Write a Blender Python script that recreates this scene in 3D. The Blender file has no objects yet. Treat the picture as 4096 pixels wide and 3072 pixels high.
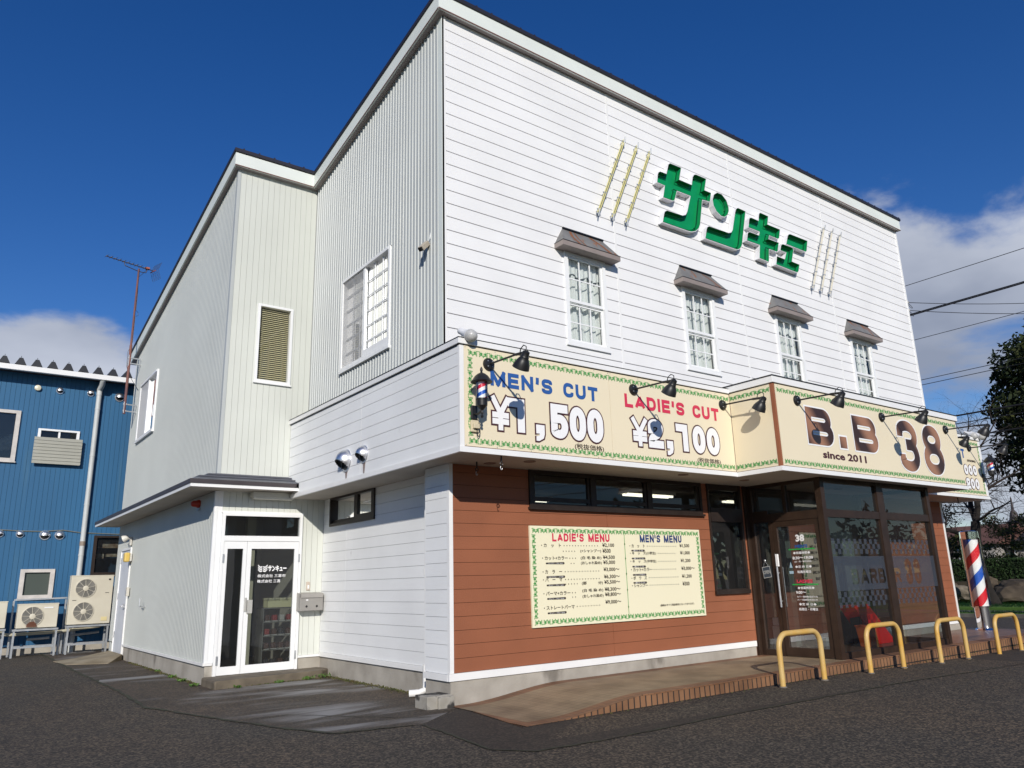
import bpy, math, random
import numpy as np
from mathutils import Vector, Matrix
from mathutils.geometry import tessellate_polygon

sc = bpy.context.scene
col = sc.collection
R = math.radians

# ------------------------------------------------------------------ camera
def make_camera():
    yaw, pitch, roll = R(53.2), R(14.601), R(1.6185)
    f = Vector((math.cos(yaw)*math.cos(pitch), math.sin(yaw)*math.cos(pitch), math.sin(pitch)))
    r = f.cross(Vector((0, 0, 1))).normalized()
    d = f.cross(r)
    c, s = math.cos(roll), math.sin(roll)
    r2 = r*c + d*s
    d2 = d*c - r*s
    cam = bpy.data.cameras.new('camera')
    cam.sensor_width = 36.0
    cam.lens = 3034.2/4096*36.0
    cam.clip_start = 0.05
    cam.clip_end = 3000
    o = bpy.data.objects.new('camera', cam)
    col.objects.link(o)
    u, b = -d2, -f
    o.matrix_world = Matrix(((r2.x, u.x, b.x, 0), (r2.y, u.y, b.y, 0), (r2.z, u.z, b.z, 1.5), (0, 0, 0, 1)))
    sc.camera = o
make_camera()

# ------------------------------------------------------------------ light
SUN_DIR = Vector((0.591, 0.93, -0.486)).normalized()      # direction the light travels
sun = bpy.data.lights.new('sun', 'SUN')
sun.energy = 4.25
sun.angle = R(0.53)
sun.color = (1.0, 0.94, 0.85)
so = bpy.data.objects.new('sun', sun)
col.objects.link(so)
so.rotation_euler = SUN_DIR.to_track_quat('-Z', 'Y').to_euler()
sc.view_settings.view_transform = 'Standard'
sc.view_settings.look = 'None'
sc.view_settings.exposure = 0.0
sc.view_settings.gamma = 1.0

def make_world():
    w = bpy.data.worlds.new('World')
    sc.world = w
    w.use_nodes = True
    nt = w.node_tree
    N, L = nt.nodes, nt.links
    bg = N['Background']
    bg.inputs[1].default_value = 0.075
    sky = N.new('ShaderNodeTexSky')
    sky.sky_type = 'NISHITA'
    sky.sun_disc = False
    sky.sun_elevation = R(23.8)
    sky.sun_rotation = R(212.4)
    sky.air_density = 1.0
    sky.dust_density = 0.0
    sky.ozone_density = 3.5
    hsv = N.new('ShaderNodeHueSaturation')
    hsv.inputs['Hue'].default_value = 0.516
    hsv.inputs['Saturation'].default_value = 1.30
    hsv.inputs['Value'].default_value = 1.30
    L.new(sky.outputs[0], hsv.inputs['Color'])
    tc = N.new('ShaderNodeTexCoord')
    def math_(op, a, b=None, c=None):
        n = N.new('ShaderNodeMath'); n.operation = op
        for i, v in enumerate((a, b, c)):
            if v is None: continue
            if isinstance(v, (int, float)): n.inputs[i].default_value = v
            else: L.new(v, n.inputs[i])
        return n.outputs[0]
    sep = N.new('ShaderNodeSeparateXYZ')
    L.new(tc.outputs['Generated'], sep.inputs[0])
    zc = math_('MAXIMUM', sep.outputs['Z'], 0.0)
    mp = N.new('ShaderNodeMapping')
    mp.inputs['Scale'].default_value = (1, 1, 1.9)
    mp.inputs['Location'].default_value = (3.1, 1.7, 0.4)
    L.new(tc.outputs['Generated'], mp.inputs['Vector'])
    n1 = N.new('ShaderNodeTexNoise')
    n1.inputs['Scale'].default_value = 4.6
    n1.inputs['Detail'].default_value = 9
    n1.inputs['Roughness'].default_value = 0.56
    n1.inputs['Distortion'].default_value = 0.25
    L.new(mp.outputs[0], n1.inputs['Vector'])
    # banks of cloud stand low in two parts of the sky
    def lobe(v, a, b):
        dp = N.new('ShaderNodeVectorMath'); dp.operation = 'DOT_PRODUCT'
        L.new(tc.outputs['Generated'], dp.inputs[0]); dp.inputs[1].default_value = v
        mr = N.new('ShaderNodeMapRange'); mr.interpolation_type = 'SMOOTHSTEP'
        L.new(dp.outputs['Value'], mr.inputs[0])
        mr.inputs[1].default_value = a; mr.inputs[2].default_value = b
        return mr.outputs[0]
    lr = lobe((0.905, 0.345, 0.25), 0.955, 0.995)
    ll = lobe((0.10, 0.985, 0.14), 0.975, 0.998)
    low = N.new('ShaderNodeMapRange'); low.interpolation_type = 'SMOOTHSTEP'
    L.new(zc, low.inputs[0])
    low.inputs[1].default_value = 0.40; low.inputs[2].default_value = 0.05
    bias = math_('ADD', math_('MULTIPLY', math_('MAXIMUM', lr, ll), 0.38), math_('MULTIPLY', low.outputs[0], 0.14))
    cov = math_('ADD', n1.outputs[0], math_('SUBTRACT', bias, 0.30))
    mr = N.new('ShaderNodeMapRange'); mr.interpolation_type = 'SMOOTHSTEP'
    L.new(cov, mr.inputs[0])
    mr.inputs[1].default_value = 0.42; mr.inputs[2].default_value = 0.62
    mr.inputs[4].default_value = 0.93
    n2 = N.new('ShaderNodeTexNoise')
    n2.inputs['Scale'].default_value = 3.0
    n2.inputs['Detail'].default_value = 5
    L.new(mp.outputs[0], n2.inputs['Vector'])
    ramp = N.new('ShaderNodeValToRGB')
    ramp.color_ramp.elements[0].position = 0.36; ramp.color_ramp.elements[0].color = (3.9, 4.4, 5.6, 1)
    ramp.color_ramp.elements[1].position = 0.64; ramp.color_ramp.elements[1].color = (7.6, 8.1, 9.3, 1)
    L.new(math_('ADD', n2.outputs[0], math_('MULTIPLY', ll, 0.12)), ramp.inputs[0])
    mix = N.new('ShaderNodeMix'); mix.data_type = 'RGBA'
    L.new(mr.outputs[0], mix.inputs[0])
    L.new(hsv.outputs[0], mix.inputs[6]); L.new(ramp.outputs[0], mix.inputs[7])
    L.new(mix.outputs[2], bg.inputs[0])
make_world()

# ------------------------------------------------------------------ materials
_m = {}
def mat(name, c, rough=0.7, metal=0.0, var=0.0, vscale=3.0, bump=0.0, bscale=40.0, spec=0.5, c2=None, stretch=None, dirt=None, emit=None, coat=0.0):
    """plain surface: base colour with noise variation and a little relief"""
    if name in _m: return _m[name]
    m = bpy.data.materials.new(name); m.use_nodes = True
    nt = m.node_tree; N, L = nt.nodes, nt.links
    b = N['Principled BSDF']
    b.inputs['Base Color'].default_value = (*c, 1)
    b.inputs['Roughness'].default_value = rough
    b.inputs['Metallic'].default_value = metal
    b.inputs['Specular IOR Level'].default_value = spec
    if coat: b.inputs['Coat Weight'].default_value = coat
    if emit:
        b.inputs['Emission Color'].default_value = (*emit[:3], 1); b.inputs['Emission Strength'].default_value = emit[3]
    tc = None
    def coord(scale, st=None):
        nonlocal tc
        if tc is None: tc = N.new('ShaderNodeNewGeometry')
        n = N.new('ShaderNodeTexNoise'); n.inputs['Scale'].default_value = scale; n.inputs['Detail'].default_value = 6
        if st:
            mp = N.new('ShaderNodeMapping'); mp.inputs['Scale'].default_value = st
            L.new(tc.outputs['Position'], mp.inputs[0]); L.new(mp.outputs[0], n.inputs['Vector'])
        else: L.new(tc.outputs['Position'], n.inputs['Vector'])
        return n.outputs[0]
    last = None
    if var or c2:
        n = coord(vscale, stretch)
        r = N.new('ShaderNodeValToRGB')
        r.color_ramp.elements[0].position = 0.34; r.color_ramp.elements[1].position = 0.68
        lo = c2 if c2 else tuple(x*(1-var) for x in c)
        hi = c if c2 else tuple(min(1, x*(1+var*0.5)) for x in c)
        r.color_ramp.elements[0].color = (*lo, 1); r.color_ramp.elements[1].color = (*hi, 1)
        L.new(n, r.inputs[0]); last = r.outputs[0]
    if dirt:   # (colour, scale, stretch, lo, hi): stains with a shape of their own
        n = coord(dirt[1], dirt[2])
        mr = N.new('ShaderNodeMapRange'); mr.interpolation_type = 'SMOOTHSTEP'
        L.new(n, mr.inputs[0]); mr.inputs[1].default_value = dirt[3]; mr.inputs[2].default_value = dirt[4]
        if len(dirt) > 5: mr.inputs[4].default_value = dirt[5]
        mx = N.new('ShaderNodeMix'); mx.data_type = 'RGBA'
        L.new(mr.outputs[0], mx.inputs[0])
        if last: L.new(last, mx.inputs[6])
        else: mx.inputs[6].default_value = (*c, 1)
        mx.inputs[7].default_value = (*dirt[0], 1); last = mx.outputs[2]
    if last: L.new(last, b.inputs['Base Color'])
    if bump:
        bp = N.new('ShaderNodeBump'); bp.inputs['Strength'].default_value = bump; bp.inputs['Distance'].default_value = 0.01
        L.new(coord(bscale), bp.inputs['Height']); L.new(bp.outputs[0], b.inputs['Normal'])
    _m[name] = m
    return m

def glass_mat(name, tint=(0.86, 0.9, 0.9), refl=(1, 1, 1), haze=0.0, ior=1.52):
    if name in _m: return _m[name]
    m = bpy.data.materials.new(name); m.use_nodes = True
    nt = m.node_tree; N, L = nt.nodes, nt.links
    N.remove(N['Principled BSDF'])
    t = N.new('ShaderNodeBsdfTransparent'); t.inputs[0].default_value = (*tint, 1)
    g = N.new('ShaderNodeBsdfGlossy'); g.inputs['Roughness'].default_value = 0.004; g.inputs[0].default_value = (*refl, 1)
    f = N.new('ShaderNodeFresnel'); f.inputs[0].default_value = ior
    mx = N.new('ShaderNodeMixShader')
    L.new(f.outputs[0], mx.inputs[0]); L.new(t.outputs[0], mx.inputs[1]); L.new(g.outputs[0], mx.inputs[2])
    # gently uneven panes
    geo = N.new('ShaderNodeNewGeometry'); n = N.new('ShaderNodeTexNoise'); n.inputs['Scale'].default_value = 1.4
    L.new(geo.outputs['Position'], n.inputs['Vector'])
    bp = N.new('ShaderNodeBump'); bp.inputs['Strength'].default_value = 0.05; bp.inputs['Distance'].default_value = 0.02
    L.new(n.outputs[0], bp.inputs['Height']); L.new(bp.outputs[0], g.inputs['Normal'])
    out = mx.outputs[0]
    if haze:
        d = N.new('ShaderNodeBsdfDiffuse'); d.inputs[0].default_value = (0.5, 0.52, 0.55, 1)
        m2 = N.new('ShaderNodeMixShader'); m2.inputs[0].default_value = haze
        L.new(out, m2.inputs[1]); L.new(d.outputs[0], m2.inputs[2]); out = m2.outputs[0]
    L.new(out, N['Material Output'].inputs[0])
    _m[name] = m
    return m

def film_mat(name, c, alpha):
    if name in _m: return _m[name]
    m = bpy.data.materials.new(name); m.use_nodes = True
    nt = m.node_tree; N, L = nt.nodes, nt.links
    b = N['Principled BSDF']; b.inputs['Base Color'].default_value = (*c, 1); b.inputs['Roughness'].default_value = 0.6
    b.inputs['Alpha'].default_value = alpha
    _m[name] = m
    return m

def asphalt_mat(name, c, c2, grain=0.55, patchy=0.35, bump=0.6, streak=None, rough=0.85):
    m = bpy.data.materials.new(name); m.use_nodes = True
    nt = m.node_tree; N, L = nt.nodes, nt.links
    b = N['Principled BSDF']; b.inputs['Roughness'].default_value = rough
    geo = N.new('ShaderNodeNewGeometry')
    def noise(scale, det=5, st=None, dist=0.0):
        n = N.new('ShaderNodeTexNoise'); n.inputs['Scale'].default_value = scale; n.inputs['Detail'].default_value = det
        n.inputs['Distortion'].default_value = dist
        if st:
            mp = N.new('ShaderNodeMapping'); mp.inputs['Scale'].default_value = st[:3]
            mp.inputs['Rotation'].default_value = (0, 0, st[3])
            L.new(geo.outputs['Position'], mp.inputs[0]); L.new(mp.outputs[0], n.inputs['Vector'])
        else: L.new(geo.outputs['Position'], n.inputs['Vector'])
        return n.outputs[0]
    def mixc(fac, a, bb, blend='MIX'):
        mx = N.new('ShaderNodeMix'); mx.data_type = 'RGBA'; mx.blend_type = blend
        if isinstance(fac, float): mx.inputs[0].default_value = fac
        else: L.new(fac, mx.inputs[0])
        for i, v in ((6, a), (7, bb)):
            if isinstance(v, tuple): mx.inputs[i].default_value = (*v, 1)
            else: L.new(v, mx.inputs[i])
        return mx.outputs[2]
    def rng(v, a, bb, lo=0.0, hi=1.0):
        mr = N.new('ShaderNodeMapRange'); mr.interpolation_type = 'SMOOTHSTEP'; L.new(v, mr.inputs[0])
        mr.inputs[1].default_value = a; mr.inputs[2].default_value = bb; mr.inputs[3].default_value = lo; mr.inputs[4].default_value = hi
        return mr.outputs[0]
    base = mixc(rng(noise(0.35, 6, dist=0.6), 0.35, 0.65), c, c2)
    base = mixc(rng(noise(2.6, 6), 0.4, 0.75, 0, patchy), base, tuple(x*0.62 for x in c2))
    vor = N.new('ShaderNodeTexVoronoi'); vor.inputs['Scale'].default_value = 52; L.new(geo.outputs['Position'], vor.inputs['Vector'])
    sepc = N.new('ShaderNodeSeparateColor'); L.new(vor.outputs['Color'], sepc.inputs[0])
    stone = mixc(rng(sepc.outputs[0], 0.35, 0.98), (0.45, 0.43, 0.41), (3.4, 3.1, 2.7))
    base = mixc(grain, base, stone, 'MULTIPLY')
    if streak:
        s = rng(noise(streak[1], 4, streak[2], 0.8), streak[3], streak[4], 0, streak[5])
        s2 = rng(noise(0.55, 3), 0.42, 0.6)
        mm = N.new('ShaderNodeMath'); mm.operation = 'MULTIPLY'; L.new(s, mm.inputs[0]); L.new(s2, mm.inputs[1])
        base = mixc(mm.outputs[0], base, streak[0])
    L.new(base, b.inputs['Base Color'])
    bp = N.new('ShaderNodeBump'); bp.inputs['Strength'].default_value = bump; bp.inputs['Distance'].default_value = 0.006
    L.new(vor.outputs['Distance'], bp.inputs['Height']); L.new(bp.outputs[0], b.inputs['Normal'])
    _m[name] = m
    return m

def tile_mat(name, c1, c2, mortar, sx, sy, offset=0.0, rough=0.6, msize=0.03, map_=None):
    m = bpy.data.materials.new(name); m.use_nodes = True
    nt = m.node_tree; N, L = nt.nodes, nt.links
    b = N['Principled BSDF']; b.inputs['Roughness'].default_value = rough
    geo = N.new('ShaderNodeNewGeometry')
    v = geo.outputs['Position']
    if map_:   # take x,z instead of x,y
        sp = N.new('ShaderNodeSeparateXYZ'); L.new(v, sp.inputs[0])
        cb = N.new('ShaderNodeCombineXYZ'); L.new(sp.outputs['X'], cb.inputs[0]); L.new(sp.outputs['Z'], cb.inputs[1]); v = cb.outputs[0]
    br = N.new('ShaderNodeTexBrick'); br.offset = offset; br.squash = 1
    br.inputs['Scale'].default_value = 1; br.inputs['Brick Width'].default_value = sx; br.inputs['Row Height'].default_value = sy
    br.inputs['Mortar Size'].default_value = msize; br.inputs['Mortar Smooth'].default_value = 0.1
    br.inputs['Color1'].default_value = (*c1, 1); br.inputs['Color2'].default_value = (*c2, 1); br.inputs['Mortar'].default_value = (*mortar, 1)
    L.new(v, br.inputs['Vector'])
    n = N.new('ShaderNodeTexNoise'); n.inputs['Scale'].default_value = 2.2; n.inputs['Detail'].default_value = 7
    L.new(geo.outputs['Position'], n.inputs['Vector'])
    mx = N.new('ShaderNodeMix'); mx.data_type = 'RGBA'; mx.blend_type = 'MULTIPLY'; mx.inputs[0].default_value = 0.75
    r = N.new('ShaderNodeValToRGB'); r.color_ramp.elements[0].position = 0.3; r.color_ramp.elements[0].color = (0.5, 0.48, 0.46, 1)
    r.color_ramp.elements[1].position = 0.62; r.color_ramp.elements[1].color = (1.1, 1.1, 1.1, 1)
    L.new(n.outputs[0], r.inputs[0]); L.new(br.outputs[0], mx.inputs[6]); L.new(r.outputs[0], mx.inputs[7])
    L.new(mx.outputs[2], b.inputs['Base Color'])
    bp = N.new('ShaderNodeBump'); bp.inputs['Strength'].default_value = 0.5; bp.inputs['Distance'].default_value = 0.004; bp.invert = True
    L.new(br.outputs['Fac'], bp.inputs['Height']); L.new(bp.outputs[0], b.inputs['Normal'])
    _m[name] = m
    return m

# ------------------------------------------------------------------ mesh building
ORG = {}
def origin(o):
    return ORG.get(o.name, Vector((0, 0, 0)))

class MB:
    def __init__(s): s.v = []; s.f = []; s.smooth = False
    def quad(s, *p):
        i = len(s.v); s.v += [tuple(q) for q in p]; s.f.append(tuple(range(i, i+len(p))))
    def box(s, x0, x1, y0, y1, z0, z1):
        i = len(s.v)
        s.v += [(x0,y0,z0),(x1,y0,z0),(x1,y1,z0),(x0,y1,z0),(x0,y0,z1),(x1,y0,z1),(x1,y1,z1),(x0,y1,z1)]
        s.f += [tuple(i+k for k in q) for q in ((0,3,2,1),(4,5,6,7),(0,1,5,4),(1,2,6,5),(2,3,7,6),(3,0,4,7))]
        return s
    def beam(s, a, b, w, h, up=(0,0,1)):
        a, b = Vector(a), Vector(b); d = (b-a).normalized(); u = Vector(up)
        if abs(d.dot(u)) > .99: u = Vector((1,0,0))
        r = d.cross(u).normalized(); u = r.cross(d)
        i = len(s.v)
        for p in (a, b):
            for sx, sz in ((-1,-1),(1,-1),(1,1),(-1,1)): s.v.append(tuple(p + r*(sx*w/2) + u*(sz*h/2)))
        s.f += [tuple(i+k for k in q) for q in ((0,1,2,3),(7,6,5,4),(0,4,5,1),(1,5,6,2),(2,6,7,3),(3,7,4,0))]
        return s
    def tube(s, pts, r, n=8, closed=False, cap=True):
        pts = [Vector(p) for p in pts]; m = len(pts)
        rr = r if isinstance(r, (list, tuple)) else [r]*m
        base = len(s.v); prev = None
        for k in range(m):
            if closed: t = (pts[(k+1)%m]-pts[k-1]).normalized()
            else: t = (pts[min(k+1,m-1)]-pts[max(k-1,0)]).normalized()
            if prev is None:
                a = Vector((0,0,1)) if abs(t.z) < .9 else Vector((1,0,0))
                x = t.cross(a).normalized()
            else: x = (prev - t*prev.dot(t)).normalized()
            prev = x; y = t.cross(x)
            for j in range(n):
                an = 2*math.pi*j/n
                s.v.append(tuple(pts[k] + (x*math.cos(an)+y*math.sin(an))*rr[k]))
        for k in range(m if closed else m-1):
            k2 = (k+1) % m
            for j in range(n):
                j2 = (j+1) % n
                s.f.append((base+k*n+j, base+k*n+j2, base+k2*n+j2, base+k2*n+j))
        if cap and not closed:
            s.f.append(tuple(base+j for j in reversed(range(n))))
            s.f.append(tuple(base+(m-1)*n+j for j in range(n)))
        return s
    def lathe(s, prof, org=(0,0,0), axis=(0,0,1), n=20, cap=True, a0=0.0, a1=2*math.pi):
        ax = Vector(axis).normalized(); o = Vector(org)
        a = Vector((1,0,0)) if abs(ax.x) < .9 else Vector((0,1,0))
        x = (a - ax*a.dot(ax)).normalized(); y = ax.cross(x)
        base = len(s.v); full = abs(a1-a0-2*math.pi) < 1e-6; nn = n if full else n+1
        for (r, h) in prof:
            for j in range(nn):
                an = a0+(a1-a0)*j/n
                s.v.append(tuple(o + ax*h + (x*math.cos(an)+y*math.sin(an))*r))
        for k in range(len(prof)-1):
            for j in range(n):
                j2 = (j+1) % nn
                s.f.append((base+k*nn+j, base+k*nn+j2, base+(k+1)*nn+j2, base+(k+1)*nn+j))
        if cap and full:
            if prof[0][0] > 1e-4: s.f.append(tuple(base+j for j in reversed(range(n))))
            if prof[-1][0] > 1e-4: s.f.append(tuple(base+(len(prof)-1)*nn+j for j in range(n)))
        return s
    def prism(s, poly, f0, f1):
        """poly: list of 2D points, f0 / f1 map them to the near and far face"""
        n = len(poly); i = len(s.v)
        s.v += [tuple(f0(p)) for p in poly] + [tuple(f1(p)) for p in poly]
        for t in tessellate_polygon([[Vector((p[0], p[1], 0)) for p in poly]]):
            s.f.append(tuple(i+k for k in t)); s.f.append(tuple(i+n+k for k in reversed(t)))
        for k in range(n):
            k2 = (k+1) % n
            s.f.append((i+k, i+n+k, i+n+k2, i+k2))
        return s
    def face(s, poly, fn):
        i = len(s.v); s.v += [tuple(fn(p)) for p in poly]
        for t in tessellate_polygon([[Vector((p[0], p[1], 0)) for p in poly]]): s.f.append(tuple(i+k for k in t))
        return s
    def build(s, name, material, parent=None, smooth=False, bevel=0.0, local=False, label=None):
        me = bpy.data.meshes.new(name)
        off = Vector((0,0,0)) if (parent is None or local) else origin(parent)
        me.from_pydata([tuple(Vector(v)-off) for v in s.v], [], s.f)
        me.validate(); me.update()
        if material: me.materials.append(material)
        if smooth:
            me.polygons.foreach_set('use_smooth', [True]*len(me.polygons))
        o = bpy.data.objects.new(name, me); col.objects.link(o)
        if parent is not None:
            o.parent = parent; ORG[o.name] = off
        if smooth:
            md = o.modifiers.new('edges', 'EDGE_SPLIT'); md.split_angle = R(38)
        if bevel:
            md = o.modifiers.new('bevel', 'BEVEL'); md.width = bevel; md.segments = 2; md.limit_method = 'ANGLE'; md.angle_limit = R(40)
        if label: o['label'] = label
        return o

def build_each(mb, name, material, parent, tol=.03, **k):
    """one object for every separate piece collected in mb"""
    V = np.array(mb.v); par = list(range(len(mb.v)))
    def find(a):
        while par[a] != a: par[a] = par[par[a]]; a = par[a]
        return a
    for f in mb.f:
        for v in f[1:]: par[find(v)] = find(f[0])
    comp = {}
    for v in range(len(par)): comp.setdefault(find(v), []).append(v)
    groups = list(comp.values())
    while True:
        lo = np.array([V[g].min(0) for g in groups])-tol/2; hi = np.array([V[g].max(0) for g in groups])+tol/2
        n = len(groups); ov = ((lo[:,None] <= hi[None]) & (lo[None] <= hi[:,None])).all(2)
        lab = np.arange(n)
        while True:
            new = np.where(ov, lab[None], n).min(1)
            if (new == lab).all(): break
            lab = new
        if len(set(lab)) == n: break
        groups = [sum((groups[k] for k in np.nonzero(lab == l)[0]), []) for l in sorted(set(lab))]
    bb = [(g, 0, 0) for g in groups]
    out = []
    for ids, _, _ in bb:
        s = set(ids); order = {v: n for n, v in enumerate(ids)}; m2 = MB()
        m2.v = [mb.v[v] for v in ids]; m2.f = [tuple(order[v] for v in f) for f in mb.f if f[0] in s]
        out.append(m2.build(name, material, parent, **k))
    return out

def thing(name, label, cat, loc=(0,0,0), group=None, rotz=0.0):
    o = bpy.data.objects.new(name, None); col.objects.link(o)
    o.empty_display_size = 0.2
    o.location = loc; o.rotation_euler = (0,0,rotz); ORG[o.name] = Vector(loc)
    return tag(o, label, cat, group)
def tag(o, label, cat, group=None):
    o['label'] = label; o['category'] = cat
    if group: o['group'] = group
    return o
def struct(o):
    o['kind'] = 'structure'; return o
def copy_tree(o, parent=None):
    c = o.copy(); col.objects.link(c)
    if parent is not None: c.parent = parent
    for ch in list(o.children): copy_tree(ch, c)
    return c
def place(proto, used, loc, label, rotz=0.0, group=None):
    """the first place takes the thing itself, later ones a copy of it and its parts"""
    o = proto if not used else copy_tree(proto)
    used.append(o); o.location = loc; o.rotation_euler = (0,0,rotz); o['label'] = label
    if group: o['group'] = group
    return o

# ------------------------------------------------------------------ walls
def cut(u0, u1, holes):
    segs = [(u0, u1)]
    for a, b in holes:
        nxt = []
        for s0, s1 in segs:
            if b <= s0 or a >= s1: nxt.append((s0, s1)); continue
            if a > s0: nxt.append((s0, a))
            if b < s1: nxt.append((b, s1))
        segs = nxt
    return segs
def slab(mb, axis, p, d, u0, u1, v0, v1):
    if u1-u0 < 1e-4 or v1-v0 < 1e-4: return
    if axis == 'y': mb.box(u0, u1, p, p+d, v0, v1)
    else: mb.box(p, p+d, u0, u1, v0, v1)
def boards(mb, axis, p, u0, u1, lines, holes=(), gap=0.006, d=0.014, seams=()):
    """horizontal siding: lines are the joint heights, seams vertical joints, holes = (u0,u1,v0,v1)"""
    us = [u0] + [s for s in seams if u0 < s < u1] + [u1]
    for va, vb in zip(lines[:-1], lines[1:]):
        a, b = va+gap/2, vb-gap/2
        cuts = sorted({a, b} | {h[2] for h in holes if a < h[2] < b} | {h[3] for h in holes if a < h[3] < b})
        for c0, c1 in zip(cuts[:-1], cuts[1:]):
            hs = [(h[0], h[1]) for h in holes if h[2] < c1-1e-5 and h[3] > c0+1e-5]
            for ua, ub in zip(us[:-1], us[1:]):
                g0 = 0.003 if ua != u0 else 0; g1 = 0.003 if ub != u1 else 0
                for s0, s1 in cut(ua+g0, ub-g1, hs): slab(mb, axis, p, d, s0, s1, c0, c1)
def backing(mb, axis, p, d, u0, u1, v0, v1, holes=()):
    cuts = sorted({v0, v1} | {h[2] for h in holes if v0 < h[2] < v1} | {h[3] for h in holes if v0 < h[3] < v1})
    for c0, c1 in zip(cuts[:-1], cuts[1:]):
        hs = [(h[0], h[1]) for h in holes if h[2] < c1-1e-5 and h[3] > c0+1e-5]
        for s0, s1 in cut(u0, u1, hs): slab(mb, axis, p, d, s0, s1, c0, c1)
def strips(mb, axis, p, u0, u1, v0, vtop, pitch, holes=(), rib=None, gap=0.0, d=0.02):
    """vertical metal cladding; vtop is a function of u; rib=(width,height) or flush boards with a gap"""
    n = max(1, round((u1-u0)/pitch)); w = (u1-u0)/n
    for k in range(n):
        a, b = u0+k*w, u0+(k+1)*w; mid = (a+b)/2
        top = vtop(mid)
        es = sorted({a, b} | {h[0] for h in holes if a < h[0] < b} | {h[1] for h in holes if a < h[1] < b})
        for e0, e1 in zip(es[:-1], es[1:]):
            hs = [(h[2], h[3]) for h in holes if h[0] < e1-1e-5 and h[1] > e0+1e-5]
            for s0, s1 in cut(v0, top, hs): slab(mb, axis, p, d, e0+(gap/2 if e0 == a else 0), e1-(gap/2 if e1 == b else 0), s0, s1)
        if rib:
            hs = [(h[2], h[3]) for h in holes if h[0] < a+rib[0]*2 and h[1] > a]
            r0, r1 = a+0.004, a+0.004+rib[0]
            for s0, s1 in cut(v0, top, hs):
                q = rib[1]
                P = lambda u, dep, v: (u, p-dep, v) if axis == 'y' else (p-dep, u, v)
                ch = rib[0]*0.25
                for (ua, da), (ub, db) in (((r0, 0), (r0+ch, q)), ((r0+ch, q), (r1-ch, q)), ((r1-ch, q), (r1, 0))):
                    mb.quad(P(ua, da, s0), P(ub, db, s0), P(ub, db, s1), P(ua, da, s1))

# ------------------------------------------------------------------ lettering
GL = {
 'M': (.95, [(0, [(0,0),(0,1)]), (0, [(1,0),(1,1)]), (0, [(0,1),(.5,0.02)]), (0, [(1,1),(.5,0.02)])]),
 'E': (.72, [(0, [(1,1),(0,1),(0,0),(1,0)]), (0, [(0,.5),(.9,.5)])]),
 'N': (.8, [(0, [(0,0),(0,1)]), (0, [(1,0),(1,1)]), (0, [(0.02,1),(.98,0)])]),
 "'": (.24, [(0, [(.6,1),(.6,.86),(.2,.72)])]),
 'S': (.74, [(0, [(1,.72),(1,1,.24),(0,1,.24),(0,.52,.2),(1,.48,.2),(1,0,.24),(0,0,.24),(0,.28)])]),
 'C': (.74, [(0, [(1,.68),(1,1,.28),(0,1,.28),(0,0,.28),(1,0,.28),(1,.32)])]),
 'U': (.76, [(0, [(0,1),(0,0,.28),(1,0,.28),(1,1)])]),
 'T': (.74, [(0, [(0,1),(1,1)]), (0, [(.5,1),(.5,0)])]),
 'L': (.68, [(0, [(0,1),(0,0),(1,0)])]),
 'A': (.86, [(0, [(0,0),(.5,1)]), (0, [(1,0),(.5,1)]), (0, [(.22,.28),(.78,.28)])]),
 'D': (.78, [(1, [(0,0),(0,1),(1,1,.32),(1,0,.32)])]),
 'I': (.2, [(0, [(.5,0),(.5,1)])]),
 'B': (.78, [(1, [(0,.5),(0,1),(.94,1,.22),(.94,.5,.22)]), (1, [(0,0),(0,.5),(1,.5,.24),(1,0,.24)])]),
 'R': (.78, [(0, [(0,0),(0,1),(1,1,.24),(1,.47,.24),(0,.47)]), (0, [(.55,.47),(1,0)])]),
 '.': (.3, [(0, [(.5,0),(.5,.02)])]),
 ',': (.34, [(0, [(.6,.06),(.6,-.06),(.2,-.2)])]),
 ' ': (.45, []),
 '0': (.62, [(1, [(0,0,.3),(0,1,.3),(1,1,.3),(1,0,.3)])]),
 '1': (.5, [(0, [(0,.97),(.75,.97),(.75,0)])]),
 '2': (.62, [(0, [(0,.66),(0,1,.3),(1,1,.3),(1,.55,.2),(0,.24,.1),(0,0),(1,0)])]),
 '3': (.62, [(0, [(0,.72),(0,1,.3),(1,1,.3),(1,.54,.2),(.35,.54)]), (0, [(.35,.52),(1,.52,.22),(1,0,.3),(0,0,.3),(0,.28)])]),
 '5': (.62, [(0, [(1,1),(0,1),(0,.58),(1,.62,.25),(1,0,.3),(0,0,.3),(0,.24)])]),
 '8': (.64, [(1, [(.06,.53,.24),(.06,1,.24),(.94,1,.24),(.94,.53,.24)]), (1, [(0,0,.26),(0,.53,.26),(1,.53,.26),(1,0,.26)])]),
 '¥': (.78, [(0, [(0,1),(.5,.48)]), (0, [(1,1),(.5,.48)]), (0, [(.5,.5),(.5,0)]), (0, [(.1,.42),(.9,.42)]), (0, [(.1,.2),(.9,.2)])]),
}
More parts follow.
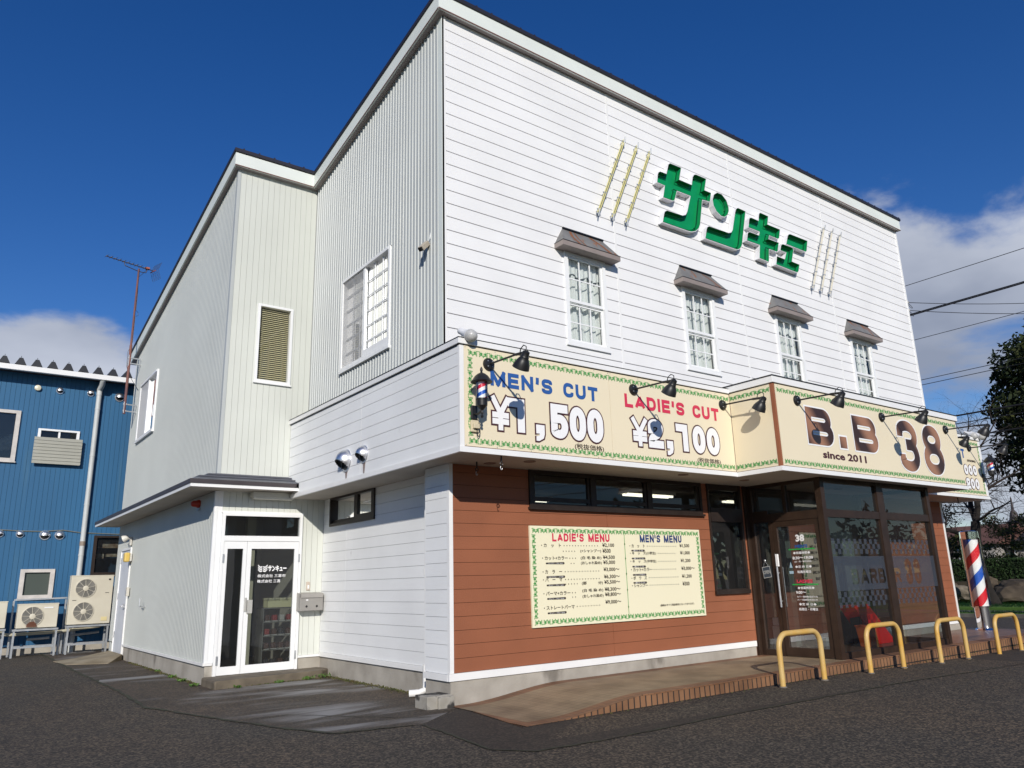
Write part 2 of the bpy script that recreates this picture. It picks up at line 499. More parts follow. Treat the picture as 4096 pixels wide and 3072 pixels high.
def rounded(pts, closed):
    """pts: (x,y[,radius]) in real units -> dense polyline"""
    out = []; n = len(pts)
    for i, p in enumerate(pts):
        r = p[2] if len(p) > 2 else 0
        if r <= 0 or (not closed and i in (0, n-1)): out.append(Vector(p[:2])); continue
        c = Vector(p[:2]); a = Vector(pts[i-1][:2])-c; b = Vector(pts[(i+1) % n][:2])-c
        ra = min(r, a.length*.5); rb = min(r, b.length*.5)
        pa, pb = c+a.normalized()*ra, c+b.normalized()*rb
        for k in range(7):
            t = k/6; k_ = .45
            # cubic close to a circular arc
            q1, q2 = pa.lerp(c, .55), pb.lerp(c, .55)
            out.append(pa*(1-t)**3+q1*3*t*(1-t)**2+q2*3*t*t*(1-t)+pb*t**3)
    ded = []
    for q in out:
        if not ded or (q-ded[-1]).length > 1e-4: ded.append(q)
    if closed and len(ded) > 2 and (ded[0]-ded[-1]).length < 1e-4: ded.pop()
    return ded
def stroke(mb, line, closed, t, fn, ext):
    n = len(line)
    if n < 2: return
    L, Rr = [], []
    for i in range(n):
        if closed: a, b = line[i]-line[i-1], line[(i+1) % n]-line[i]
        else:
            a = line[i]-line[i-1] if i > 0 else line[1]-line[0]
            b = line[i+1]-line[i] if i < n-1 else line[-1]-line[-2]
        a, b = a.normalized(), b.normalized()
        na, nb = Vector((-a.y, a.x)), Vector((-b.y, b.x))
        m = na+nb
        m = m.normalized() if m.length > 1e-6 else na
        k = min(2.2, 1/max(.2, m.dot(na)))
        p = line[i].copy()
        if not closed and i == 0: p = p - b*ext
        if not closed and i == n-1: p = p + a*ext
        L.append(p+m*(t/2*k)); Rr.append(p-m*(t/2*k))
    for i in range(n if closed else n-1):
        j = (i+1) % n
        mb.quad(fn(L[i]), fn(Rr[i]), fn(Rr[j]), fn(L[j]))
def write(mb, text, x0, x1, z0, z1, t, fn, grow=0.0, widths=None, lift=0.0005):
    """block letters filling the box; fn(x, z, depth) gives the 3D point, grow widens every stroke"""
    h = z1-z0
    ws = [GL[c][0] for c in text]; sp = .17
    scale = (x1-x0)/(sum(ws)+sp*(len(text)-1))
    x = x0
    for c in text:
        w = GL[c][0]*scale
        for si, (closed, pts) in enumerate(GL[c][1]):
            P = []
            for p in pts:
                q = (x+t/2+p[0]*(w-t), z0+t/2+p[1]*(h-t))
                if len(p) > 2: q = q+(p[2]*h,)
                P.append(q)
            dz = lift*si
            ext = (t/2 if c in "MENTLIU.1'25¥B" or closed else 0.0)
            if c == 'A' and si < 2: ext = t*.12
            if c == '¥' and si < 2: ext = t*.3
            stroke(mb, rounded(P, closed), closed, t+2*grow, lambda v, d=dz: fn(v.x, v.y, d), ext+grow if not closed else 0)
        x += w+sp*scale
def type_text(mb, body, x0, x1, z0, z1, fn, bold=0.0, keep=False):
    """set type with Blender's own font, scaled to fill the box on a surface"""
    cu = bpy.data.curves.new('type', 'FONT'); cu.body = body; cu.size = 1.0; cu.resolution_u = 2
    cu.bevel_depth = bold; cu.bevel_resolution = 0
    ob = bpy.data.objects.new('type', cu); col.objects.link(ob)
    dg = bpy.context.evaluated_depsgraph_get(); dg.update()
    me = bpy.data.meshes.new_from_object(ob.evaluated_get(dg), depsgraph=dg)
    bpy.data.objects.remove(ob)
    if not me.vertices: return
    co = np.empty(len(me.vertices)*3); me.vertices.foreach_get('co', co); co = co.reshape(-1, 3)
    mn, mx = co.min(0), co.max(0)
    sx = (x1-x0)/max(1e-6, mx[0]-mn[0]); sz = (z1-z0)/max(1e-6, mx[1]-mn[1])
    if keep: sx = sz
    i = len(mb.v)
    for p in co: mb.v.append(tuple(fn(x0+(p[0]-mn[0])*sx, z0+(p[1]-mn[1])*sz, 0.0006*(1 if p[2] > 1e-5 else (-1 if p[2] < -1e-5 else 0)))))
    for p in me.polygons: mb.f.append(tuple(i+k for k in p.vertices))
    bpy.data.meshes.remove(me); bpy.data.curves.remove(cu)
def border(mb, x0, x1, z0, z1, h, fn, sides='tblr'):
    """running clover and scroll vine along the edges of a board"""
    def motif(px, pz, ux, uz, s, k):
        # local frame: u along the edge, v inwards
        vx, vz = -uz, ux
        P = lambda a, b: fn(px+ux*a+vx*b, pz+uz*a+vz*b, 0)
        def blob(a, b, r, n=6): mb.quad(*[P(a+r*math.cos(6.283*j/n), b+r*math.sin(6.283*j/n)) for j in range(n)])
        def curl(pts, w):
            for (a0, b0), (a1, b1) in zip(pts[:-1], pts[1:]):
                dx, dz = a1-a0, b1-b0; l = math.hypot(dx, dz); nx, nz = -dz/l*w/2, dx/l*w/2
                mb.quad(P(a0+nx, b0+nz), P(a0-nx, b0-nz), P(a1-nx, b1-nz), P(a1+nx, b1+nz))
        for sgn in (-1, 1):
            c = sgn*s*.20
            blob(c-s*.06, h*.30, h*.15); blob(c+s*.06, h*.30, h*.15); blob(c, h*.52, h*.16); curl([(c, h*.3), (c+s*.02*sgn, -h*.02)], h*.07)
        blob(0, h*.78, h*.13); blob(-s*.09, h*.62, h*.10); blob(s*.09, h*.62, h*.10); curl([(0, h*.7), (0, h*.2)], h*.07)
        for sgn in (-1, 1):
            m = sgn*s*.36
            pts = [(m+sgn*s*.02, h*.08)]
            for j in range(6):
                a = 1.2+j*.8
                pts.append((m+sgn*s*.07*math.cos(a), h*.62+h*.26*math.sin(a)*(.9-.08*j)))
            curl(pts, h*.09)
            curl([(sgn*s*.3, h*.1), (sgn*s*.42, h*.02), (sgn*s*.49, h*.1)], h*.09)
    s = h*1.95
    if 't' in sides or 'b' in sides:
        n = max(1, round((x1-x0)/s)); w = (x1-x0)/n
        for k in range(n):
            if 't' in sides: motif(x1-(k+.5)*w, z1, -1, 0, w, k)
            if 'b' in sides: motif(x0+(k+.5)*w, z0, 1, 0, w, k)
    if 'l' in sides or 'r' in sides:
        n = max(1, round((z1-z0-2*h)/s)); w = (z1-z0-2*h)/n
        for k in range(n):
            if 'l' in sides: motif(x0, z1-h-(k+.5)*w, 0, -1, w, k)
            if 'r' in sides: motif(x1, z0+h+(k+.5)*w, 0, 1, w, k)
# ================================================================== materials in use
M_front = mat('white_siding', (.80,.80,.80), .6, bump=.35, bscale=55, var=.05, vscale=.9)
M_side = mat('white_board', (.80,.81,.81), .6, bump=.4, bscale=55, var=.06, vscale=.9, dirt=((.25,.23,.2), 7.0, (1,1,.25), .70, .80, .5))
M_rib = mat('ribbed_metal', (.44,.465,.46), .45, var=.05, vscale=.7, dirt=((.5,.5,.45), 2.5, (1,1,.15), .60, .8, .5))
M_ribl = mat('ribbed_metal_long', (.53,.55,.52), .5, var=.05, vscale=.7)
M_annex = mat('annex_panel', (.60,.62,.57), .5, var=.05, vscale=.8, dirt=((.35,.28,.2), 26, (1,1,.3), .74, .80, .7))
M_trim = mat('white_trim', (.80,.80,.79), .4, var=.04, vscale=2)
M_fascia = mat('fascia_paint', (.70,.74,.70), .5, var=.05, vscale=1.5)
M_joint = mat('joint_grey', (.30,.28,.29), .9)
M_jointlight = mat('joint_light', (.42,.42,.41), .9)
M_roof = mat('dark_roof', (.020,.018,.028), .5, var=.2)
M_roofb = mat('brown_roof', (.055,.045,.048), .45, var=.2)
M_canroof = mat('canopy_roof', (.10,.105,.125), .4, var=.15)
M_brown = mat('brown_siding', (.285,.098,.045), .7, bump=.3, bscale=60, var=.10, vscale=1.2)
M_brownj = mat('brown_joint', (.10,.035,.018), .9)
M_conc = mat('concrete', (.42,.39,.34), .9, c2=(.30,.275,.235), vscale=2.3, bump=.4, bscale=35, dirt=((.13,.115,.095), 1.6, (1,1,.6), .58, .72, .8))
M_concd = mat('concrete_damp', (.40,.38,.34), .85, c2=(.28,.26,.22), vscale=3, bump=.4, dirt=((.02,.018,.016), 3.0, (1,1,.9), .47, .55, .95))
M_soffit = mat('soffit_board', (.46,.42,.365), .85, var=.10, vscale=1.3)
M_bronze = mat('bronze_frame', (.026,.017,.013), .45, var=.25, vscale=6, spec=.4)
M_bronzel = mat('bronze_post', (.034,.019,.012), .45, var=.25, vscale=5, spec=.4)
M_black = mat('black_iron', (.012,.012,.013), .42, spec=.5)
M_alu = mat('white_aluminium', (.80,.81,.81), .35, var=.03)
M_curtain = mat('lace_curtain', (.72,.75,.74), .9)
M_hood = mat('hood_metal', (.17,.168,.165), .55, var=.2, vscale=4, dirt=((.23,.085,.03), 5.5, (1.9,1,.35), .60, .66, .95))
M_hoode = mat('hood_edge', (.28,.235,.215), .5, var=.12)
M_steel = mat('bright_steel', (.78,.78,.80), .38, metal=1.0)
M_chrome = mat('polished_steel', (.82,.82,.84), .07, metal=1.0)
M_galv = mat('galvanised', (.50,.52,.54), .45, metal=.7, var=.15, vscale=8)
M_beige = mat('sign_cream', (.78,.69,.50), .45, var=.02, vscale=1.0)
M_beige2 = mat('menu_cream', (.82,.77,.56), .45)
M_green = mat('vine_green', (.075,.33,.085), .6)
M_blue = mat('ink_blue', (.025,.10,.33), .5)
M_red = mat('ink_red', (.62,.035,.085), .5)
M_ink = mat('ink_brown', (.07,.022,.026), .5)
M_inkdark = mat('ink_dark', (.035,.025,.02), .5)
M_whiteink = mat('ink_white', (.84,.84,.84), .5)
M_pane = glass_mat('window_glass', (.92,.94,.94))
M_paned = glass_mat('shop_glass', (.62,.66,.66), haze=0.015)
M_panemir = glass_mat('door_glass', (.52,.55,.53), haze=0.02, ior=1.7)
M_room = mat('room_wall', (.42,.40,.34), .9)
M_roomd = mat('room_dark', (.06,.055,.05), .9)
M_lamp = mat('fluorescent', (.9,.9,.85), .5, emit=(1.0,.93,.76,2.2))

# ================================================================== ground
def gz(x):          # the lot falls slightly to the right
    return -0.0145*min(max(0.0, x-11.0), 6.5)
def make_ground():
    mb = MB()
    xs = [-260,-80,-25,-8,0,4,8,11,12,13,14,15,16,17,17.5,20,26,40,90,300,900]; ys = [-260,-60,-15,-4,0,4,8,12,16,24,40,80,200,900]
    for j in range(len(ys)-1):
        for i in range(len(xs)-1):
            x0, x1, y0, y1 = xs[i], xs[i+1], ys[j], ys[j+1]
            mb.quad((x0,y0,gz(x0)), (x1,y0,gz(x1)), (x1,y1,gz(x1)), (x0,y1,gz(x0)))
    m = asphalt_mat('asphalt', (.050,.040,.029), (.040,.035,.028), grain=.9, patchy=.4)
    return struct(mb.build('ground', m))
make_ground()
def sheet(name, poly, m, lift):
    mb = MB(); mb.face(poly, lambda p: (p[0], p[1], gz(p[0])+lift)); return struct(mb.build(name, m))
m = asphalt_mat('old_asphalt', (.062,.047,.033), (.042,.032,.022), grain=.5, patchy=.5, bump=.35, rough=.75,
                streak=((.25,.245,.235), 1.3, (.32,1.6,1,R(-28)), .44, .68, 1.0))
sheet('pavement', [(2.50,24.3),(2.51,17.3),(2.56,14.2),(2.50,11.75),(2.8,10.58),(3.03,9.77),(3.33,8.75),(3.6,8.1),(4.55,7.9),(5.46,8.6),(5.46,9.36),(5.76,9.36),(5.76,13.6),(3.7,13.6),(3.7,24.3)], m, .004)
m = asphalt_mat('patch_asphalt', (.036,.029,.022), (.027,.022,.017), grain=.45, patchy=.5, bump=.3)
sheet('pavement', [(4.52,7.86),(4.44,7.0),(4.32,6.3),(4.60,5.93),(5.52,5.86),(7.07,5.90),(8.63,5.87),(11.0,5.82),(14,5.75),(19.9,5.6),(19.9,6.93),(5.27,6.93),(5.42,8.5),(4.95,8.15)], m, .004)
# hairline seams between the asphalt patches
m_seam = mat('seam_moss', (.030,.030,.020), .95, c2=(.05,.055,.028), vscale=6)
def seam(pts, w):
    mb = MB(); rnd = random.Random(3); P = []
    for (a, b) in zip(pts[:-1], pts[1:]):
        n = max(2, int(math.hypot(b[0]-a[0], b[1]-a[1])/.12))
        for k in range(n): P.append((a[0]+(b[0]-a[0])*k/n+rnd.uniform(-.018,.018), a[1]+(b[1]-a[1])*k/n+rnd.uniform(-.018,.018), w*rnd.uniform(.3,1.3)))
    for p, q in zip(P[:-1], P[1:]):
        dx, dy = q[0]-p[0], q[1]-p[1]; l = math.hypot(dx, dy) or 1; nx, ny = -dy/l, dx/l
        mb.quad((p[0]+nx*p[2]/2, p[1]+ny*p[2]/2, gz(p[0])+.008), (p[0]-nx*p[2]/2, p[1]-ny*p[2]/2, gz(p[0])+.008), (q[0]-nx*q[2]/2, q[1]-ny*q[2]/2, gz(q[0])+.008), (q[0]+nx*q[2]/2, q[1]+ny*q[2]/2, gz(q[0])+.008))
    return struct(mb.build('pavement_seam', m_seam))
seam([(2.50,24.2),(2.51,17.3),(2.56,14.2),(2.50,11.75),(2.8,10.58),(3.03,9.77),(3.33,8.75),(3.6,8.1),(4.55,7.9)], .06)
seam([(4.52,7.86),(4.44,7.0),(4.32,6.3),(4.60,5.93),(5.52,5.86),(7.07,5.90),(8.63,5.87),(11.0,5.82),(14,5.75)], .03)
seam([(3.65,9.7),(4.53,8.49),(4.95,8.15)], .02)

# ================================================================== the shop
YF, YB, YE, XE = 8.71, 7.78, 6.93, 10.375        # front wall, sign band, entrance sign, its left side
XU, XP, XW, XA, YD = 5.325, 5.40, 5.71, 3.73, 13.62
XR, YK = 19.40, 22.25
ZS = 3.075
def roofz(y):                                    # underside of the roof edge
    return 10.22-.171*(y-8.59) if y < 13.5 else 9.38-.19*(y-13.5)
shop = thing('shop_building', 'white two-storey barber shop with brown ground floor and sloping roof', 'building', (12, 14, 0))
P = lambda mb, name, m, **k: mb.build(name, m, shop, **k)
WX = [7.655+2.87*k for k in range(4)]; WW = .89
WZ0, WZ1 = 5.155, 6.745
winh = [(x, x+WW, WZ0, WZ1) for x in WX]
def front_upper():
    mb = MB(); lines = [4.371+.2165*k for k in range(27)]+[10.25]
    boards(mb, 'y', YF, XU+.065, XR-.06, lines, winh, gap=.014, d=.015, seams=(8.88,12.37,15.80))
    build_each(mb, 'siding_wall', M_front, shop)
    mb = MB(); backing(mb, 'y', YF+.015, .06, XU+.02, XR-.01, 4.3, 10.25, winh); P(mb, 'wall_backing', M_joint)
    mb = MB()
    for x in (8.88,12.37,15.80): mb.box(x-.022, x+.022, YF-.004, YF+.012, 4.5, 10.2)
    mb.box(XU, XU+.062, YF-.014, YF+.02, 4.45, 10.24); mb.box(XR-.06, XR, YF-.014, YF+.02, 4.45, 10.24)
    build_each(mb, 'corner_trim', M_trim, shop)
front_upper()
SWH = [(10.30, 12.16, 5.17, 6.88)]
def side_upper():
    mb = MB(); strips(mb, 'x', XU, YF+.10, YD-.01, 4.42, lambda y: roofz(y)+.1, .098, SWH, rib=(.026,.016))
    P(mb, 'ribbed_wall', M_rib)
    mb = MB(); mb.box(XU-.010, XU+.03, YF-.014, YF+.095, 4.45, 10.24); build_each(mb, 'corner_trim', M_fascia, shop)
side_upper()
NWH = [(4.26, 4.93, 5.20, 6.72)]
LWH = [(19.22, 21.15, 5.22, 6.72)]
def annex():
    mb = MB(); strips(mb, 'y', YD, XA+.05, XU, 3.16, lambda x: 9.5, .112, NWH, gap=.004); P(mb, 'panel_wall', M_annex)
    mb = MB(); backing(mb, 'y', YD+.021, .05, XA+.06, XW+.1, .2, 9.5, NWH+[(3.86,5.29,.12,2.79)]); P(mb, 'wall_backing', M_jointlight)
    mb = MB(); mb.box(XA-.012, XA+.05, YD-.012, YD+.06, 3.3, 9.45); build_each(mb, 'corner_trim', M_rib, shop)
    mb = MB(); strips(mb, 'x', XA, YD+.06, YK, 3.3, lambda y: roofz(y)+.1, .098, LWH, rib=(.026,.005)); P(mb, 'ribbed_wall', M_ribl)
    # ground floor of the annex: door face and long left wall
    DH = [(3.86, 5.29, .12, 2.79)]
    mb = MB(); strips(mb, 'y', YD, XA+.13, XW, .35, lambda x: 3.16, .112, DH, gap=.005); P(mb, 'panel_wall', M_annex)
    mb = MB(); mb.box(XA-.012, XA+.045, YD-.012, YD+.05, .34, 3.16); mb.box(XA+.048, XA+.128, YD-.008, YD+.05, .34, 3.16); build_each(mb, 'corner_trim', M_alu, shop)
    mb = MB(); strips(mb, 'x', XA, YD+.06, YK, .34, lambda y: 3.16, .098, [(20.40,21.62,.1,2.55)], rib=(.026,.005)); P(mb, 'ribbed_wall', M_ribl)
    mb = MB(); mb.box(XA-.03, XA+.02, YD-.03, 20.38, .30, .338); mb.box(XA+.021, 3.85, YD-.03, YD+.02, .30, .338); mb.box(5.30, XW, YD-.03, YD+.02, .31, .348); build_each(mb, 'base_trim', M_trim, shop)
    mb = MB(); mb.box(XA+.01, XA+.2, YD-.004, 20.38, -.1, .299); mb.box(XA+.2, 3.85, YD-.006, YD+.2, -.1, .299); mb.box(5.30, XW+.02, YD-.006, YD+.2, -.1, .309)
    build_each(mb, 'foundation', M_conc, shop)
annex()
def far_door():
    mb = MB(); y0, y1 = 20.40, 21.62
    for a, b, c, d in ((y0, y0+.05, .1, 2.55), (y1-.05, y1, .1, 2.55), (y0+.05, y1-.05, 2.50, 2.55)): mb.box(XA-.03, XA+.05, a, b, c, d)
    f = P(mb, 'door', M_trim)
    mb = MB(); mb.box(XA-.005, XA+.035, y0+.052, y1-.052, .1, 2.498); mb.build('door_leaf', mat('grey_door', (.60,.63,.68), .5, var=.05), f)
    mb = MB(); mb.box(XA-.05, XA-.006, y0+.12, y0+.16, 1.14, 1.24); mb.tube([(XA-.05,y0+.14,1.19),(XA-.085,y0+.14,1.19),(XA-.085,y0+.3,1.18)], .013); mb.build('handle', M_steel, f)
    mb = MB(); 
    for z in (.45,1.35,2.2): mb.box(XA-.02, XA-.006, y1-.1, y1-.055, z, z+.14)
    build_each(mb, 'hinge', M_galv, f)
far_door()
def block_rest():
    mb = MB()
    mb.box(XR-.012, XR, YF, YK, 0, 9.0); mb.box(XA+.02, XR, YK-.1, YK, 0, 7.7); mb.box(XU+.05, XR-.02, 8.8, YK-.1, 4.30, 4.42)
    build_each(mb, 'rear_wall', M_rib, shop)
    mb = MB()
    mb.box(XU+.08, XR-.1, 9.6, 9.7, 4.42, 10.1); mb.box(XU+.9, XU+1.0, 9.7, YD, 4.42, 9.9); mb.box(4.0, 5.4, YD+.9, YD+1.0, 3.2, 9.3)
    mb.box(XA+.9, XA+1, YD+1, YK, 3.2, 7.5)
    build_each(mb, 'dark_backdrop', M_roomd, shop)  # added near-black sheets that keep the rooms behind the panes dark
block_rest()
def roof():
    F0, T0 = 8.59, .28
    mb = MB()
    x0, x1 = 5.20, 19.30+.14
    mb.box(x0, x1, F0, F0+.03, 10.22, 10.50)                        # front fascia
    def slope(xa, xb, y0, y1, lo, hi):                              # board following the roof line
        n = 1
        mb.quad(*[(x, y, roofz(y)+d) for x, y, d in ((xa,y0,lo),(xa,y1,lo),(xa,y1,hi),(xa,y0,hi))])
        mb.quad(*[(x, y, roofz(y)+d) for x, y, d in ((xb,y0,lo),(xb,y0,hi),(xb,y1,hi),(xb,y1,lo))])
        mb.quad(*[(x, y, roofz(y)+d) for x, y, d in ((xa,y0,lo),(xb,y0,lo),(xb,y1,lo),(xa,y1,lo))])
        mb.quad(*[(x, y, roofz(y)+d) for x, y, d in ((xa,y0,hi),(xa,y1,hi),(xb,y1,hi),(xb,y0,hi))])
        mb.quad(*[(x, y0, roofz(y0)+d) for x, d in ((xa,lo),(xa,hi),(xb,hi),(xb,lo))])
        mb.quad(*[(x, y1, roofz(y1)+d) for x, d in ((xa,lo),(xb,lo),(xb,hi),(xa,hi))])
    slope(x0, x0+.03, F0+.031, 13.49, 0, T0)
    mb.box(3.62, x0+.03, 13.495, 13.525, roofz(13.5), roofz(13.5)+.27)
    slope(3.62, 3.65, 13.526, 22.6, 0, T0)
    P(mb, 'fascia', M_fascia)
    mb = MB()
    slope(x0+.031, XU+.02, F0+.031, 13.5, -.002, .03); slope(3.651, XA+.05, 13.526, 22.6, -.002, .03)
    mb.box(x0+.03, x1, F0+.031, YF-.016, 10.225, 10.25); mb.box(3.65, XU, 13.527, YD, roofz(13.5)+.004, roofz(13.5)+.03)
    P(mb, 'roof_soffit', mat('eave_paint', (.33,.29,.28), .7))  # grey-brown paint of the roof soffit
    mb = MB()
    slope(x0-.025, x1+.03, F0-.03, 13.46, T0+.001, T0+.065)
    slope(3.595, x1+.03, 13.461, 22.65, T0+.001, T0+.065)
    # standing seams show along the edge
    for k in range(48): mb.box(x0+.1+.3*k, x0+.125+.3*k, F0-.025, F0+.3, roofz(F0)+T0+.06, roofz(F0)+T0+.095)
    for k in range(5): mb.box(3.75+.3*k, 3.775+.3*k, 13.465, 13.7, roofz(13.47)+T0+.06, roofz(13.47)+T0+.095)
    P(mb, 'roof', M_roof)
    mb = MB(); mb.box(x0+.005, x1, F0-.006, F0-.001, 10.222, 10.240); slope(x0-.006, x0-.001, F0, 13.49, .0, .018); mb.box(3.62, x0, 13.488, 13.494, roofz(13.5)+.001, roofz(13.5)+.018); build_each(mb, 'drip_edge', mat('rust_brown', (.14,.05,.04), .7), shop)
roof()
# ------------------------------------------------------------------ ground-floor walls
AW = (6.76, 10.54, 2.535, 3.075)
TW = (10.70, 11.62, 1.22, 3.075)
def brown_walls():
    lines = [.392+.1705*k for k in range(16)]+[3.075]
    lines = [.392]+[.565+.1714*k for k in range(15)]+[3.075]
    holes = [AW, TW]
    mb = MB(); boards(mb, 'y', YF, 5.462, 11.70, lines, holes, gap=.005, d=.014, seams=(8.28,)); boards(mb, 'y', YF, 15.58, 19.30, lines, [], gap=.005, d=.014); build_each(mb, 'brown_wall', M_brown, shop)
    mb = MB(); backing(mb, 'y', YF+.0145, .08, 5.45, 11.70, .1, 3.2, holes); mb.box(15.58, 19.3, YF+.0145, YF+.09, .1, 3.2); build_each(mb, 'wall_backing', M_brownj, shop)
    mb = MB(); mb.box(XP, 5.46, YF-.012, YF+.05, .392, ZS)                   # bright corner post
    mb.box(XP-.02, 11.66, YF-.025, YF+.02, .300, .390); mb.box(XP-.022, XP+.02, YF+.02, 9.335, .300, .378); mb.box(15.58, 19.33, YF-.025, YF+.02, .285, .37)
    mb.box(19.30, 19.36, YF-.012, YF+.05, .37, ZS)
    build_each(mb, 'base_trim', M_trim, shop)
    lines = [.38]+[.565+.1714*k for k in range(15)]+[3.075]
    mb = MB(); boards(mb, 'x', XP, YF+.05, 9.33, lines, gap=.005, d=.014); build_each(mb, 'siding_wall', M_side, shop)
    mb = MB(); mb.box(XP+.0145, XP+.3, YF+.05, 9.33, .3, 3.2); P(mb, 'wall_backing', M_jointlight)
    lines = [.38]+[.565+.1714*k for k in range(15)]+[3.2]
    SW = (11.50, 13.30, 2.56, 3.075)
    mb = MB(); boards(mb, 'x', XW, 9.36, YD, lines, [SW], gap=.005, d=.014, seams=(12.6,)); build_each(mb, 'siding_wall', M_side, shop)
    mb = MB(); backing(mb, 'x', XW+.0145, .06, 9.33, YD, .25, 3.2, [SW]); P(mb, 'wall_backing', M_jointlight)
    mb = MB(); mb.box(XW-.022, XW+.02, 9.331, YD-.031, .31, .379); build_each(mb, 'base_trim', M_trim, shop)
    mb = MB(); mb.box(XP+.012, 11.66, YF-.004, YF+.2, -.1, .299); mb.box(XP+.012, XP+.2, YF+.2, 9.33, -.1, .299); mb.box(XW+.012, XW+.2, 9.33, YD, -.1, .309)
    mb.box(15.58, 19.31, YF-.004, YF+.2, -.2, .284); build_each(mb, 'foundation', M_conc, shop)
    mb = MB(); mb.box(5.06, 5.42, 8.68, 8.99, -.05, .155); mb.box(5.20, 5.43, 8.64, 8.679, -.05, .14); build_each(mb, 'foundation', M_concd, shop, bevel=.008)
    mb = MB(); mb.box(XW+.30, XW+.32, 11.3, 13.5, 2.4, 3.2); P(mb, 'dark_backdrop', M_roomd)  # dark sheet added behind the small side window to darken its interior
    # small dark sliding window high in the side wall
    y0, y1, z0, z1 = SW
    mb = MB()
    for a, b, c, d in ((y0,y0+.05,z0,z1),(y1-.05,y1,z0,z1),(y0+.05,y1-.05,z0,z0+.05),(y0+.05,y1-.05,z1-.04,z1)): mb.box(XW-.03, XW+.07, a, b, c, d)
    mb.box(XW-.01, XW+.04, 12.22, 12.30, z0+.05, z1-.04); mb.box(XW-.02, XW+.03, y0+.05, 12.22, z0+.05, z0+.13); mb.box(XW+.03, XW+.05, 12.30, y1-.05, z0+.05, z0+.11); mb.box(XW-.02, XW+.03, y0+.05, y0+.12, z0+.13, z1-.04); mb.box(XW-.02, XW+.03, 12.15, 12.22, z0+.13, z1-.04)
    w = P(mb, 'window', M_bronze)
    mb = MB(); mb.quad((XW+.01,y0+.05,z0),(XW+.01,12.25,z0),(XW+.01,12.25,z1),(XW+.01,y0+.05,z1)); mb.quad((XW+.045,12.25,z0),(XW+.045,y1-.05,z0),(XW+.045,y1-.05,z1),(XW+.045,12.25,z1)); mb.build('pane', M_paned, w)
brown_walls()

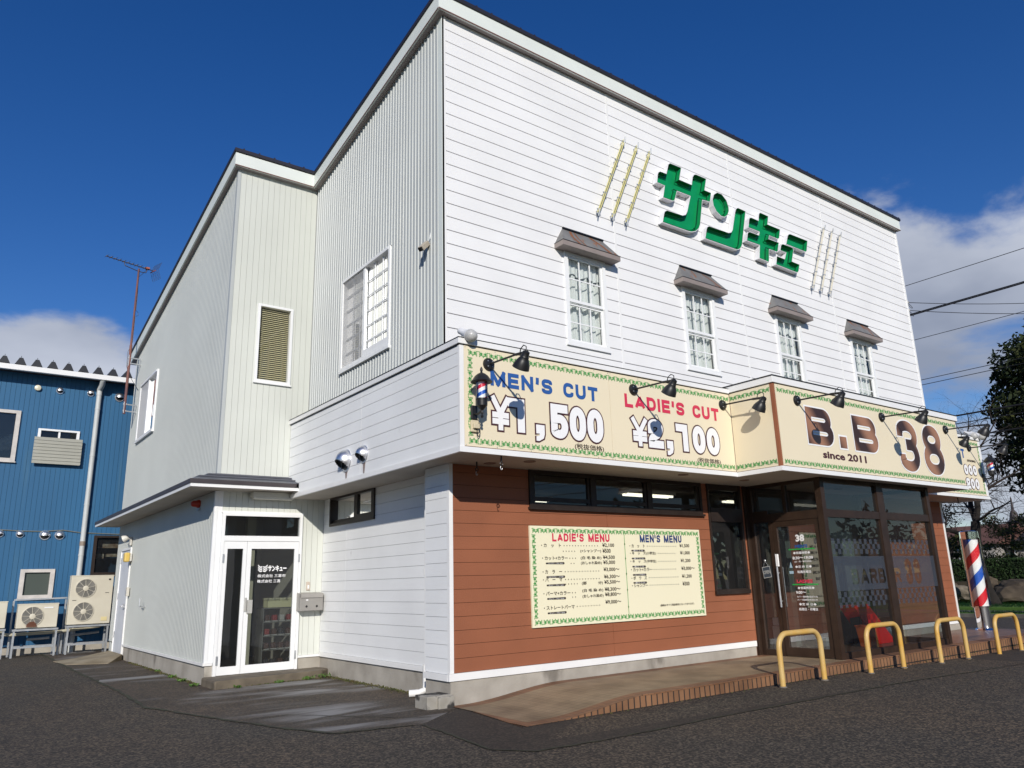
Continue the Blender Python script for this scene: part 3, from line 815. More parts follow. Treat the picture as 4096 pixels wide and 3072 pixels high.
# ------------------------------------------------------------------ sign band with coping and soffit
def sign_band():
    BX1 = 19.76
    mb = MB()   # core behind the boards
    mb.box(5.03, BX1-.02, YB+.02, YF-.001, 3.13, 4.43); mb.box(XE+.02, 16.63, YE+.02, YB+.02, 3.13, 4.43); mb.box(5.03, XU-.02, YF, YD-.001, 3.13, 4.43)
    P(mb, 'band_wall', M_jointlight)
    mb = MB(); lines = [3.135]+[3.306+.1735*k for k in range(7)]
    boards(mb, 'x', 5.0, YB+.035, YD-.002, [l for l in lines if l < 4.44]+[4.44], gap=.007, d=.02, seams=(10.6,)); build_each(mb, 'siding_wall', M_side, shop)
    mb = MB(); mb.box(4.992, 5.058, YB-.008, YB+.034, 3.135, 4.44); build_each(mb, 'corner_trim', M_trim, shop)
    mb = MB()   # coping along the top
    mb.box(4.965, XE-.0355, YB-.035, YF-.016, 4.455, 4.53); mb.box(4.965, XU-.012, YF-.016, YD-.002, 4.452, 4.527)
    mb.box(16.686, BX1+.035, YB-.035, YF-.016, 4.455, 4.53)
    mb.box(XE-.035, 16.685, YE-.035, YF-.017, 4.470, 4.575)
    P(mb, 'coping', M_trim, bevel=.004)
    mb = MB(); g = .012   # dark sheet edge above the coping, black strip below standing in for its shadow
    mb.box(4.985, XE-.03, YB-g, YB+.03, 4.443, 4.4545); mb.box(4.985, 5.03, YB+.03, YD-.003, 4.441, 4.4515); mb.box(16.69, BX1+g, YB-g, YB+.03, 4.443, 4.4545); mb.box(XE-g, 16.69, YE-g, YE+.03, 4.458, 4.4695); mb.box(XE-g, XE+.03, YE+.03, YB-g, 4.458, 4.4695)
    mb.box(XE-.045, 16.695, YE-.045, YF-.018, 4.5755, 4.592); mb.box(4.958, XE-.046, YB-.042, YF-.018, 4.5305, 4.538); mb.box(16.696, BX1+.042, YB-.042, YF-.018, 4.5305, 4.538); mb.box(4.958, XU-.013, YF-.016, YD-.002, 4.5275, 4.536)
    P(mb, 'coping_edge_and_shadow', M_black)
    mb = MB(); mb.box(5.06, XE-.03, YB-.014, YB-.0085, 3.132, 3.142); mb.box(XE+.05, 16.64, YE-.014, YE-.0085, 3.128, 3.139); mb.box(XE-.014, XE-.0085, YE+.05, YB-.02, 3.128, 3.137); mb.box(16.7, BX1, YB-.014, YB-.0085, 3.132, 3.142); build_each(mb, 'dark_line', M_brownj, shop)  # thin dark strips between the panels and the bottom trim
    mb = MB()   # bright strip along the bottom
    mb.box(4.975, XE-.0285, YB-.026, YB+.02, 3.062, 3.132); mb.box(4.975, 5.02, YB+.02, YD-.002, 3.060, 3.130); mb.box(16.679, BX1+.026, YB-.026, YB+.02, 3.062, 3.132); mb.box(BX1-.02, BX1+.026, YB+.02, YF, 3.06, 3.13)
    mb.box(XE-.028, 16.678, YE-.026, YE+.02, 3.058, 3.128); mb.box(XE-.028, XE+.02, YE+.02, YB+.02, 3.058, 3.128); mb.box(16.63, 16.678, YE+.02, YB+.02, 3.058, 3.128)
    P(mb, 'band_trim', M_trim)
    mb = MB()
    mb.box(5.021, XE+.02, YB+.021, YF+.3, ZS, ZS+.02); mb.box(XE+.021, 16.62, YE+.021, YF+.3, ZS, ZS+.02); mb.box(16.63, BX1-.021, YB+.021, YF+.3, ZS, ZS+.02); mb.box(5.021, XW+.02, YF+.3, YD, ZS, ZS+.02)
    P(mb, 'soffit', M_soffit)
    mb = MB()
    for x, y in ((5.90,8.44),(6.30,8.07),(9.38,8.06),(10.95,8.07),(13.9,8.1)): mb.lathe([(.085,0),(.085,-.008),(.062,-.01),(.06,-.004)], (x,y,ZS), n=16)
    build_each(mb, 'downlight', mat('rusty_downlight', (.22,.15,.12), .7), shop)
    mb = MB(); mb.box(BX1-.019, BX1, YB+.03, YF, 3.13, 4.44); build_each(mb, 'siding_wall', M_side, shop)
sign_band()

# ------------------------------------------------------------------ entrance canopy of the annex
def entrance_canopy():
    x0, y0, zb = 3.19, 13.12, 3.165
    mb = MB()
    mb.box(x0, 5.0, y0, YD, zb, zb+.02); mb.box(x0, XA, YD, 22.45, zb, zb+.02)
    P(mb, 'canopy_soffit', M_soffit)
    mb = MB(); mb.box(x0-.015, 5.0-.001, y0-.015, y0, zb-.005, zb+.05); mb.box(x0-.015, x0, y0, 22.45, zb-.005, zb+.05); P(mb, 'canopy_trim', M_trim)
    mb = MB()
    e = .03
    mb.box(x0-.03, 5.0-.001, y0-.03, y0+.02, zb+.051, zb+.12); mb.box(x0-.03, x0+.02, y0+.02, 22.46, zb+.051, zb+.12)
    P(mb, 'canopy_edge', M_roofb)
    mb = MB()
    za, zw = zb+.121, 3.47
    mb.quad((x0-.03,y0-.03,za),(4.999,y0-.03,za),(4.999,YD-.002,zw),(XA-.02,YD-.002,zw)); mb.quad((x0-.03,22.46,za),(x0-.03,y0-.03,za),(XA-.02,YD-.002,zw),(XA-.02,22.46,zw))
    mb.box(4.96,4.999,y0-.03,YD-.002,zb+.05,za+.02)
    for k in (0.36, .7):
        a = lambda t: (x0-.03+(XA-.02-x0+.03)*t, y0-.03+(YD-y0+.028)*t, za+(zw-za)*t+.012)
        p = a(k); mb.beam(p, (4.999, p[1], p[2]), .03, .02); mb.beam(p, (p[0], 22.4, p[2]), .03, .02)
    P(mb, 'canopy_roof', M_canroof)
entrance_canopy()
# ------------------------------------------------------------------ upper windows
def curtain_mesh(axis, p, u0, u1, v0, v1, folds=7, amp=.03, lace=True):
    mb = MB(); n = folds*8
    f = (lambda u, d, v: (u, p+d, v)) if axis == 'y' else (lambda u, d, v: (p+d, u, v))
    rnd = random.Random(int(u0*100)); ph = rnd.uniform(0,6)
    for k in range(n):
        a, b = k/n, (k+1)/n
        g = lambda t: amp*math.sin(ph+t*folds*6.283)+amp*.5*math.sin(ph*2+t*folds*2.7*6.283)
        mb.quad(f(u0+(u1-u0)*a, g(a), v0), f(u0+(u1-u0)*b, g(b), v0), f(u0+(u1-u0)*b, g(b), v1), f(u0+(u1-u0)*a, g(a), v1))
    if lace:   # scalloped valance across the top
        h = (v1-v0)*.20
        for k in range(n):
            a, b = k/n, (k+1)/n
            s = lambda t: v1-h-.06*abs(math.sin(t*3*math.pi))
            g = lambda t: -amp*1.6+amp*.4*math.sin(t*folds*9)
            mb.quad(f(u0+(u1-u0)*a, g(a), s(a)), f(u0+(u1-u0)*b, g(b), s(b)), f(u0+(u1-u0)*b, g(b), v1), f(u0+(u1-u0)*a, g(a), v1))
    return mb
def upper_window(x):
    x0, x1, z0, z1 = x, x+WW, WZ0, WZ1
    mb = MB(); t = .055
    mb.box(x0-.01, x0+t, YF-.03, YF+.08, z0, z1); mb.box(x1-t, x1+.01, YF-.03, YF+.08, z0, z1); mb.box(x0+t, x1-t, YF-.03, YF+.08, z0, z0+t); mb.box(x0+t, x1-t, YF-.03, YF+.08, z1-t, z1)
    mb.box(x0-.03, x1+.03, YF-.035, YF+.012, z0-.03, z0-.001)
    zm = z0+(z1-z0)*.46
    # upper sash in front, lower sash set back
    a, b = x0+t, x1-t
    for (s0, s1, y) in ((zm, z1-t, YF-.005), (z0+t, zm-.005, YF+.03)):
        mb.box(a, a+.035, y, y+.03, s0, s1); mb.box(b-.035, b, y, y+.03, s0, s1); mb.box(a+.035, b-.035, y, y+.03, s0, s0+.05); mb.box(a+.035, b-.035, y, y+.03, s1-.035, s1)
    fr = P(mb, 'window', M_alu)
    mb = MB()
    for (s0, s1, y) in ((zm+.05, z1-t-.035, YF+.004), (z0+t+.05, zm-.04, YF+.039)):
        for k in (1, 2): u = a+.035+(b-a-.07)*k/3; mb.box(u-.011, u+.011, y, y+.012, s0, s1)
        c = (s0+s1)/2
        for k in range(3): u0 = a+.035+(b-a-.07)*k/3; u1 = a+.035+(b-a-.07)*(k+1)/3; mb.box(u0+.011, u1-.011, y, y+.012, c-.010, c+.010)
    mb.build('muntin', M_alu, fr)
    mb = MB()
    for (s0, s1, y) in ((zm, z1-t, YF+.018), (z0+t, zm, YF+.053)): mb.quad((a,y,s0),(b,y,s0),(b,y,s1),(a,y,s1))
    mb.build('pane', M_pane, fr)
    curtain_mesh('y', YF+.16, x0-.05, x1+.02, z0-.05, z1+.05).build('curtain', M_curtain, fr, smooth=True)
for x in WX: upper_window(x)
def window_hood(x, seed):
    cx = x+WW/2; w = .635; d = .22; zb, zf, zt = 6.745, 6.83, 7.155
    mb = MB()
    mb.quad((cx-w,YF-d,zf),(cx+w,YF-d,zf),(cx+w*.715,YF-.001,zt),(cx-w*.715,YF-.001,zt))
    mb.quad((cx-w,YF-.001,zf),(cx-w,YF-d,zf),(cx-w*.715,YF-.001,zt)); mb.quad((cx+w,YF-d,zf),(cx+w,YF-.001,zf),(cx+w*.715,YF-.001,zt))
    h = P(mb, 'window_hood', M_hood)
    mb = MB()   # rust runs down the slope
    for s0, s1, wd in ((( .17,.30,.055),(.27,.40,.03),(.66,.84,.075)),((.70,.86,.05),),(),((.80,.92,.03),))[seed]:
        a = lambda s, t: (cx-w+2*w*(s if t == 0 else s), 0, 0)
        pts = [(cx-w*.715+2*w*.715*s0, YF-.02, zt-.03), (cx-w+2*w*(s0*.5+s1*.5), YF-d*.5-.001, (zf+zt)/2), (cx-w+2*w*s1, YF-d, zf+.004)]
        for p, q in zip(pts[:-1], pts[1:]): mb.quad((p[0]-wd*.5,p[1]-.003,p[2]+.003),(p[0]+wd*.5,p[1]-.003,p[2]+.003),(q[0]+wd*.6,q[1]-.003,q[2]+.003),(q[0]-wd*.6,q[1]-.003,q[2]+.003))
    if mb.f: mb.build('rust_streak', film_mat('rust_run', (.26,.095,.035), .8), h)
    mb = MB(); mb.box(cx-w-.004, cx+w+.004, YF-d-.004, YF-.001, zb, zf-.004); mb.build('hood_edge', M_hoode, h)
    mb = MB(); mb.box(cx-w*.72, cx+w*.72, YF-.03, YF-.001, zt-.004, zt+.022); mb.box(cx-w-.008, cx+w+.008, YF-d-.01, YF-.001, zf-.003, zf+.006); mb.build('flashing', M_black, h)
for k, x in enumerate(WX): window_hood(x, k)
def side_window():
    y0, y1, z0, z1 = SWH[0]; x = XU; t = .05
    mb = MB()
    mb.box(x-.035, x+.08, y0, y0+t, z0, z1); mb.box(x-.035, x+.08, y1-t, y1, z0, z1); mb.box(x-.035, x+.08, y0+t, y1-t, z0, z0+t); mb.box(x-.04, x+.08, y0+t, y1-t, z1-t, z1)
    ym = 11.26; mb.box(x-.02, x+.03, ym-.035, ym+.035, z0+t, z1-t); mb.box(x-.05, x+.02, y0-.02, y1+.02, z0-.05, z0-.001); mb.box(x-.02, x+.02, y0+t, ym-.035, z0+t, z0+t+.11)
    fr = P(mb, 'window', M_alu)
    mb = MB()
    for a, b, dx in ((y0+t, ym-.035, .02), (ym+.035, y1-t, .055)):
        for k in (1, 2): u = a+(b-a)*k/3; mb.box(x+dx, x+dx+.012, u-.012, u+.012, z0+t, z1-t)
        for k in range(1, 6):
            v = z0+t+(z1-z0-2*t)*k/6; mb.box(x+dx-.002, x+dx+.010, a, b, v-.010, v+.010)
    mb.build('muntin', M_alu, fr)
    mb = MB(); mb.quad((x+.045,y0+t,z0+t),(x+.045,ym,z0+t),(x+.045,ym,z1-t),(x+.045,y0+t,z1-t)); mb.quad((x+.078,ym,z0+t),(x+.078,y1-t,z0+t),(x+.078,y1-t,z1-t),(x+.078,ym,z1-t)); mb.build('pane', M_pane, fr)
    mb = MB(); mb.quad((x-.012,ym+.03,z0+t),(x-.012,y1-t,z0+t),(x-.012,y1-t,z1-t),(x-.012,ym+.03,z1-t)); mb.build('insect_screen', film_mat('screen_mesh', (.42,.42,.42), .55), fr)
    curtain_mesh('x', x+.22, y0-.1, y1+.1, z0-.1, z1-.22, folds=11, amp=.045, lace=False).build('curtain', M_curtain, fr, smooth=True)
side_window()
def blind_window():
    x0, x1, z0, z1 = NWH[0]; t = .045; y = YD
    mb = MB(); mb.box(x0-.005, x0+t, y-.03, y+.08, z0, z1); mb.box(x1-t, x1+.005, y-.03, y+.08, z0, z1); mb.box(x0+t, x1-t, y-.03, y+.08, z0, z0+t); mb.box(x0+t, x1-t, y-.03, y+.08, z1-t, z1); mb.box(x0-.02, x1+.02, y-.04, y+.005, z0-.03, z0-.001)
    fr = P(mb, 'window', M_alu)
    mb = MB(); mb.quad((x0+t,y+.02,z0+t),(x1-t,y+.02,z0+t),(x1-t,y+.02,z1-t),(x0+t,y+.02,z1-t)); mb.build('pane', M_pane, fr)
    mb = MB(); n = 36
    for k in range(n):
        v = z0+t+.01+(z1-z0-2*t-.02)*k/n
        mb.quad((x0+t+.04,y+.045,v),(x1-t-.01,y+.045,v),(x1-t-.01,y+.075,v+.030),(x0+t+.04,y+.075,v+.030))
    mb.build('blind', mat('blind_slat', (.62,.57,.36), .5), fr)
blind_window()
def left_window():
    y0, y1, z0, z1 = LWH[0]; x = XA; t = .05
    mb = MB(); mb.box(x-.04, x+.08, y0, y0+t, z0, z1); mb.box(x-.04, x+.08, y1-t, y1, z0, z1); mb.box(x-.04, x+.08, y0+t, y1-t, z0, z0+t); mb.box(x-.05, x+.08, y0+t, y1-t, z1-t, z1); mb.box(x-.06, x, y0-.02, y1+.02, z0-.04, z0-.001)
    mb.box(x-.03, x+.03, 20.12, 20.22, z0+t, z1-t)
    fr = P(mb, 'window', M_alu)
    mb = MB(); mb.quad((x+.03,y0+t,z0+t),(x+.03,20.15,z0+t),(x+.03,20.15,z1-t),(x+.03,y0+t,z1-t)); mb.quad((x+.055,20.15,z0+t),(x+.055,y1-t,z0+t),(x+.055,y1-t,z1-t),(x+.055,20.15,z1-t)); mb.build('pane', M_panemir, fr)
    mb = MB(); mb.quad((x-.02,20.22,z0+t),(x-.02,y1-t,z0+t),(x-.02,y1-t,z1-t),(x-.02,20.22,z1-t)); mb.build('insect_screen', film_mat('screen_white', (.62,.62,.62), .72), fr)
left_window()
# ------------------------------------------------------------------ white entrance door of the annex
def entrance_door():
    x0, x1, z0, z1 = 3.86, 5.29, .13, 2.79; y = YD; t = .05; zt = 2.31
    mb = MB()
    mb.box(x0, x0+t, y-.05, y+.05, z0, z1); mb.box(x1-t, x1, y-.05, y+.05, z0, z1); mb.box(x0+t, x1-t, y-.05, y+.05, z1-t, z1); mb.box(x0+t, x1-t, y-.05, y+.05, zt, zt+.09)
    mb.box(x0-.02, x1+.02, y-.035, y-.001, z1+.001, z1+.035)
    fr = P(mb, 'door', M_alu)
    mb = MB(); mb.quad((x0+t,y,zt),(x1-t,y,zt),(x1-t,y,z1),(x0+t,y,z1))
    mb.build('pane', M_paned, fr)
    for (a, b, lft) in ((x0+t+.004, 4.306, True), (4.312, x1-t-.004, False)):
        mb = MB(); s = .062 if lft else .075
        mb.box(a, a+s, y-.04, y+.005, z0+.005, zt-.006); mb.box(b-s, b, y-.04, y+.005, z0+.005, zt-.006); mb.box(a+s, b-s, y-.04, y+.005, z0+.005, z0+.135); mb.box(a+s, b-s, y-.04, y+.005, zt-.13, zt-.006)
        lf = mb.build('door_leaf', M_alu, fr)
    mb = MB(); mb.quad((x0+t,y-.02,z0),(x1-t,y-.02,z0),(x1-t,y-.02,zt),(x0+t,y-.02,zt)); mb.build('pane', M_paned, fr)
    mb = MB(); mb.box(4.355, 4.44, y-.085, y-.042, 1.10, 1.32); mb.box(4.315, 4.345, y-.06, y-.041, 1.13, 1.36); mb.build('handle', mat('handle_alu', (.55,.54,.50), .35, metal=.4), fr)
    mb = MB()
    for z in (.30, 1.95):
        mb.box(x0+.035, x0+.062, y-.062, y-.051, z, z+.14); mb.box(x1-.062, x1-.035, y-.062, y-.051, z, z+.14)
    build_each(mb, 'hinge', M_galv, fr)
    fn = lambda a, b, d: (a, y-.024-d, b)
    mb = MB(); type_text(mb, '株式会社 三喜市', 4.52, 5.02, 1.69, 1.745, fn, .012); type_text(mb, '株式会社 三喜', 4.52, 4.93, 1.60, 1.655, fn, .012)
    type_text(mb, 'サンキュー', 4.70, 5.03, 1.79, 1.895, fn, .05)
    for k in range(3):   # open-book mark of waving pages
        for sg in (-1, 1):
            pts = [(4.605+sg*(.008+.075*t), 1.885-.035*k-.022*math.sin(t*3.1)+.028*t) for t in [i/6 for i in range(7)]]
            for (p, q) in zip(pts[:-1], pts[1:]): mb.quad(fn(p[0],p[1],0), fn(q[0],q[1],0), fn(q[0],q[1]-.022,0), fn(p[0],p[1]-.022,0))
    mb.build('lettering', M_whiteink, fr)
    # hall behind the door
    mb = MB(); mb.box(XA+.06, XW-.02, YD+.1, 16.9, .10, .128); P(mb, 'hall_floor', mat('hall_floor', (.30,.26,.20), .5))
    mb = MB(); mb.box(XA+.05, XA+.09, YD+.1, 16.9, .13, 3.16); mb.box(XW-.03, XW-.0005+.01, YD+.1, 16.9, .13, 3.16); mb.box(XA+.05, XW, 16.9, 16.95, .13, 3.16); mb.box(XA+.05, XW, YD+.1, 16.9, 3.161, 3.18)
    P(mb, 'hall_wall', M_room)
    mb = MB(); mb.box(4.62, 4.78, 14.6, 14.75, .13, 2.9); mb.box(4.1,4.5,15.6,16.2,.13,.55); P(mb, 'hall_partition', mat('hall_partition', (.55,.52,.40), .8))
entrance_door()
def stoop():
    mb = MB(); mb.prism([(3.70,12.86),(5.55,13.06),(5.78,13.30),(5.69,YD-.004),(3.70,YD-.004)], lambda p: (p[0],p[1],.127), lambda p: (p[0],p[1],-.05))
    o = mb.build('door_step', mat('step_concrete', (.17,.14,.10), .8, c2=(.10,.082,.06), vscale=4, bump=.4), None, bevel=.025); struct(o)
    mb = MB(); mb.prism([(3.70,20.2),(3.70,21.85),(3.0,21.85),(2.45,21.3),(2.55,20.0),(3.3,19.45)], lambda p: (p[0],p[1],.13 if p[0] > 3.3 else .012), lambda p: (p[0],p[1],-.05)); struct(mb.build('door_ramp', mat('ramp_concrete', (.32,.27,.19), .85, c2=(.20,.16,.10), vscale=2), None, bevel=.01))
stoop()
def downpipe():
    mb = MB(); x, y = XW-.08, 9.69
    mb.tube([(x,y,3.06),(x,y,.40)], .030, 10); mb.tube([(x,y,.42),(x,y,.20),(x-.02,y-.02,.10),(x-.08,y+.05,.06),(x-.2,y+.12,.055)], .048, 12); mb.tube([(x,y,1.62),(x,y,1.72)], .036, 10)
    P(mb, 'downpipe', M_trim, smooth=True)
downpipe()
def vent_hoods():
    for (y, z, r) in ((11.10,3.42,.165),(10.47,3.43,.125)):
        mb = MB(); n = 18; c = Vector((5.0, y, z))
        # quarter-sphere cowl open towards the ground, with a wall flange
        mb.lathe([(r*1.1,0),(r*1.1,-.012),(r,-.016)], tuple(c), (1,0,0), 24)
        NI, NJ = 16, 44
        def pt(i, j):
            th = R(90)*i/NI; ph = 2*math.pi*j/NJ
            return Vector((-r*1.05*math.sin(th)-.012, r*math.cos(th)*math.cos(ph), r*math.cos(th)*math.sin(ph)))
        for i in range(NI):
            for j in range(NJ):
                q = [pt(i,j), pt(i,j+1), pt(i+1,j+1), pt(i+1,j)]; m = sum(q, Vector())/4
                if m.z < -r*.86-.80*m.x*1.0-.0 : continue
                mb.quad(*[tuple(c+v) for v in q])
        h = P(mb, 'vent_hood', M_steel, smooth=True)
        mb = MB(); mb.lathe([(r*.92,-.018),(.0,-.020)], tuple(c), (1,0,0), 20, cap=False); mb.build('vent_opening', M_black, h)
        mb = MB(); mb.quad((4.997,y-.05,z-r*1.05),(4.997,y+.04,z-r*1.05),(4.997,y+.025,3.14),(4.997,y-.02,3.14)); mb.build('rust_streak', film_mat('rust_streak', (.16,.06,.025), .55), h)
vent_hoods()
# ------------------------------------------------------------------ brown-framed shop windows
def awning_windows():
    x0, x1, z0, z1 = AW
    mb = MB(); t = .06
    mb.box(x0, x0+t, YF-.03, YF+.09, z0, z1); mb.box(x1-t, x1, YF-.03, YF+.09, z0, z1); mb.box(x0+t, x1-t, YF-.03, YF+.09, z0, z0+t); mb.box(x0+t, x1-t, YF-.03, YF+.09, z1-t, z1)
    for xm in (7.99, 9.235): mb.box(xm-.04, xm+.04, YF-.03, YF+.09, z0+t, z1-t)
    mb.box(x0-.02, x1+.02, YF-.06, YF-.001, z0-.035, z0-.001)
    for a, b in ((x0+t, 7.95), (8.03, 9.195), (9.275, x1-t)):
        for c in ((a, a+.05), (b-.05, b)): mb.box(c[0], c[1], YF-.012, YF+.03, z0+t, z1-t)
        mb.box(a+.05, b-.05, YF-.012, YF+.03, z0+t+.03, z0+t+.09)
    w = P(mb, 'window', M_bronze)
    mb = MB(); mb.quad((x0+t,YF+.01,z0+t),(x1-t,YF+.01,z0+t),(x1-t,YF+.01,z1-t),(x0+t,YF+.01,z1-t)); mb.build('pane', M_paned, w)
    # tall window beside the door with its top light
    x0, x1, z0, z1 = TW
    mb = MB(); t = .055
    mb.box(x0, x0+.045, YF-.02, YF+.09, z0, z1); mb.box(x1-t, x1, YF-.03, YF+.09, z0, z1); mb.box(x0+.045, x1-t, YF-.02, YF+.09, z0, z0+t); mb.box(x0+.045, x1-t, YF-.02, YF+.09, z1-.10, z1); mb.box(x0+.045, x1-t, YF-.03, YF+.09, 2.42, 2.66)
    mb.box(x0-.02, x1, YF-.05, YF-.021, z0-.03, z0+.03)
    w = P(mb, 'window', M_bronze)
    mb = MB(); mb.quad((x0,YF+.01,z0),(x1,YF+.01,z0),(x1,YF+.01,z1),(x0,YF+.01,z1)); mb.build('pane', M_panemir, w)
awning_windows()
VX0, VX1, VY, VZ = 11.80, 15.56, 7.20, .145
def vestibule():
    z0, z1 = VZ, ZS
    mb = MB(); s = .11
    # corner posts and the rails of the glass porch
    mb.box(VX0, VX0+s, VY, VY+s, z0, z1-.001); mb.box(VX1-s, VX1, VY, VY+s, z0, z1-.001); mb.box(VX0, VX0+s, YF-s, YF-.016, z0, z1-.001); mb.box(VX1-s, VX1, YF-s, YF-.016, z0, z1-.001)
    mb.box(13.61, 13.83, VY+.005, VY+s-.01, z0, z1-.001)
    for a, b in ((VX0+s, 13.61), (13.83, VX1-s)):
        mb.box(a, b, VY+.01, VY+.09, z0, z0+.10); mb.box(a, b, VY+.01, VY+.09, 2.41, 2.54); mb.box(a, b, VY+.01, VY+.09, z1-.06, z1-.001)
    for x in (VX0, VX1-s):
        mb.box(x+.01, x+.09, VY+s, YF-s, 2.40, 2.54); mb.box(x+.01, x+.09, VY+s, YF-s, z1-.06, z1-.001)
    mb.box(VX1-s+.01, VX1-.01, VY+s, YF-s, z0, z0+.10); mb.box(11.701, VX0-.001, YF-.03, YF+.09, z0, z1-.001)
    mb.box(VX0+.005, VX0+.095, 8.24, 8.30, z0, 2.40); mb.box(VX0+.01, VX0+.09, 8.30, YF-s, z0, z0+.10); mb.box(VX0+.01, VX0+.09, 8.30, YF-s, 2.54, 2.6)
    mb.box(VX0+.01, VX0+.09, 7.9, 7.96, 2.54, z1-.06)
    fr = P(mb, 'glass_porch', M_bronzel)
    mb = MB()
    for a, b in ((VX0+s, 13.61), (13.83, VX1-s)):
        for c, d in ((z0+.10, 2.41), (2.54, z1-.06)): mb.quad((a,VY+.05,c),(b,VY+.05,c),(b,VY+.05,d),(a,VY+.05,d))
    mb.quad((VX1-.05,VY+s,z0+.1),(VX1-.05,YF-s,z0+.1),(VX1-.05,YF-s,z1-.06),(VX1-.05,VY+s,z1-.06))
    mb.quad((VX0+.05,VY+s,2.54),(VX0+.05,YF-s,2.54),(VX0+.05,YF-s,z1-.06),(VX0+.05,VY+s,z1-.06))
    mb.quad((VX0+.05,8.30,z0+.1),(VX0+.05,YF-s,z0+.1),(VX0+.05,YF-s,2.40),(VX0+.05,8.30,2.40))
    mb.build('pane', M_paned, fr)
    # door
    mb = MB(); y0, y1 = VY+s+.01, 8.235; a, b = VX0+.02, VX0+.075; w = .085
    mb.box(a, b, y0, y0+w, z0+.01, 2.395); mb.box(a, b, y1-w, y1, z0+.01, 2.395); mb.box(a, b, y0+w, y1-w, z0+.01, z0+.15); mb.box(a, b, y0+w, y1-w, 2.30, 2.395)
    dr = mb.build('door', M_bronzel, fr)
    mb = MB(); mb.quad((VX0+.045,y0+w,z0+.15),(VX0+.045,y1-w,z0+.15),(VX0+.045,y1-w,2.30),(VX0+.045,y0+w,2.30)); mb.build('pane', M_panemir, dr)
    mb = MB()
    for x in (VX0-.03, VX0+.125): mb.tube([(x,8.19,.95),(x,8.19,1.62)], .016, 8); mb.beam((VX0+.02,8.19,1.05),(x,8.19,1.05),.015,.015); mb.beam((VX0+.02,8.19,1.52),(x,8.19,1.52),.015,.015)
    mb.build('handle', M_galv, dr)
    mb = MB(); mb.box(VX0-.006, VX0+.019, 8.17, 8.22, 1.63, 1.84); mb.build('push_plate', M_whiteink, dr)
    fn = lambda y, z, d: (VX0+.040-d, y, z)
    rv = lambda y, z, d: fn(15.51-y, z, d)       # text reads left to right towards the street
    B = lambda mbb, t, a, b, c, d, bold=.02: type_text(mbb, t, 15.51-a, 15.51-b, c, d, rv, bold)
    mb = MB()
    B(mb, '38', 7.81, 7.64, 2.03, 2.15, .05); B(mb, '◆営業時間◆', 7.89, 7.56, 1.82, 1.865); B(mb, '8:30〜19:00', 7.91, 7.52, 1.735, 1.785, .03); B(mb, '(土・日・祝日18:00)', 7.88, 7.56, 1.68, 1.715, .015)
    B(mb, '◆定 休 日◆', 7.88, 7.56, 1.59, 1.635); B(mb, '毎週月曜日', 7.85, 7.59, 1.505, 1.55); B(mb, '◆営業時間◆', 7.88, 7.56, 1.24, 1.285); B(mb, '9:00〜', 7.92, 7.73, 1.165, 1.215, .03)
    B(mb, 'カラー最終受付は16:00', 7.91, 7.52, 1.105, 1.135, .012); B(mb, 'パーマ最終受付は15:00', 7.91, 7.53, 1.055, 1.085, .012); B(mb, '◆定 休 日◆', 7.89, 7.56, .975, 1.02); B(mb, '毎週日・月曜日', 7.90, 7.55, .895, .94)
    build_each(mb, 'lettering', M_whiteink, dr, tol=.035)
    mb = MB(); B(mb, "MEN'S", 7.84, 7.60, 1.925, 1.98, .04); mb.build('lettering', M_blue, dr)
    mb = MB(); B(mb, 'LADIES', 7.88, 7.58, 1.345, 1.40, .04); mb.build('lettering', M_red, dr)
    mb = MB(); mb.quad(fn(7.97,1.895,0),fn(7.47,1.895,0),fn(7.47,1.915,0),fn(7.97,1.915,0)); mb.quad(fn(7.97,1.31,0),fn(7.48,1.31,0),fn(7.48,1.33,0),fn(7.97,1.33,0)); build_each(mb, 'green_line', mat('tape_green', (.02,.36,.06), .5), dr)
    mb = MB(); mb.quad(fn(8.0,1.50,0),fn(7.92,1.50,0),fn(7.92,1.545,0),fn(8.0,1.545,0)); mb.quad(fn(7.99,1.60,0),fn(7.93,1.60,0),fn(7.96,1.70,0)); build_each(mb, 'sticker', mat('sticker_blue', (.35,.5,.6), .5), dr)
    # frosted film with the lettering left clear
    fz = lambda x, z: (x, VY+.044, z)
    mb = MB(); strokes = []
    def collect(text, x0, x1, z0, z1, t):
        ws = [GL[c][0] for c in text]; scale = (x1-x0)/(sum(ws)+.17*(len(text)-1)); x = x0; h = z1-z0
        for c in text:
            w = GL[c][0]*scale
            for closed, pts in GL[c][1]:
                L = rounded([((x+t/2+p[0]*(w-t), z0+t/2+p[1]*(h-t))+((p[2]*h,) if len(p) > 2 else ())) for p in pts], closed)
                if closed: L = L+[L[0]]
                strokes.extend((a, b, t/2) for a, b in zip(L[:-1], L[1:]))
            x += w+.17*scale
    collect('BARBER', 12.48, 14.12, 1.295, 1.555, .062); collect('38', 14.30, 14.86, 1.255, 1.71, .10)
    A = np.array([[s[0].x, s[0].y] for s in strokes]); Bp = np.array([[s[1].x, s[1].y] for s in strokes]); T = np.array([s[2] for s in strokes])
    c = .0125
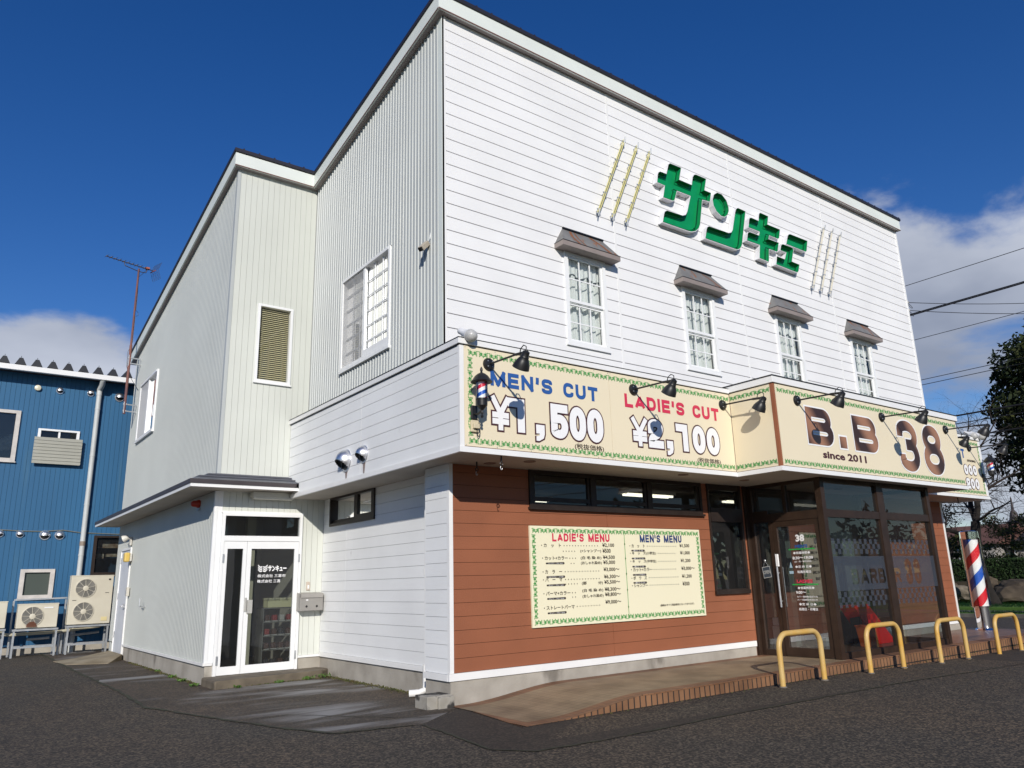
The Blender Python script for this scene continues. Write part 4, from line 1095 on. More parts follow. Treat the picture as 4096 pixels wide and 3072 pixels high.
    for j in range(int(.57/c)):
        z = 1.20+(j+.5)*c
        for a, b in ((VX0+s, 13.61), (13.83, VX1-s)):
            xs = np.arange(a+c/2, b, c); p = np.stack([xs, np.full_like(xs, z)], 1)
            d = Bp-A; l2 = (d**2).sum(1)+1e-9
            tt = np.clip(((p[:,None]-A)*d).sum(2)/l2, 0, 1)
            dist = np.sqrt((((A+tt[...,None]*d)-p[:,None])**2).sum(2))-T
            solid = dist.min(1) > 0
            k = 0
            while k < len(xs):
                if not solid[k]: k += 1; continue
                e = k
                while e+1 < len(xs) and solid[e+1]: e += 1
                mb.quad(fz(xs[k]-c/2,z-c/2), fz(xs[e]+c/2,z-c/2), fz(xs[e]+c/2,z+c/2), fz(xs[k]-c/2,z+c/2)); k = e+1
    for zb, rows in ((.93, 3), (1.80, 3)):
        for r_ in range(rows):
            k = 0; x = 12.0
            while x < 15.3:
                if (k+r_) % 2 == 0 and not (13.58 < x+.05 < 13.86): mb.quad(fz(x,zb+r_*.085), fz(x+.085,zb+r_*.085), fz(x+.085,zb+r_*.085+.085), fz(x,zb+r_*.085+.085))
                x += .085; k += 1
    mb.build('window_film', film_mat('frosted_film', (.055,.065,.085), .66), fr)
vestibule()
def interior():
    mb = MB(); mb.box(5.9, 19.2, YF+.3, 13.4, .12, .145); P(mb, 'shop_floor', mat('shop_floor', (.22,.17,.12), .4))
    mb = MB(); mb.box(XW+.08, XW+.1, YF+.1, 13.5, .12, 3.06); mb.box(5.8, 19.3, 13.4, 13.45, .12, 3.06); mb.box(19.15, 19.2, YF+.1, 13.4, .12, 3.06); mb.box(11.0, 11.06, 9.6, 13.4, .12, 3.05)
    P(mb, 'shop_wall', M_room)
    mb = MB(); mb.box(XW+.1, 19.2, YF+.29, 13.4, 2.93, 2.96); P(mb, 'shop_ceiling', mat('shop_ceiling', (.34,.32,.28), .9))
    # wall between porch and shop: dark inner door and a pale curtained window
    mb = MB(); mb.box(VX0+.1, 12.35, YF, YF+.1, .1, 3.07); mb.box(13.75, VX1, YF, YF+.1, .1, 3.07); mb.box(12.35, 13.75, YF, YF+.1, 2.3, 3.07); P(mb, 'porch_wall', mat('porch_wall', (.10,.085,.07), .8))
    mb = MB(); mb.box(12.35, 12.43, YF-.01, YF+.06, .145, 2.3); mb.box(13.05, 13.13, YF-.01, YF+.06, .145, 2.3); mb.box(13.67, 13.75, YF-.01, YF+.06, .145, 2.3); P(mb, 'inner_door', M_bronze)
    mb = MB(); mb.box(12.44, 13.04, YF+.02, YF+.03, .2, 2.25); mb.box(13.9, 15.2, YF-.012, YF-.002, .9, 2.3); P(mb, 'inner_glass', mat('pale_glass', (.17,.21,.19), .25))
    for (x0, x1, y) in ((9.05,10.15,9.05),(11.79,12.92,9.18),(7.4,8.5,10.4),(14.2,15.4,10.2)):
        mb = MB(); mb.box(x0-.03, x1+.03, y-.10, y+.10, 2.87, 2.93); l = P(mb, 'ceiling_light', mat('lamp_casing', (.6,.58,.5), .5))
        mb = MB()
        for dy in (-.05,.05): mb.tube([(x0,y+dy,2.85),(x1,y+dy,2.85)], .018, 8)
        mb.build('tube_lamp', M_lamp, l)
interior()

# ================================================================== walkway in front of the shop
def walkway():
    # ramp up from the left, level platform to the right
    def top(x): 
        if x < 5.6: return .012
        if x < 7.2: t = (x-5.6)/1.6; return .012+.135*t*t*(3-2*t)
        return .147
    mtile = tile_mat('beige_tile', (.30,.225,.135), (.27,.20,.12), (.20,.145,.09), .10, .10, msize=.004)
    mbord = tile_mat('brown_tile', (.25,.125,.062), (.21,.10,.05), (.13,.075,.045), .10, .20, msize=.005)
    mface = tile_mat('face_tile', (.26,.135,.068), (.21,.105,.052), (.03,.022,.018), .098, .5, msize=.010, map_=True)
    xs = [5.25+.15*k for k in range(14)]+[7.35+.5*k for k in range(26)]+[19.9]
    e = .20
    a, b, c = MB(), MB(), MB()
    def yf(x): return 6.93
    for x0, x1 in zip(xs[:-1], xs[1:]):
        def q(mb, y0, y1): mb.quad((x0,y0,top(x0)),(x1,y0,top(x1)),(x1,y1,top(x1)),(x0,y1,top(x0)))
        L0 = 6.93+.0; 
        if x1 < 5.55: q(b, 6.93, YF-.01) if x0 > 5.4 else b.quad((x0,6.93,top(x0)),(x1,6.93,top(x1)),(x1,min(8.7,6.93+1.77*(x1-5.2)/.28),top(x1)),(x0,min(8.7,6.93+1.77*(x0-5.2)/.28),top(x0)))
        elif x0 < 11.4: q(b, 6.93, 6.93+e); q(a, 6.93+e, YF-.01-e); q(b, YF-.01-e, YF-.01)
        else: q(b, 6.93, 7.2); q(a if x0 < 11.79 else c, 7.2, YF-.005)
    root = struct(b.build('walkway', mbord))
    a.build('tile_field', mtile, root)
    c.build('porch_tiles', tile_mat('porch_tile', (.22,.12,.07), (.19,.10,.06), (.08,.05,.035), .15, .15, msize=.006, rough=.35), root)
    f = MB()
    for x0, x1 in zip(xs[:-1], xs[1:]): f.quad((x0,6.93,gz(x0)-.05),(x1,6.93,gz(x1)-.05),(x1,6.93,top(x1)-.001),(x0,6.93,top(x0)-.001))
    f.quad((19.9,6.93,-.3),(19.9,YF,-.3),(19.9,YF,.146),(19.9,6.93,.146)); f.quad((5.2,6.93,-.05),(5.46,8.7,-.05),(5.46,8.7,.012),(5.2,6.93,.012))
    f.build('tile_face', mface, root)
    n = MB(); n.box(7.0, 19.9, 6.922, 6.94, .135, .1495); n.build('edge_tile', mbord, root)
walkway()

# ================================================================== signs
def sign(name, label, loc): return thing(name, label, 'sign', loc, None)
def price_sign():
    s = sign('sign_board', "cream price board reading MEN'S CUT ¥1,500 and LADIE'S CUT ¥2,100", (7.7, YB, 3.135))
    y = YB
    mb = MB(); mb.box(5.062, 7.583, y-.008, y+.02, 3.136, 4.442); mb.box(7.588, XE-.004, y-.008, y+.02, 3.136, 4.442); mb.build('panel', M_beige, s)
    f = lambda dy: (lambda x, z, d: (x, y-.008-dy-d, z))
    mb = MB(); border(mb, 5.115, XE-.03, 3.175, 4.395, .085, f(.003), 'tbl'); mb.build('border_pattern', M_green, s)
    mb = MB(); write(mb, "MEN'S CUT", 5.465, 7.345, 3.965, 4.172, .053, f(.004)); mb.build('lettering', M_blue, s)
    mb = MB(); write(mb, "LADIE'S CUT", 7.885, 10.04, 3.955, 4.162, .053, f(.004)); mb.build('lettering', M_red, s)
    # block prices: dark outline below, white figures on top
    for txt, parts in (('1500', (('¥',5.455,5.765,3.385,3.845),('1',5.73,6.055,3.385,3.845),(',',6.19,6.335,3.385,3.60),('5',6.45,6.755,3.365,3.84),('0',6.785,7.085,3.365,3.84),('0',7.11,7.415,3.365,3.84))),
                       ('2100', (('¥',7.985,8.325,3.385,3.83),('2',8.335,8.66,3.385,3.83),(',',8.73,8.87,3.385,3.58),('1',8.955,9.27,3.385,3.82),('0',9.335,9.635,3.38,3.82),('0',9.675,9.985,3.38,3.82)))):
        lo, hi = MB(), MB()
        for ch, x0, x1, z0, z1 in parts:
            if ch == ',':
                for mb, g, dz in ((lo, .022, .004), (hi, 0, .0075)):
                    mb.face([(x0-g,3.52+g),(x1+g,3.52+g),(x1+g,3.40-g*.2),(x1-.02+g,3.34-g*.6),(x0+.05,3.30-g),(x0-g,3.30-g),(x0-g,3.36+g*.3),(x0+.05,3.37),(x0+.06,3.40-g*.3),(x0-g,3.40-g)], lambda p, dz=dz: (p[0], y-.008-dz, p[1]))
                continue
            t = .118 if ch != '¥' else .098
            dx = .001*(int(x0*40) % 3)
            write(lo, ch, x0, x1, z0, z1, t if ch != '¥' else .075, f(.004+dx), grow=.021, lift=.0003); write(hi, ch, x0, x1, z0, z1, t if ch != '¥' else .075, f(.0075+dx), lift=.0003)
        build_each(lo, 'price_outline', M_ink, s, tol=.15); build_each(hi, 'price_figures', M_whiteink, s, tol=.15)
    mb = MB(); type_text(mb, '(税抜価格)', 6.86, 7.41, 3.235, 3.325, f(.004), .012); type_text(mb, '(税抜価格)', 9.41, 9.98, 3.23, 3.315, f(.004), .012); build_each(mb, 'lettering', M_inkdark, s, tol=.2)
    mb = MB()
    for z in (3.155, 4.425):
        for x in (5.08,5.55,6.1,6.7,7.3,7.57,7.62,8.2,8.8,9.4,10.0,10.35): mb.lathe([(.008,0),(.006,-.004)], (x,y-.0081,z), (0,1,0), 6)
    mb.build('screw', M_galv, s)
price_sign()
def side_sign():
    s = sign('sign_board', 'narrow blank cream side panel with vine border left of entrance sign', (XE, 7.36, 3.135))
    mb = MB(); mb.box(XE-.008, XE+.02, YE+.05, YB-.012, 3.13, 4.468); mb.build('panel', M_beige, s)
    f = lambda y, z, d: (XE-.0115-d, YE+.05+YB-y, z)
    mb = MB(); border(mb, YE+.06, YB, 3.175, 4.405, .085, f, 'tb'); mb.build('border_pattern', M_green, s)
    mb = MB(); mb.box(XE-.012, XE+.03, YE-.012, YE+.046, 3.13, 4.468); mb.build('corner_strip', M_brown, s)
    mb = MB(); mb.box(XE-.015, XE-.002, YB-.011, YB-.009, 3.06, 4.45); mb.build('joint_strip', M_brownj, s)
side_sign()
def copper_mat():
    m = bpy.data.materials.new('copper_print'); m.use_nodes = True
    nt = m.node_tree; N, L = nt.nodes, nt.links; b = N['Principled BSDF']; b.inputs['Roughness'].default_value = .45
    geo = N.new('ShaderNodeNewGeometry'); mp = N.new('ShaderNodeMapping'); mp.inputs['Rotation'].default_value = (0, R(35), 0); L.new(geo.outputs['Position'], mp.inputs[0])
    w = N.new('ShaderNodeTexWave'); w.bands_direction = 'X'; w.inputs['Scale'].default_value = .42; w.inputs['Phase Offset'].default_value = 1.0; L.new(mp.outputs[0], w.inputs['Vector'])
    r = N.new('ShaderNodeValToRGB'); r.color_ramp.elements[0].color = (.045,.022,.016,1); r.color_ramp.elements[1].color = (.34,.17,.10,1); r.color_ramp.elements[0].position = .15; r.color_ramp.elements[1].position = .95
    L.new(w.outputs[0], r.inputs[0]); L.new(r.outputs[0], b.inputs['Base Color']); return m
def entrance_sign():
    s = sign('sign_board', 'large cream sign reading B.B 38 since 2011 above the glass porch', (13.5, YE, 3.13))
    y = YE
    mb = MB(); mb.box(XE+.05, 16.63, y-.008, y+.02, 3.13, 4.458); mb.build('panel', M_beige, s)
    f = lambda dy: (lambda x, z, d: (x, y-.008-dy-d, z))
    mb = MB(); border(mb, XE+.075, 16.60, 3.172, 4.40, .085, f(.003), 'tb'); mb.build('border_pattern', M_green, s)
    cm = copper_mat()
    lo, hi = MB(), MB()
    for ch, x0, x1, z0, z1, t in (('B',11.18,11.94,3.55,4.17,.158),('B',12.59,13.38,3.545,4.17,.158),('3',14.12,14.85,3.29,4.26,.195),('8',15.05,15.84,3.285,4.26,.20)):
        write(lo, ch, x0, x1, z0, z1, t, f(.004), grow=.026, lift=.0003); write(hi, ch, x0, x1, z0, z1, t, f(.0075), lift=.0003)
    lo.quad(*[f(.004)(a, b, 0) for a, b in ((12.09,3.52),(12.36,3.52),(12.36,3.78),(12.09,3.78))]); hi.quad(*[f(.0075)(a, b, 0) for a, b in ((12.12,3.55),(12.33,3.55),(12.33,3.75),(12.12,3.75))])
    build_each(lo, 'letter_outline', M_whiteink, s, tol=.01); build_each(hi, 'lettering', cm, s, tol=.01)
    mb = MB(); type_text(mb, 'since 2011', 11.55, 12.90, 3.335, 3.465, f(.004), .035); mb.build('lettering', M_ink, s)
    mb = MB()
    for z in (3.145, 4.44):
        for k in range(10): mb.lathe([(.008,0),(.006,-.004)], (10.5+k*.66,y-.0081,z), (0,1,0), 6)
    mb.build('screw', M_galv, s)
entrance_sign()
def right_sign():
    s = sign('sign_board', 'cream price board ending in 000 and 200 behind the entrance sign', (18.2, YB, 3.135))
    y = YB; f = lambda dy: (lambda x, z, d: (x, y-.008-dy-d, z))
    mb = MB(); mb.box(16.70, 19.70, y-.008, y+.02, 3.136, 4.442); mb.build('panel', M_beige, s)
    mb = MB(); border(mb, 16.72, 19.65, 3.175, 4.395, .085, f(.003), 'tbr'); mb.build('border_pattern', M_green, s)
    mb = MB(); mb.box(19.701, 19.765, y-.014, y+.03, 3.134, 4.45); mb.build('corner_strip', M_trim, s)
    mb = MB(); write(mb, 'CUT', 18.27, 18.86, 3.985, 4.195, .05, f(.004)); mb.build('lettering', M_blue, s)
    lo, hi = MB(), MB()
    for row, (z0, z1) in (('000', (3.60, 3.83)), ('200', (3.275, 3.52))):
        for k, ch in enumerate(row):
            x0 = 18.70+k*.222
            write(lo, ch, x0, x0+.195, z0, z1, .07, f(.004+.001*k), grow=.016, lift=.0003); write(hi, ch, x0, x0+.195, z0, z1, .07, f(.0085+.001*k), lift=.0003)
    lo.build('price_outline', M_ink, s); hi.build('price_figures', M_whiteink, s)
    mb = MB(); type_text(mb, '(税抜価格)', 18.93, 19.38, 3.90, 3.965, f(.004), .02); mb.build('lettering', M_inkdark, s)
    mb = MB(); mb.box(19.66, 19.70, y-.012, y+.02, 3.12, 4.44); mb.build('edge_strip', M_trim, s)
right_sign()
def menu_sign():
    s = sign('menu_board', "cream price list with LADIE'S MENU and MEN'S MENU on brown wall", (8.56, YF, .87))
    y = YF-.03
    mb = MB(); mb.box(6.735, 10.385, y, YF-.002, .872, 2.268); mb.build('panel', M_beige2, s)
    f = lambda x, z, d: (x, y-.004-d, z)
    mb = MB(); border(mb, 6.765, 10.355, .905, 2.235, .078, f); mb.build('border_pattern', M_green, s)
    mb = MB(); 
    mb.quad(f(8.592,.95,0), f(8.602,.95,0), f(8.602,2.19,0), f(8.592,2.19,0))
    for z in (2.02,1.80,1.57,1.33,1.08): mb.quad(f(8.582,z,0), f(8.597,z-.02,0), f(8.612,z,0), f(8.597,z+.02,0))
    mb.build('divider', M_green, s)
    mb = MB(); write(mb, "LADIE'S MENU", 7.14, 8.28, 2.05, 2.165, .026, f); mb.build('lettering', M_red, s)
    mb = MB(); write(mb, "MEN'S MENU", 8.94, 9.92, 2.05, 2.165, .026, f); mb.build('lettering', mat('ink_navy', (.02,.045,.16), .5), s)
    # rows are set by height on the board: (text, x0, x1, z0, z1)
    Z = lambda v: 2.20-(v-205)*.001302     # row position down the left column
    rows = [('・カ　ッ　ト',6.93,7.30,1.965,2.02),('・カット+カラー',6.94,7.42,1.785,1.84),('・カ　ラ　ー',6.94,7.30,1.595,1.65),('・パ　ー　マ',6.94,7.30,1.485,1.54),('・パーマ+カラー',6.94,7.44,1.295,1.35),('・ストレートパーマ',6.94,7.51,1.10,1.155),
            ('(+シャンプー)',7.67,8.09,1.885,1.94),('(白 毛 染 め)',7.67,8.09,1.785,1.84),('(おしゃれ染め)',7.67,8.09,1.71,1.765),('(部　　　分)',7.67,8.09,1.42,1.475),('(白 毛 染 め)',7.67,8.09,1.315,1.37),('(おしゃれ染め)',7.67,8.09,1.235,1.29),
            ('¥2,100',8.12,8.37,1.965,2.03),('¥500',8.12,8.29,1.885,1.95),('¥4,500',8.12,8.37,1.785,1.85),('¥5,000',8.12,8.37,1.71,1.775),('¥3,000〜',8.12,8.45,1.605,1.67),('¥6,300〜',8.12,8.45,1.50,1.565),('¥5,500〜',8.12,8.45,1.42,1.485),('¥8,300〜',8.12,8.45,1.315,1.38),('¥8,800〜',8.12,8.45,1.24,1.305),('¥9,000〜',8.12,8.45,1.13,1.195),
            ('・カ　ッ　ト',8.70,9.04,1.965,2.02),('・キ　ッ　ズ(小学生)',8.70,9.28,1.85,1.905),('・キ　ッ　ズ(中学生)',8.70,9.28,1.725,1.78),('・カット+カラー',8.70,9.17,1.60,1.655),('・ボ　ウ　ズ',8.70,9.04,1.475,1.53),('・シャンプー',8.70,9.05,1.36,1.415),
            ('¥1,500',9.86,10.10,1.965,2.03),('¥1,000',9.86,10.10,1.85,1.915),('¥1,200',9.86,10.10,1.725,1.79),('¥3,000〜',9.86,10.19,1.60,1.665),('¥1,200',9.86,10.10,1.475,1.54),('¥300',9.86,10.03,1.36,1.425),('(価格はすべて税抜表示になっております)',9.30,10.10,1.05,1.09)]
    mb = MB()
    for t, a, b, c, d in rows: type_text(mb, t, a, b, c, d, f, .022)
    def dots(a, b, z):
        n = int((b-a)/.055)
        for k in range(n):
            x = a+k*.055; mb.quad(f(x-.007,z-.007,0), f(x+.007,z-.007,0), f(x+.007,z+.007,0), f(x-.007,z+.007,0))
    for a, b, z in ((7.36,8.08,1.99),(7.34,7.64,1.91),(7.46,7.64,1.81),(7.48,7.64,1.735),(7.36,8.08,1.62),(7.36,8.08,1.51),(7.36,7.64,1.445),(7.48,7.64,1.32),(7.48,7.64,1.26),(7.56,8.08,1.127),(9.10,9.82,1.99),(9.34,9.82,1.877),(9.34,9.82,1.752),(9.22,9.82,1.627),(9.10,9.82,1.502),(9.10,9.82,1.387)): dots(a, b, z)
    for x, w, z in ((7.02,.32,1.74),(7.02,.32,1.55),(7.02,.32,1.435),(7.02,.32,1.25),(7.02,.32,1.055),(8.75,.27,1.92),(8.75,.27,1.80),(8.75,.27,1.675),(8.75,.27,1.55),(8.75,.27,1.43)):
        pts = [(x+.015*math.cos(a)+(w if -1.6 < a < 1.6 else 0), z+.016*math.sin(a)) for a in [i*math.pi/4-math.pi/2+.01 for i in range(8)]]
        mb.face(pts, lambda p: f(p[0], p[1], -.001))
    mb.build('lettering', M_inkdark, s)
    mb = MB(); g = lambda x, z, d: f(x, z, .002+d)
    for i, (x, z) in enumerate(((7.04,1.729),(7.04,1.539),(7.04,1.424),(7.04,1.239),(7.04,1.044))): type_text(mb, ('シャンプー・ブロー込み','セルフブロー ・¥1,000','カット・ブロー込み','カット・ブロー込み','カット・ブロー込み')[i], x, x+.28, z, z+.020, g, .01)
    for i, z in enumerate((1.909,1.789,1.664,1.539,1.419)): type_text(mb, '顔 そ り 付' if i != 3 else 'カット・シャンプー顔そり付', 8.78, 8.99, z, z+.020, g, .01)
    mb.build('lettering', M_whiteink, s)
menu_sign()
# ================================================================== neon letters on the front wall
LET = {
'sa': [(10.297,9.106),(10.323,9.179),(10.379,9.227),(10.707,9.234),(10.62,8.947),(10.966,8.945),(11.016,9.13),(11.065,9.198),(11.131,9.226),(11.451,9.23),(11.362,8.948),(11.563,8.948),(11.493,8.716),(11.258,8.692),(11.118,8.129),(11.063,8.025),(10.96,7.94),(10.832,7.891),(10.71,7.879),(10.017,7.871),(10.076,8.063),(10.102,8.12),(10.173,8.168),(10.612,8.186),(10.703,8.228),(10.75,8.301),(10.891,8.668),(10.516,8.661),(10.437,8.465),(10.403,8.423),(10.354,8.406),(10.087,8.398),(10.164,8.667),(9.954,8.671),(9.995,8.867),(10.021,8.916),(10.076,8.951),(10.246,8.955)],
'dot': [(11.569,8.794),(11.632,8.934),(11.747,9.018),(11.899,9.021),(12.037,8.92),(12.083,8.784),(12.078,8.688),(12.023,8.584),(11.916,8.505),(11.801,8.495),(11.661,8.562),(11.585,8.672)],
'n': [(12.286,8.758),(12.326,8.821),(12.391,8.862),(12.651,8.855),(12.398,8.025),(12.355,7.954),(12.284,7.896),(12.201,7.862),(11.215,7.854),(11.29,8.083),(11.319,8.136),(11.384,8.173),(11.984,8.188),(12.076,8.224),(12.12,8.286)],
'ki': [(13.088,8.875),(13.114,8.938),(13.167,8.972),(13.449,8.965),(13.385,8.757),(13.831,8.757),(13.756,8.526),(13.698,8.487),(13.395,8.487),(13.363,8.412),(13.72,8.418),(13.642,8.191),(13.593,8.16),(13.331,8.156),(13.268,7.847),(12.932,7.855),(12.997,8.164),(12.562,8.157),(12.619,8.332),(12.651,8.379),(12.708,8.403),(13.015,8.406),(13.044,8.485),(12.668,8.482),(12.728,8.69),(12.76,8.737),(12.815,8.759),(13.06,8.755)],
'bar': [(13.98,8.442),(14.08,8.669),(14.121,8.715),(14.185,8.747),(14.862,8.755),(14.775,8.483),(14.728,8.442),(14.658,8.438)],
'yu': [(13.724,8.229),(13.778,8.362),(13.812,8.402),(13.864,8.422),(14.175,8.432),(14.244,8.416),(14.248,8.371),(14.134,8.079),(14.416,8.071),(14.343,7.897),(14.303,7.853),(14.238,7.838),(13.508,7.852),(13.576,8.073),(13.859,8.069),(13.938,8.23)]}
M_shell = mat('letter_shell', (.74,.74,.76), .4, var=.08, vscale=4)
M_lgreen = mat('letter_green', (.004,.27,.085), .3, var=.12, vscale=3)
M_tube = mat('neon_tube_glass', (.004,.055,.022), .15)
def inset(poly, d):
    n = len(poly); area = sum(poly[i][0]*poly[(i+1) % n][1]-poly[(i+1) % n][0]*poly[i][1] for i in range(n))
    sg = 1 if area > 0 else -1; out = []
    for i in range(n):
        p = Vector(poly[i]); a = (p-Vector(poly[i-1])).normalized(); b = (Vector(poly[(i+1) % n])-p).normalized()
        na, nb = Vector((-a.y,a.x))*sg, Vector((-b.y,b.x))*sg; m = (na+nb); m = m.normalized() if m.length > 1e-6 else na
        out.append(tuple(p+m*d/max(.35, m.dot(na))))
    return out
def channel_letter(keys, label, loc):
    t = thing('neon_letter', label, 'sign letter', loc, 'green channel letters spelling the shop name')
    y0, y1 = YF-.118, YF-.006
    for k in keys:
        po = LET[k]; pi = inset(po, .010); pm = inset(po, .055); n = len(po)
        mb = MB()
        for i in range(n):
            j = (i+1) % n
            mb.quad((po[i][0],y0,po[i][1]),(po[j][0],y0,po[j][1]),(po[j][0],y1,po[j][1]),(po[i][0],y1,po[i][1]))
            mb.quad((po[i][0],y0,po[i][1]),(pi[i][0],y0,pi[i][1]),(pi[j][0],y0,pi[j][1]),(po[j][0],y0,po[j][1]))
        mb.build('shell', M_shell, t)
        mb = MB()
        for i in range(n):
            j = (i+1) % n
            mb.quad((pi[i][0],y0+.002,pi[i][1]),(pi[j][0],y0+.002,pi[j][1]),(pi[j][0],y1-.012,pi[j][1]),(pi[i][0],y1-.012,pi[i][1]))
        mb.face(po, lambda p: (p[0], y1-.012, p[1])); mb.build('face', M_lgreen, t)
        mb = MB(); mb.tube([(p[0], y1-.055, p[1]) for p in pm], .009, 6, closed=True)
        for i in range(0, n, 3): mb.tube([(pm[i][0],y1-.055,pm[i][1]),(pm[i][0],y1-.013,pm[i][1])], .006, 5)
        mb.build('neon_tube', M_tube, t)
    return t
channel_letter(['sa'], 'green channel letter サ, largest and leftmost of the wall letters', (10.7,YF,8.5))
channel_letter(['dot','n'], 'green channel letter ン with its separate oval dot', (12.0,YF,8.4))
channel_letter(['ki'], 'green channel letter キ with two crossbars', (13.2,YF,8.4))
channel_letter(['yu'], 'small green channel letter ュ at the foot of the last bar', (14.0,YF,8.1))
channel_letter(['bar'], 'short green channel bar ー rising at right end of lettering', (14.4,YF,8.6))
def neon_racks():
    for kind, m, tops, labels in ((0, mat('yellow_rail', (.62,.56,.20), .5), (9.19,9.53,9.87), ('yellow slanted tube rail left of green lettering, farthest from the letters','middle yellow slanted tube rail left of the green lettering','yellow slanted tube rail nearest the first green letter')),
                               (1, mat('pale_rail', (.62,.58,.46), .5), (15.70,16.03,16.38), ('pale slanted tube rail right of green lettering, nearest the letters','middle pale slanted tube rail right of the green lettering','pale slanted tube rail farthest right on the white wall'))):
        used = []
        root = thing('tube_rail', labels[0], 'sign rail', (0,0,0), 'slanted tube rails beside the green lettering')
        dx = -.77 if kind == 0 else -.82; z1, z0 = 9.32, 7.64
        A = lambda t: (dx*t, -.085, z1+(z0-z1)*t)
        mb = MB(); w = Vector((.022,0,.008))
        for s in (-1, 1): mb.tube([tuple(Vector(A(0))+w*s), tuple(Vector(A(1))+w*s)], .009, 6)
        mb.build('rail', m, root, local=True)
        mb = MB()
        for t in (.03,.3,.5,.75,.97):
            p = A(t); mb.tube([p,(p[0],0,p[2])], .008, 6); mb.beam((p[0]-.05,p[1],p[2]),(p[0]+.05,p[1],p[2]+.012),.012,.03)
        for t in (0,1): p = A(t); mb.tube([(p[0],-.12,p[2]+.05),(p[0],-.085,p[2]-.07)], .012, 6)
        mb.build('bracket', M_galv, root, local=True)
        for x, l in zip(tops, labels): place(root, used, (x, YF-.004, 0), l)
neon_racks()
# ================================================================== lamps over the signs
def wall_lamps():
    root = thing('sign_lamp', '', 'lamp', (0,0,0), 'black goose-neck lamps over the signs')
    mb = MB(); mb.lathe([(.088,0),(.088,-.012),(.070,-.040),(.030,-.048)], (0,0,0), (0,1,0), 18); mb.build('base', M_black, root, local=True, smooth=True)
    mb = MB()
    for a in range(4): an = R(45+90*a); mb.lathe([(.010,-.03),(.008,-.052)], (.05*math.cos(an),0,.05*math.sin(an)), (0,1,0), 8)
    mb.build('bolt', M_galv, root, local=True)
    mb = MB(); mb.tube([(0,-.03,0),(0,-.62,-.02)], .0135, 8); mb.tube([(0,-.60,-.02),(0,-.76,-.035)], .019, 8)
    mb.tube([(0,-.68,-.02),(0,-.70,.03),(0,-.76,.06),(0,-.81,.03),(0,-.81,-.05)], .007, 6)
    mb.build('arm', M_black, root, local=True, smooth=True)
    ax = Vector((0,.58,-.81)); o = (0,-.80,-.055)
    mb = MB(); mb.lathe([(.02,-.035),(.045,-.02),(.048,.035),(.056,.045),(.056,.06),(.075,.09),(.098,.14),(.110,.20),(.106,.20),(.092,.14),(.07,.09),(.045,.06)], o, ax, 22, cap=False)
    sh = mb.build('shade', M_black, root, local=True, smooth=True)
    mb = MB(); mb.lathe([(.02,.06),(.035,.10),(.075,.17),(.085,.195),(.05,.215),(0,.222)], o, ax, 18, cap=False); mb.build('bulb', mat('bulb_glass', (.55,.55,.5), .2), sh, local=True, smooth=True)
    used = []
    for x, y, l in ((5.44,YB,"black sign lamp above the MEN'S CUT lettering"),(8.08,YB,"black sign lamp above the LADIE'S CUT lettering"),(10.16,YB,'black sign lamp at inner corner beside the blank side panel'),
                    (10.98,YE,'black sign lamp above the first B of B.B 38'),(13.63,YE,'black sign lamp left of the figure 3'),(16.10,YE,'black sign lamp right of the figure 8'),
                    (17.20,YB,'black sign lamp half hidden behind right end of entrance sign'),(19.12,YB,'black sign lamp above the 000 price, farthest right')):
        place(root, used, (x, y-.0085, 4.24), l)
wall_lamps()
def stripe_mat(name, k, off):
    m = bpy.data.materials.new(name); m.use_nodes = True
    nt = m.node_tree; N, L = nt.nodes, nt.links; b = N['Principled BSDF']; b.inputs['Roughness'].default_value = .25
    tc = N.new('ShaderNodeTexCoord'); sp = N.new('ShaderNodeSeparateXYZ'); L.new(tc.outputs['Object'], sp.inputs[0])
    def M2(op, a, bb=None):
        n = N.new('ShaderNodeMath'); n.operation = op
        for i, v in enumerate((a, bb)):
            if v is None: continue
            if isinstance(v, (int, float)): n.inputs[i].default_value = v
            else: L.new(v, n.inputs[i])
        return n.outputs[0]
    an = M2('DIVIDE', M2('ARCTAN2', sp.outputs['Y'], sp.outputs['X']), 2*math.pi)
    v = M2('FRACT', M2('ADD', M2('ADD', M2('MULTIPLY', sp.outputs['Z'], k), M2('MULTIPLY', an, -1.0)), 10+off))
    r = N.new('ShaderNodeValToRGB'); r.color_ramp.interpolation = 'CONSTANT'; e = r.color_ramp.elements
    e[0].position = 0; e[0].color = (.78,.78,.78,1); e[1].position = .25; e[1].color = (.62,.02,.035,1)
    e.new(.5).color = (.78,.78,.78,1); e.new(.75).color = (.02,.10,.46,1)
    L.new(v, r.inputs[0]); L.new(r.outputs[0], b.inputs['Base Color']); return m
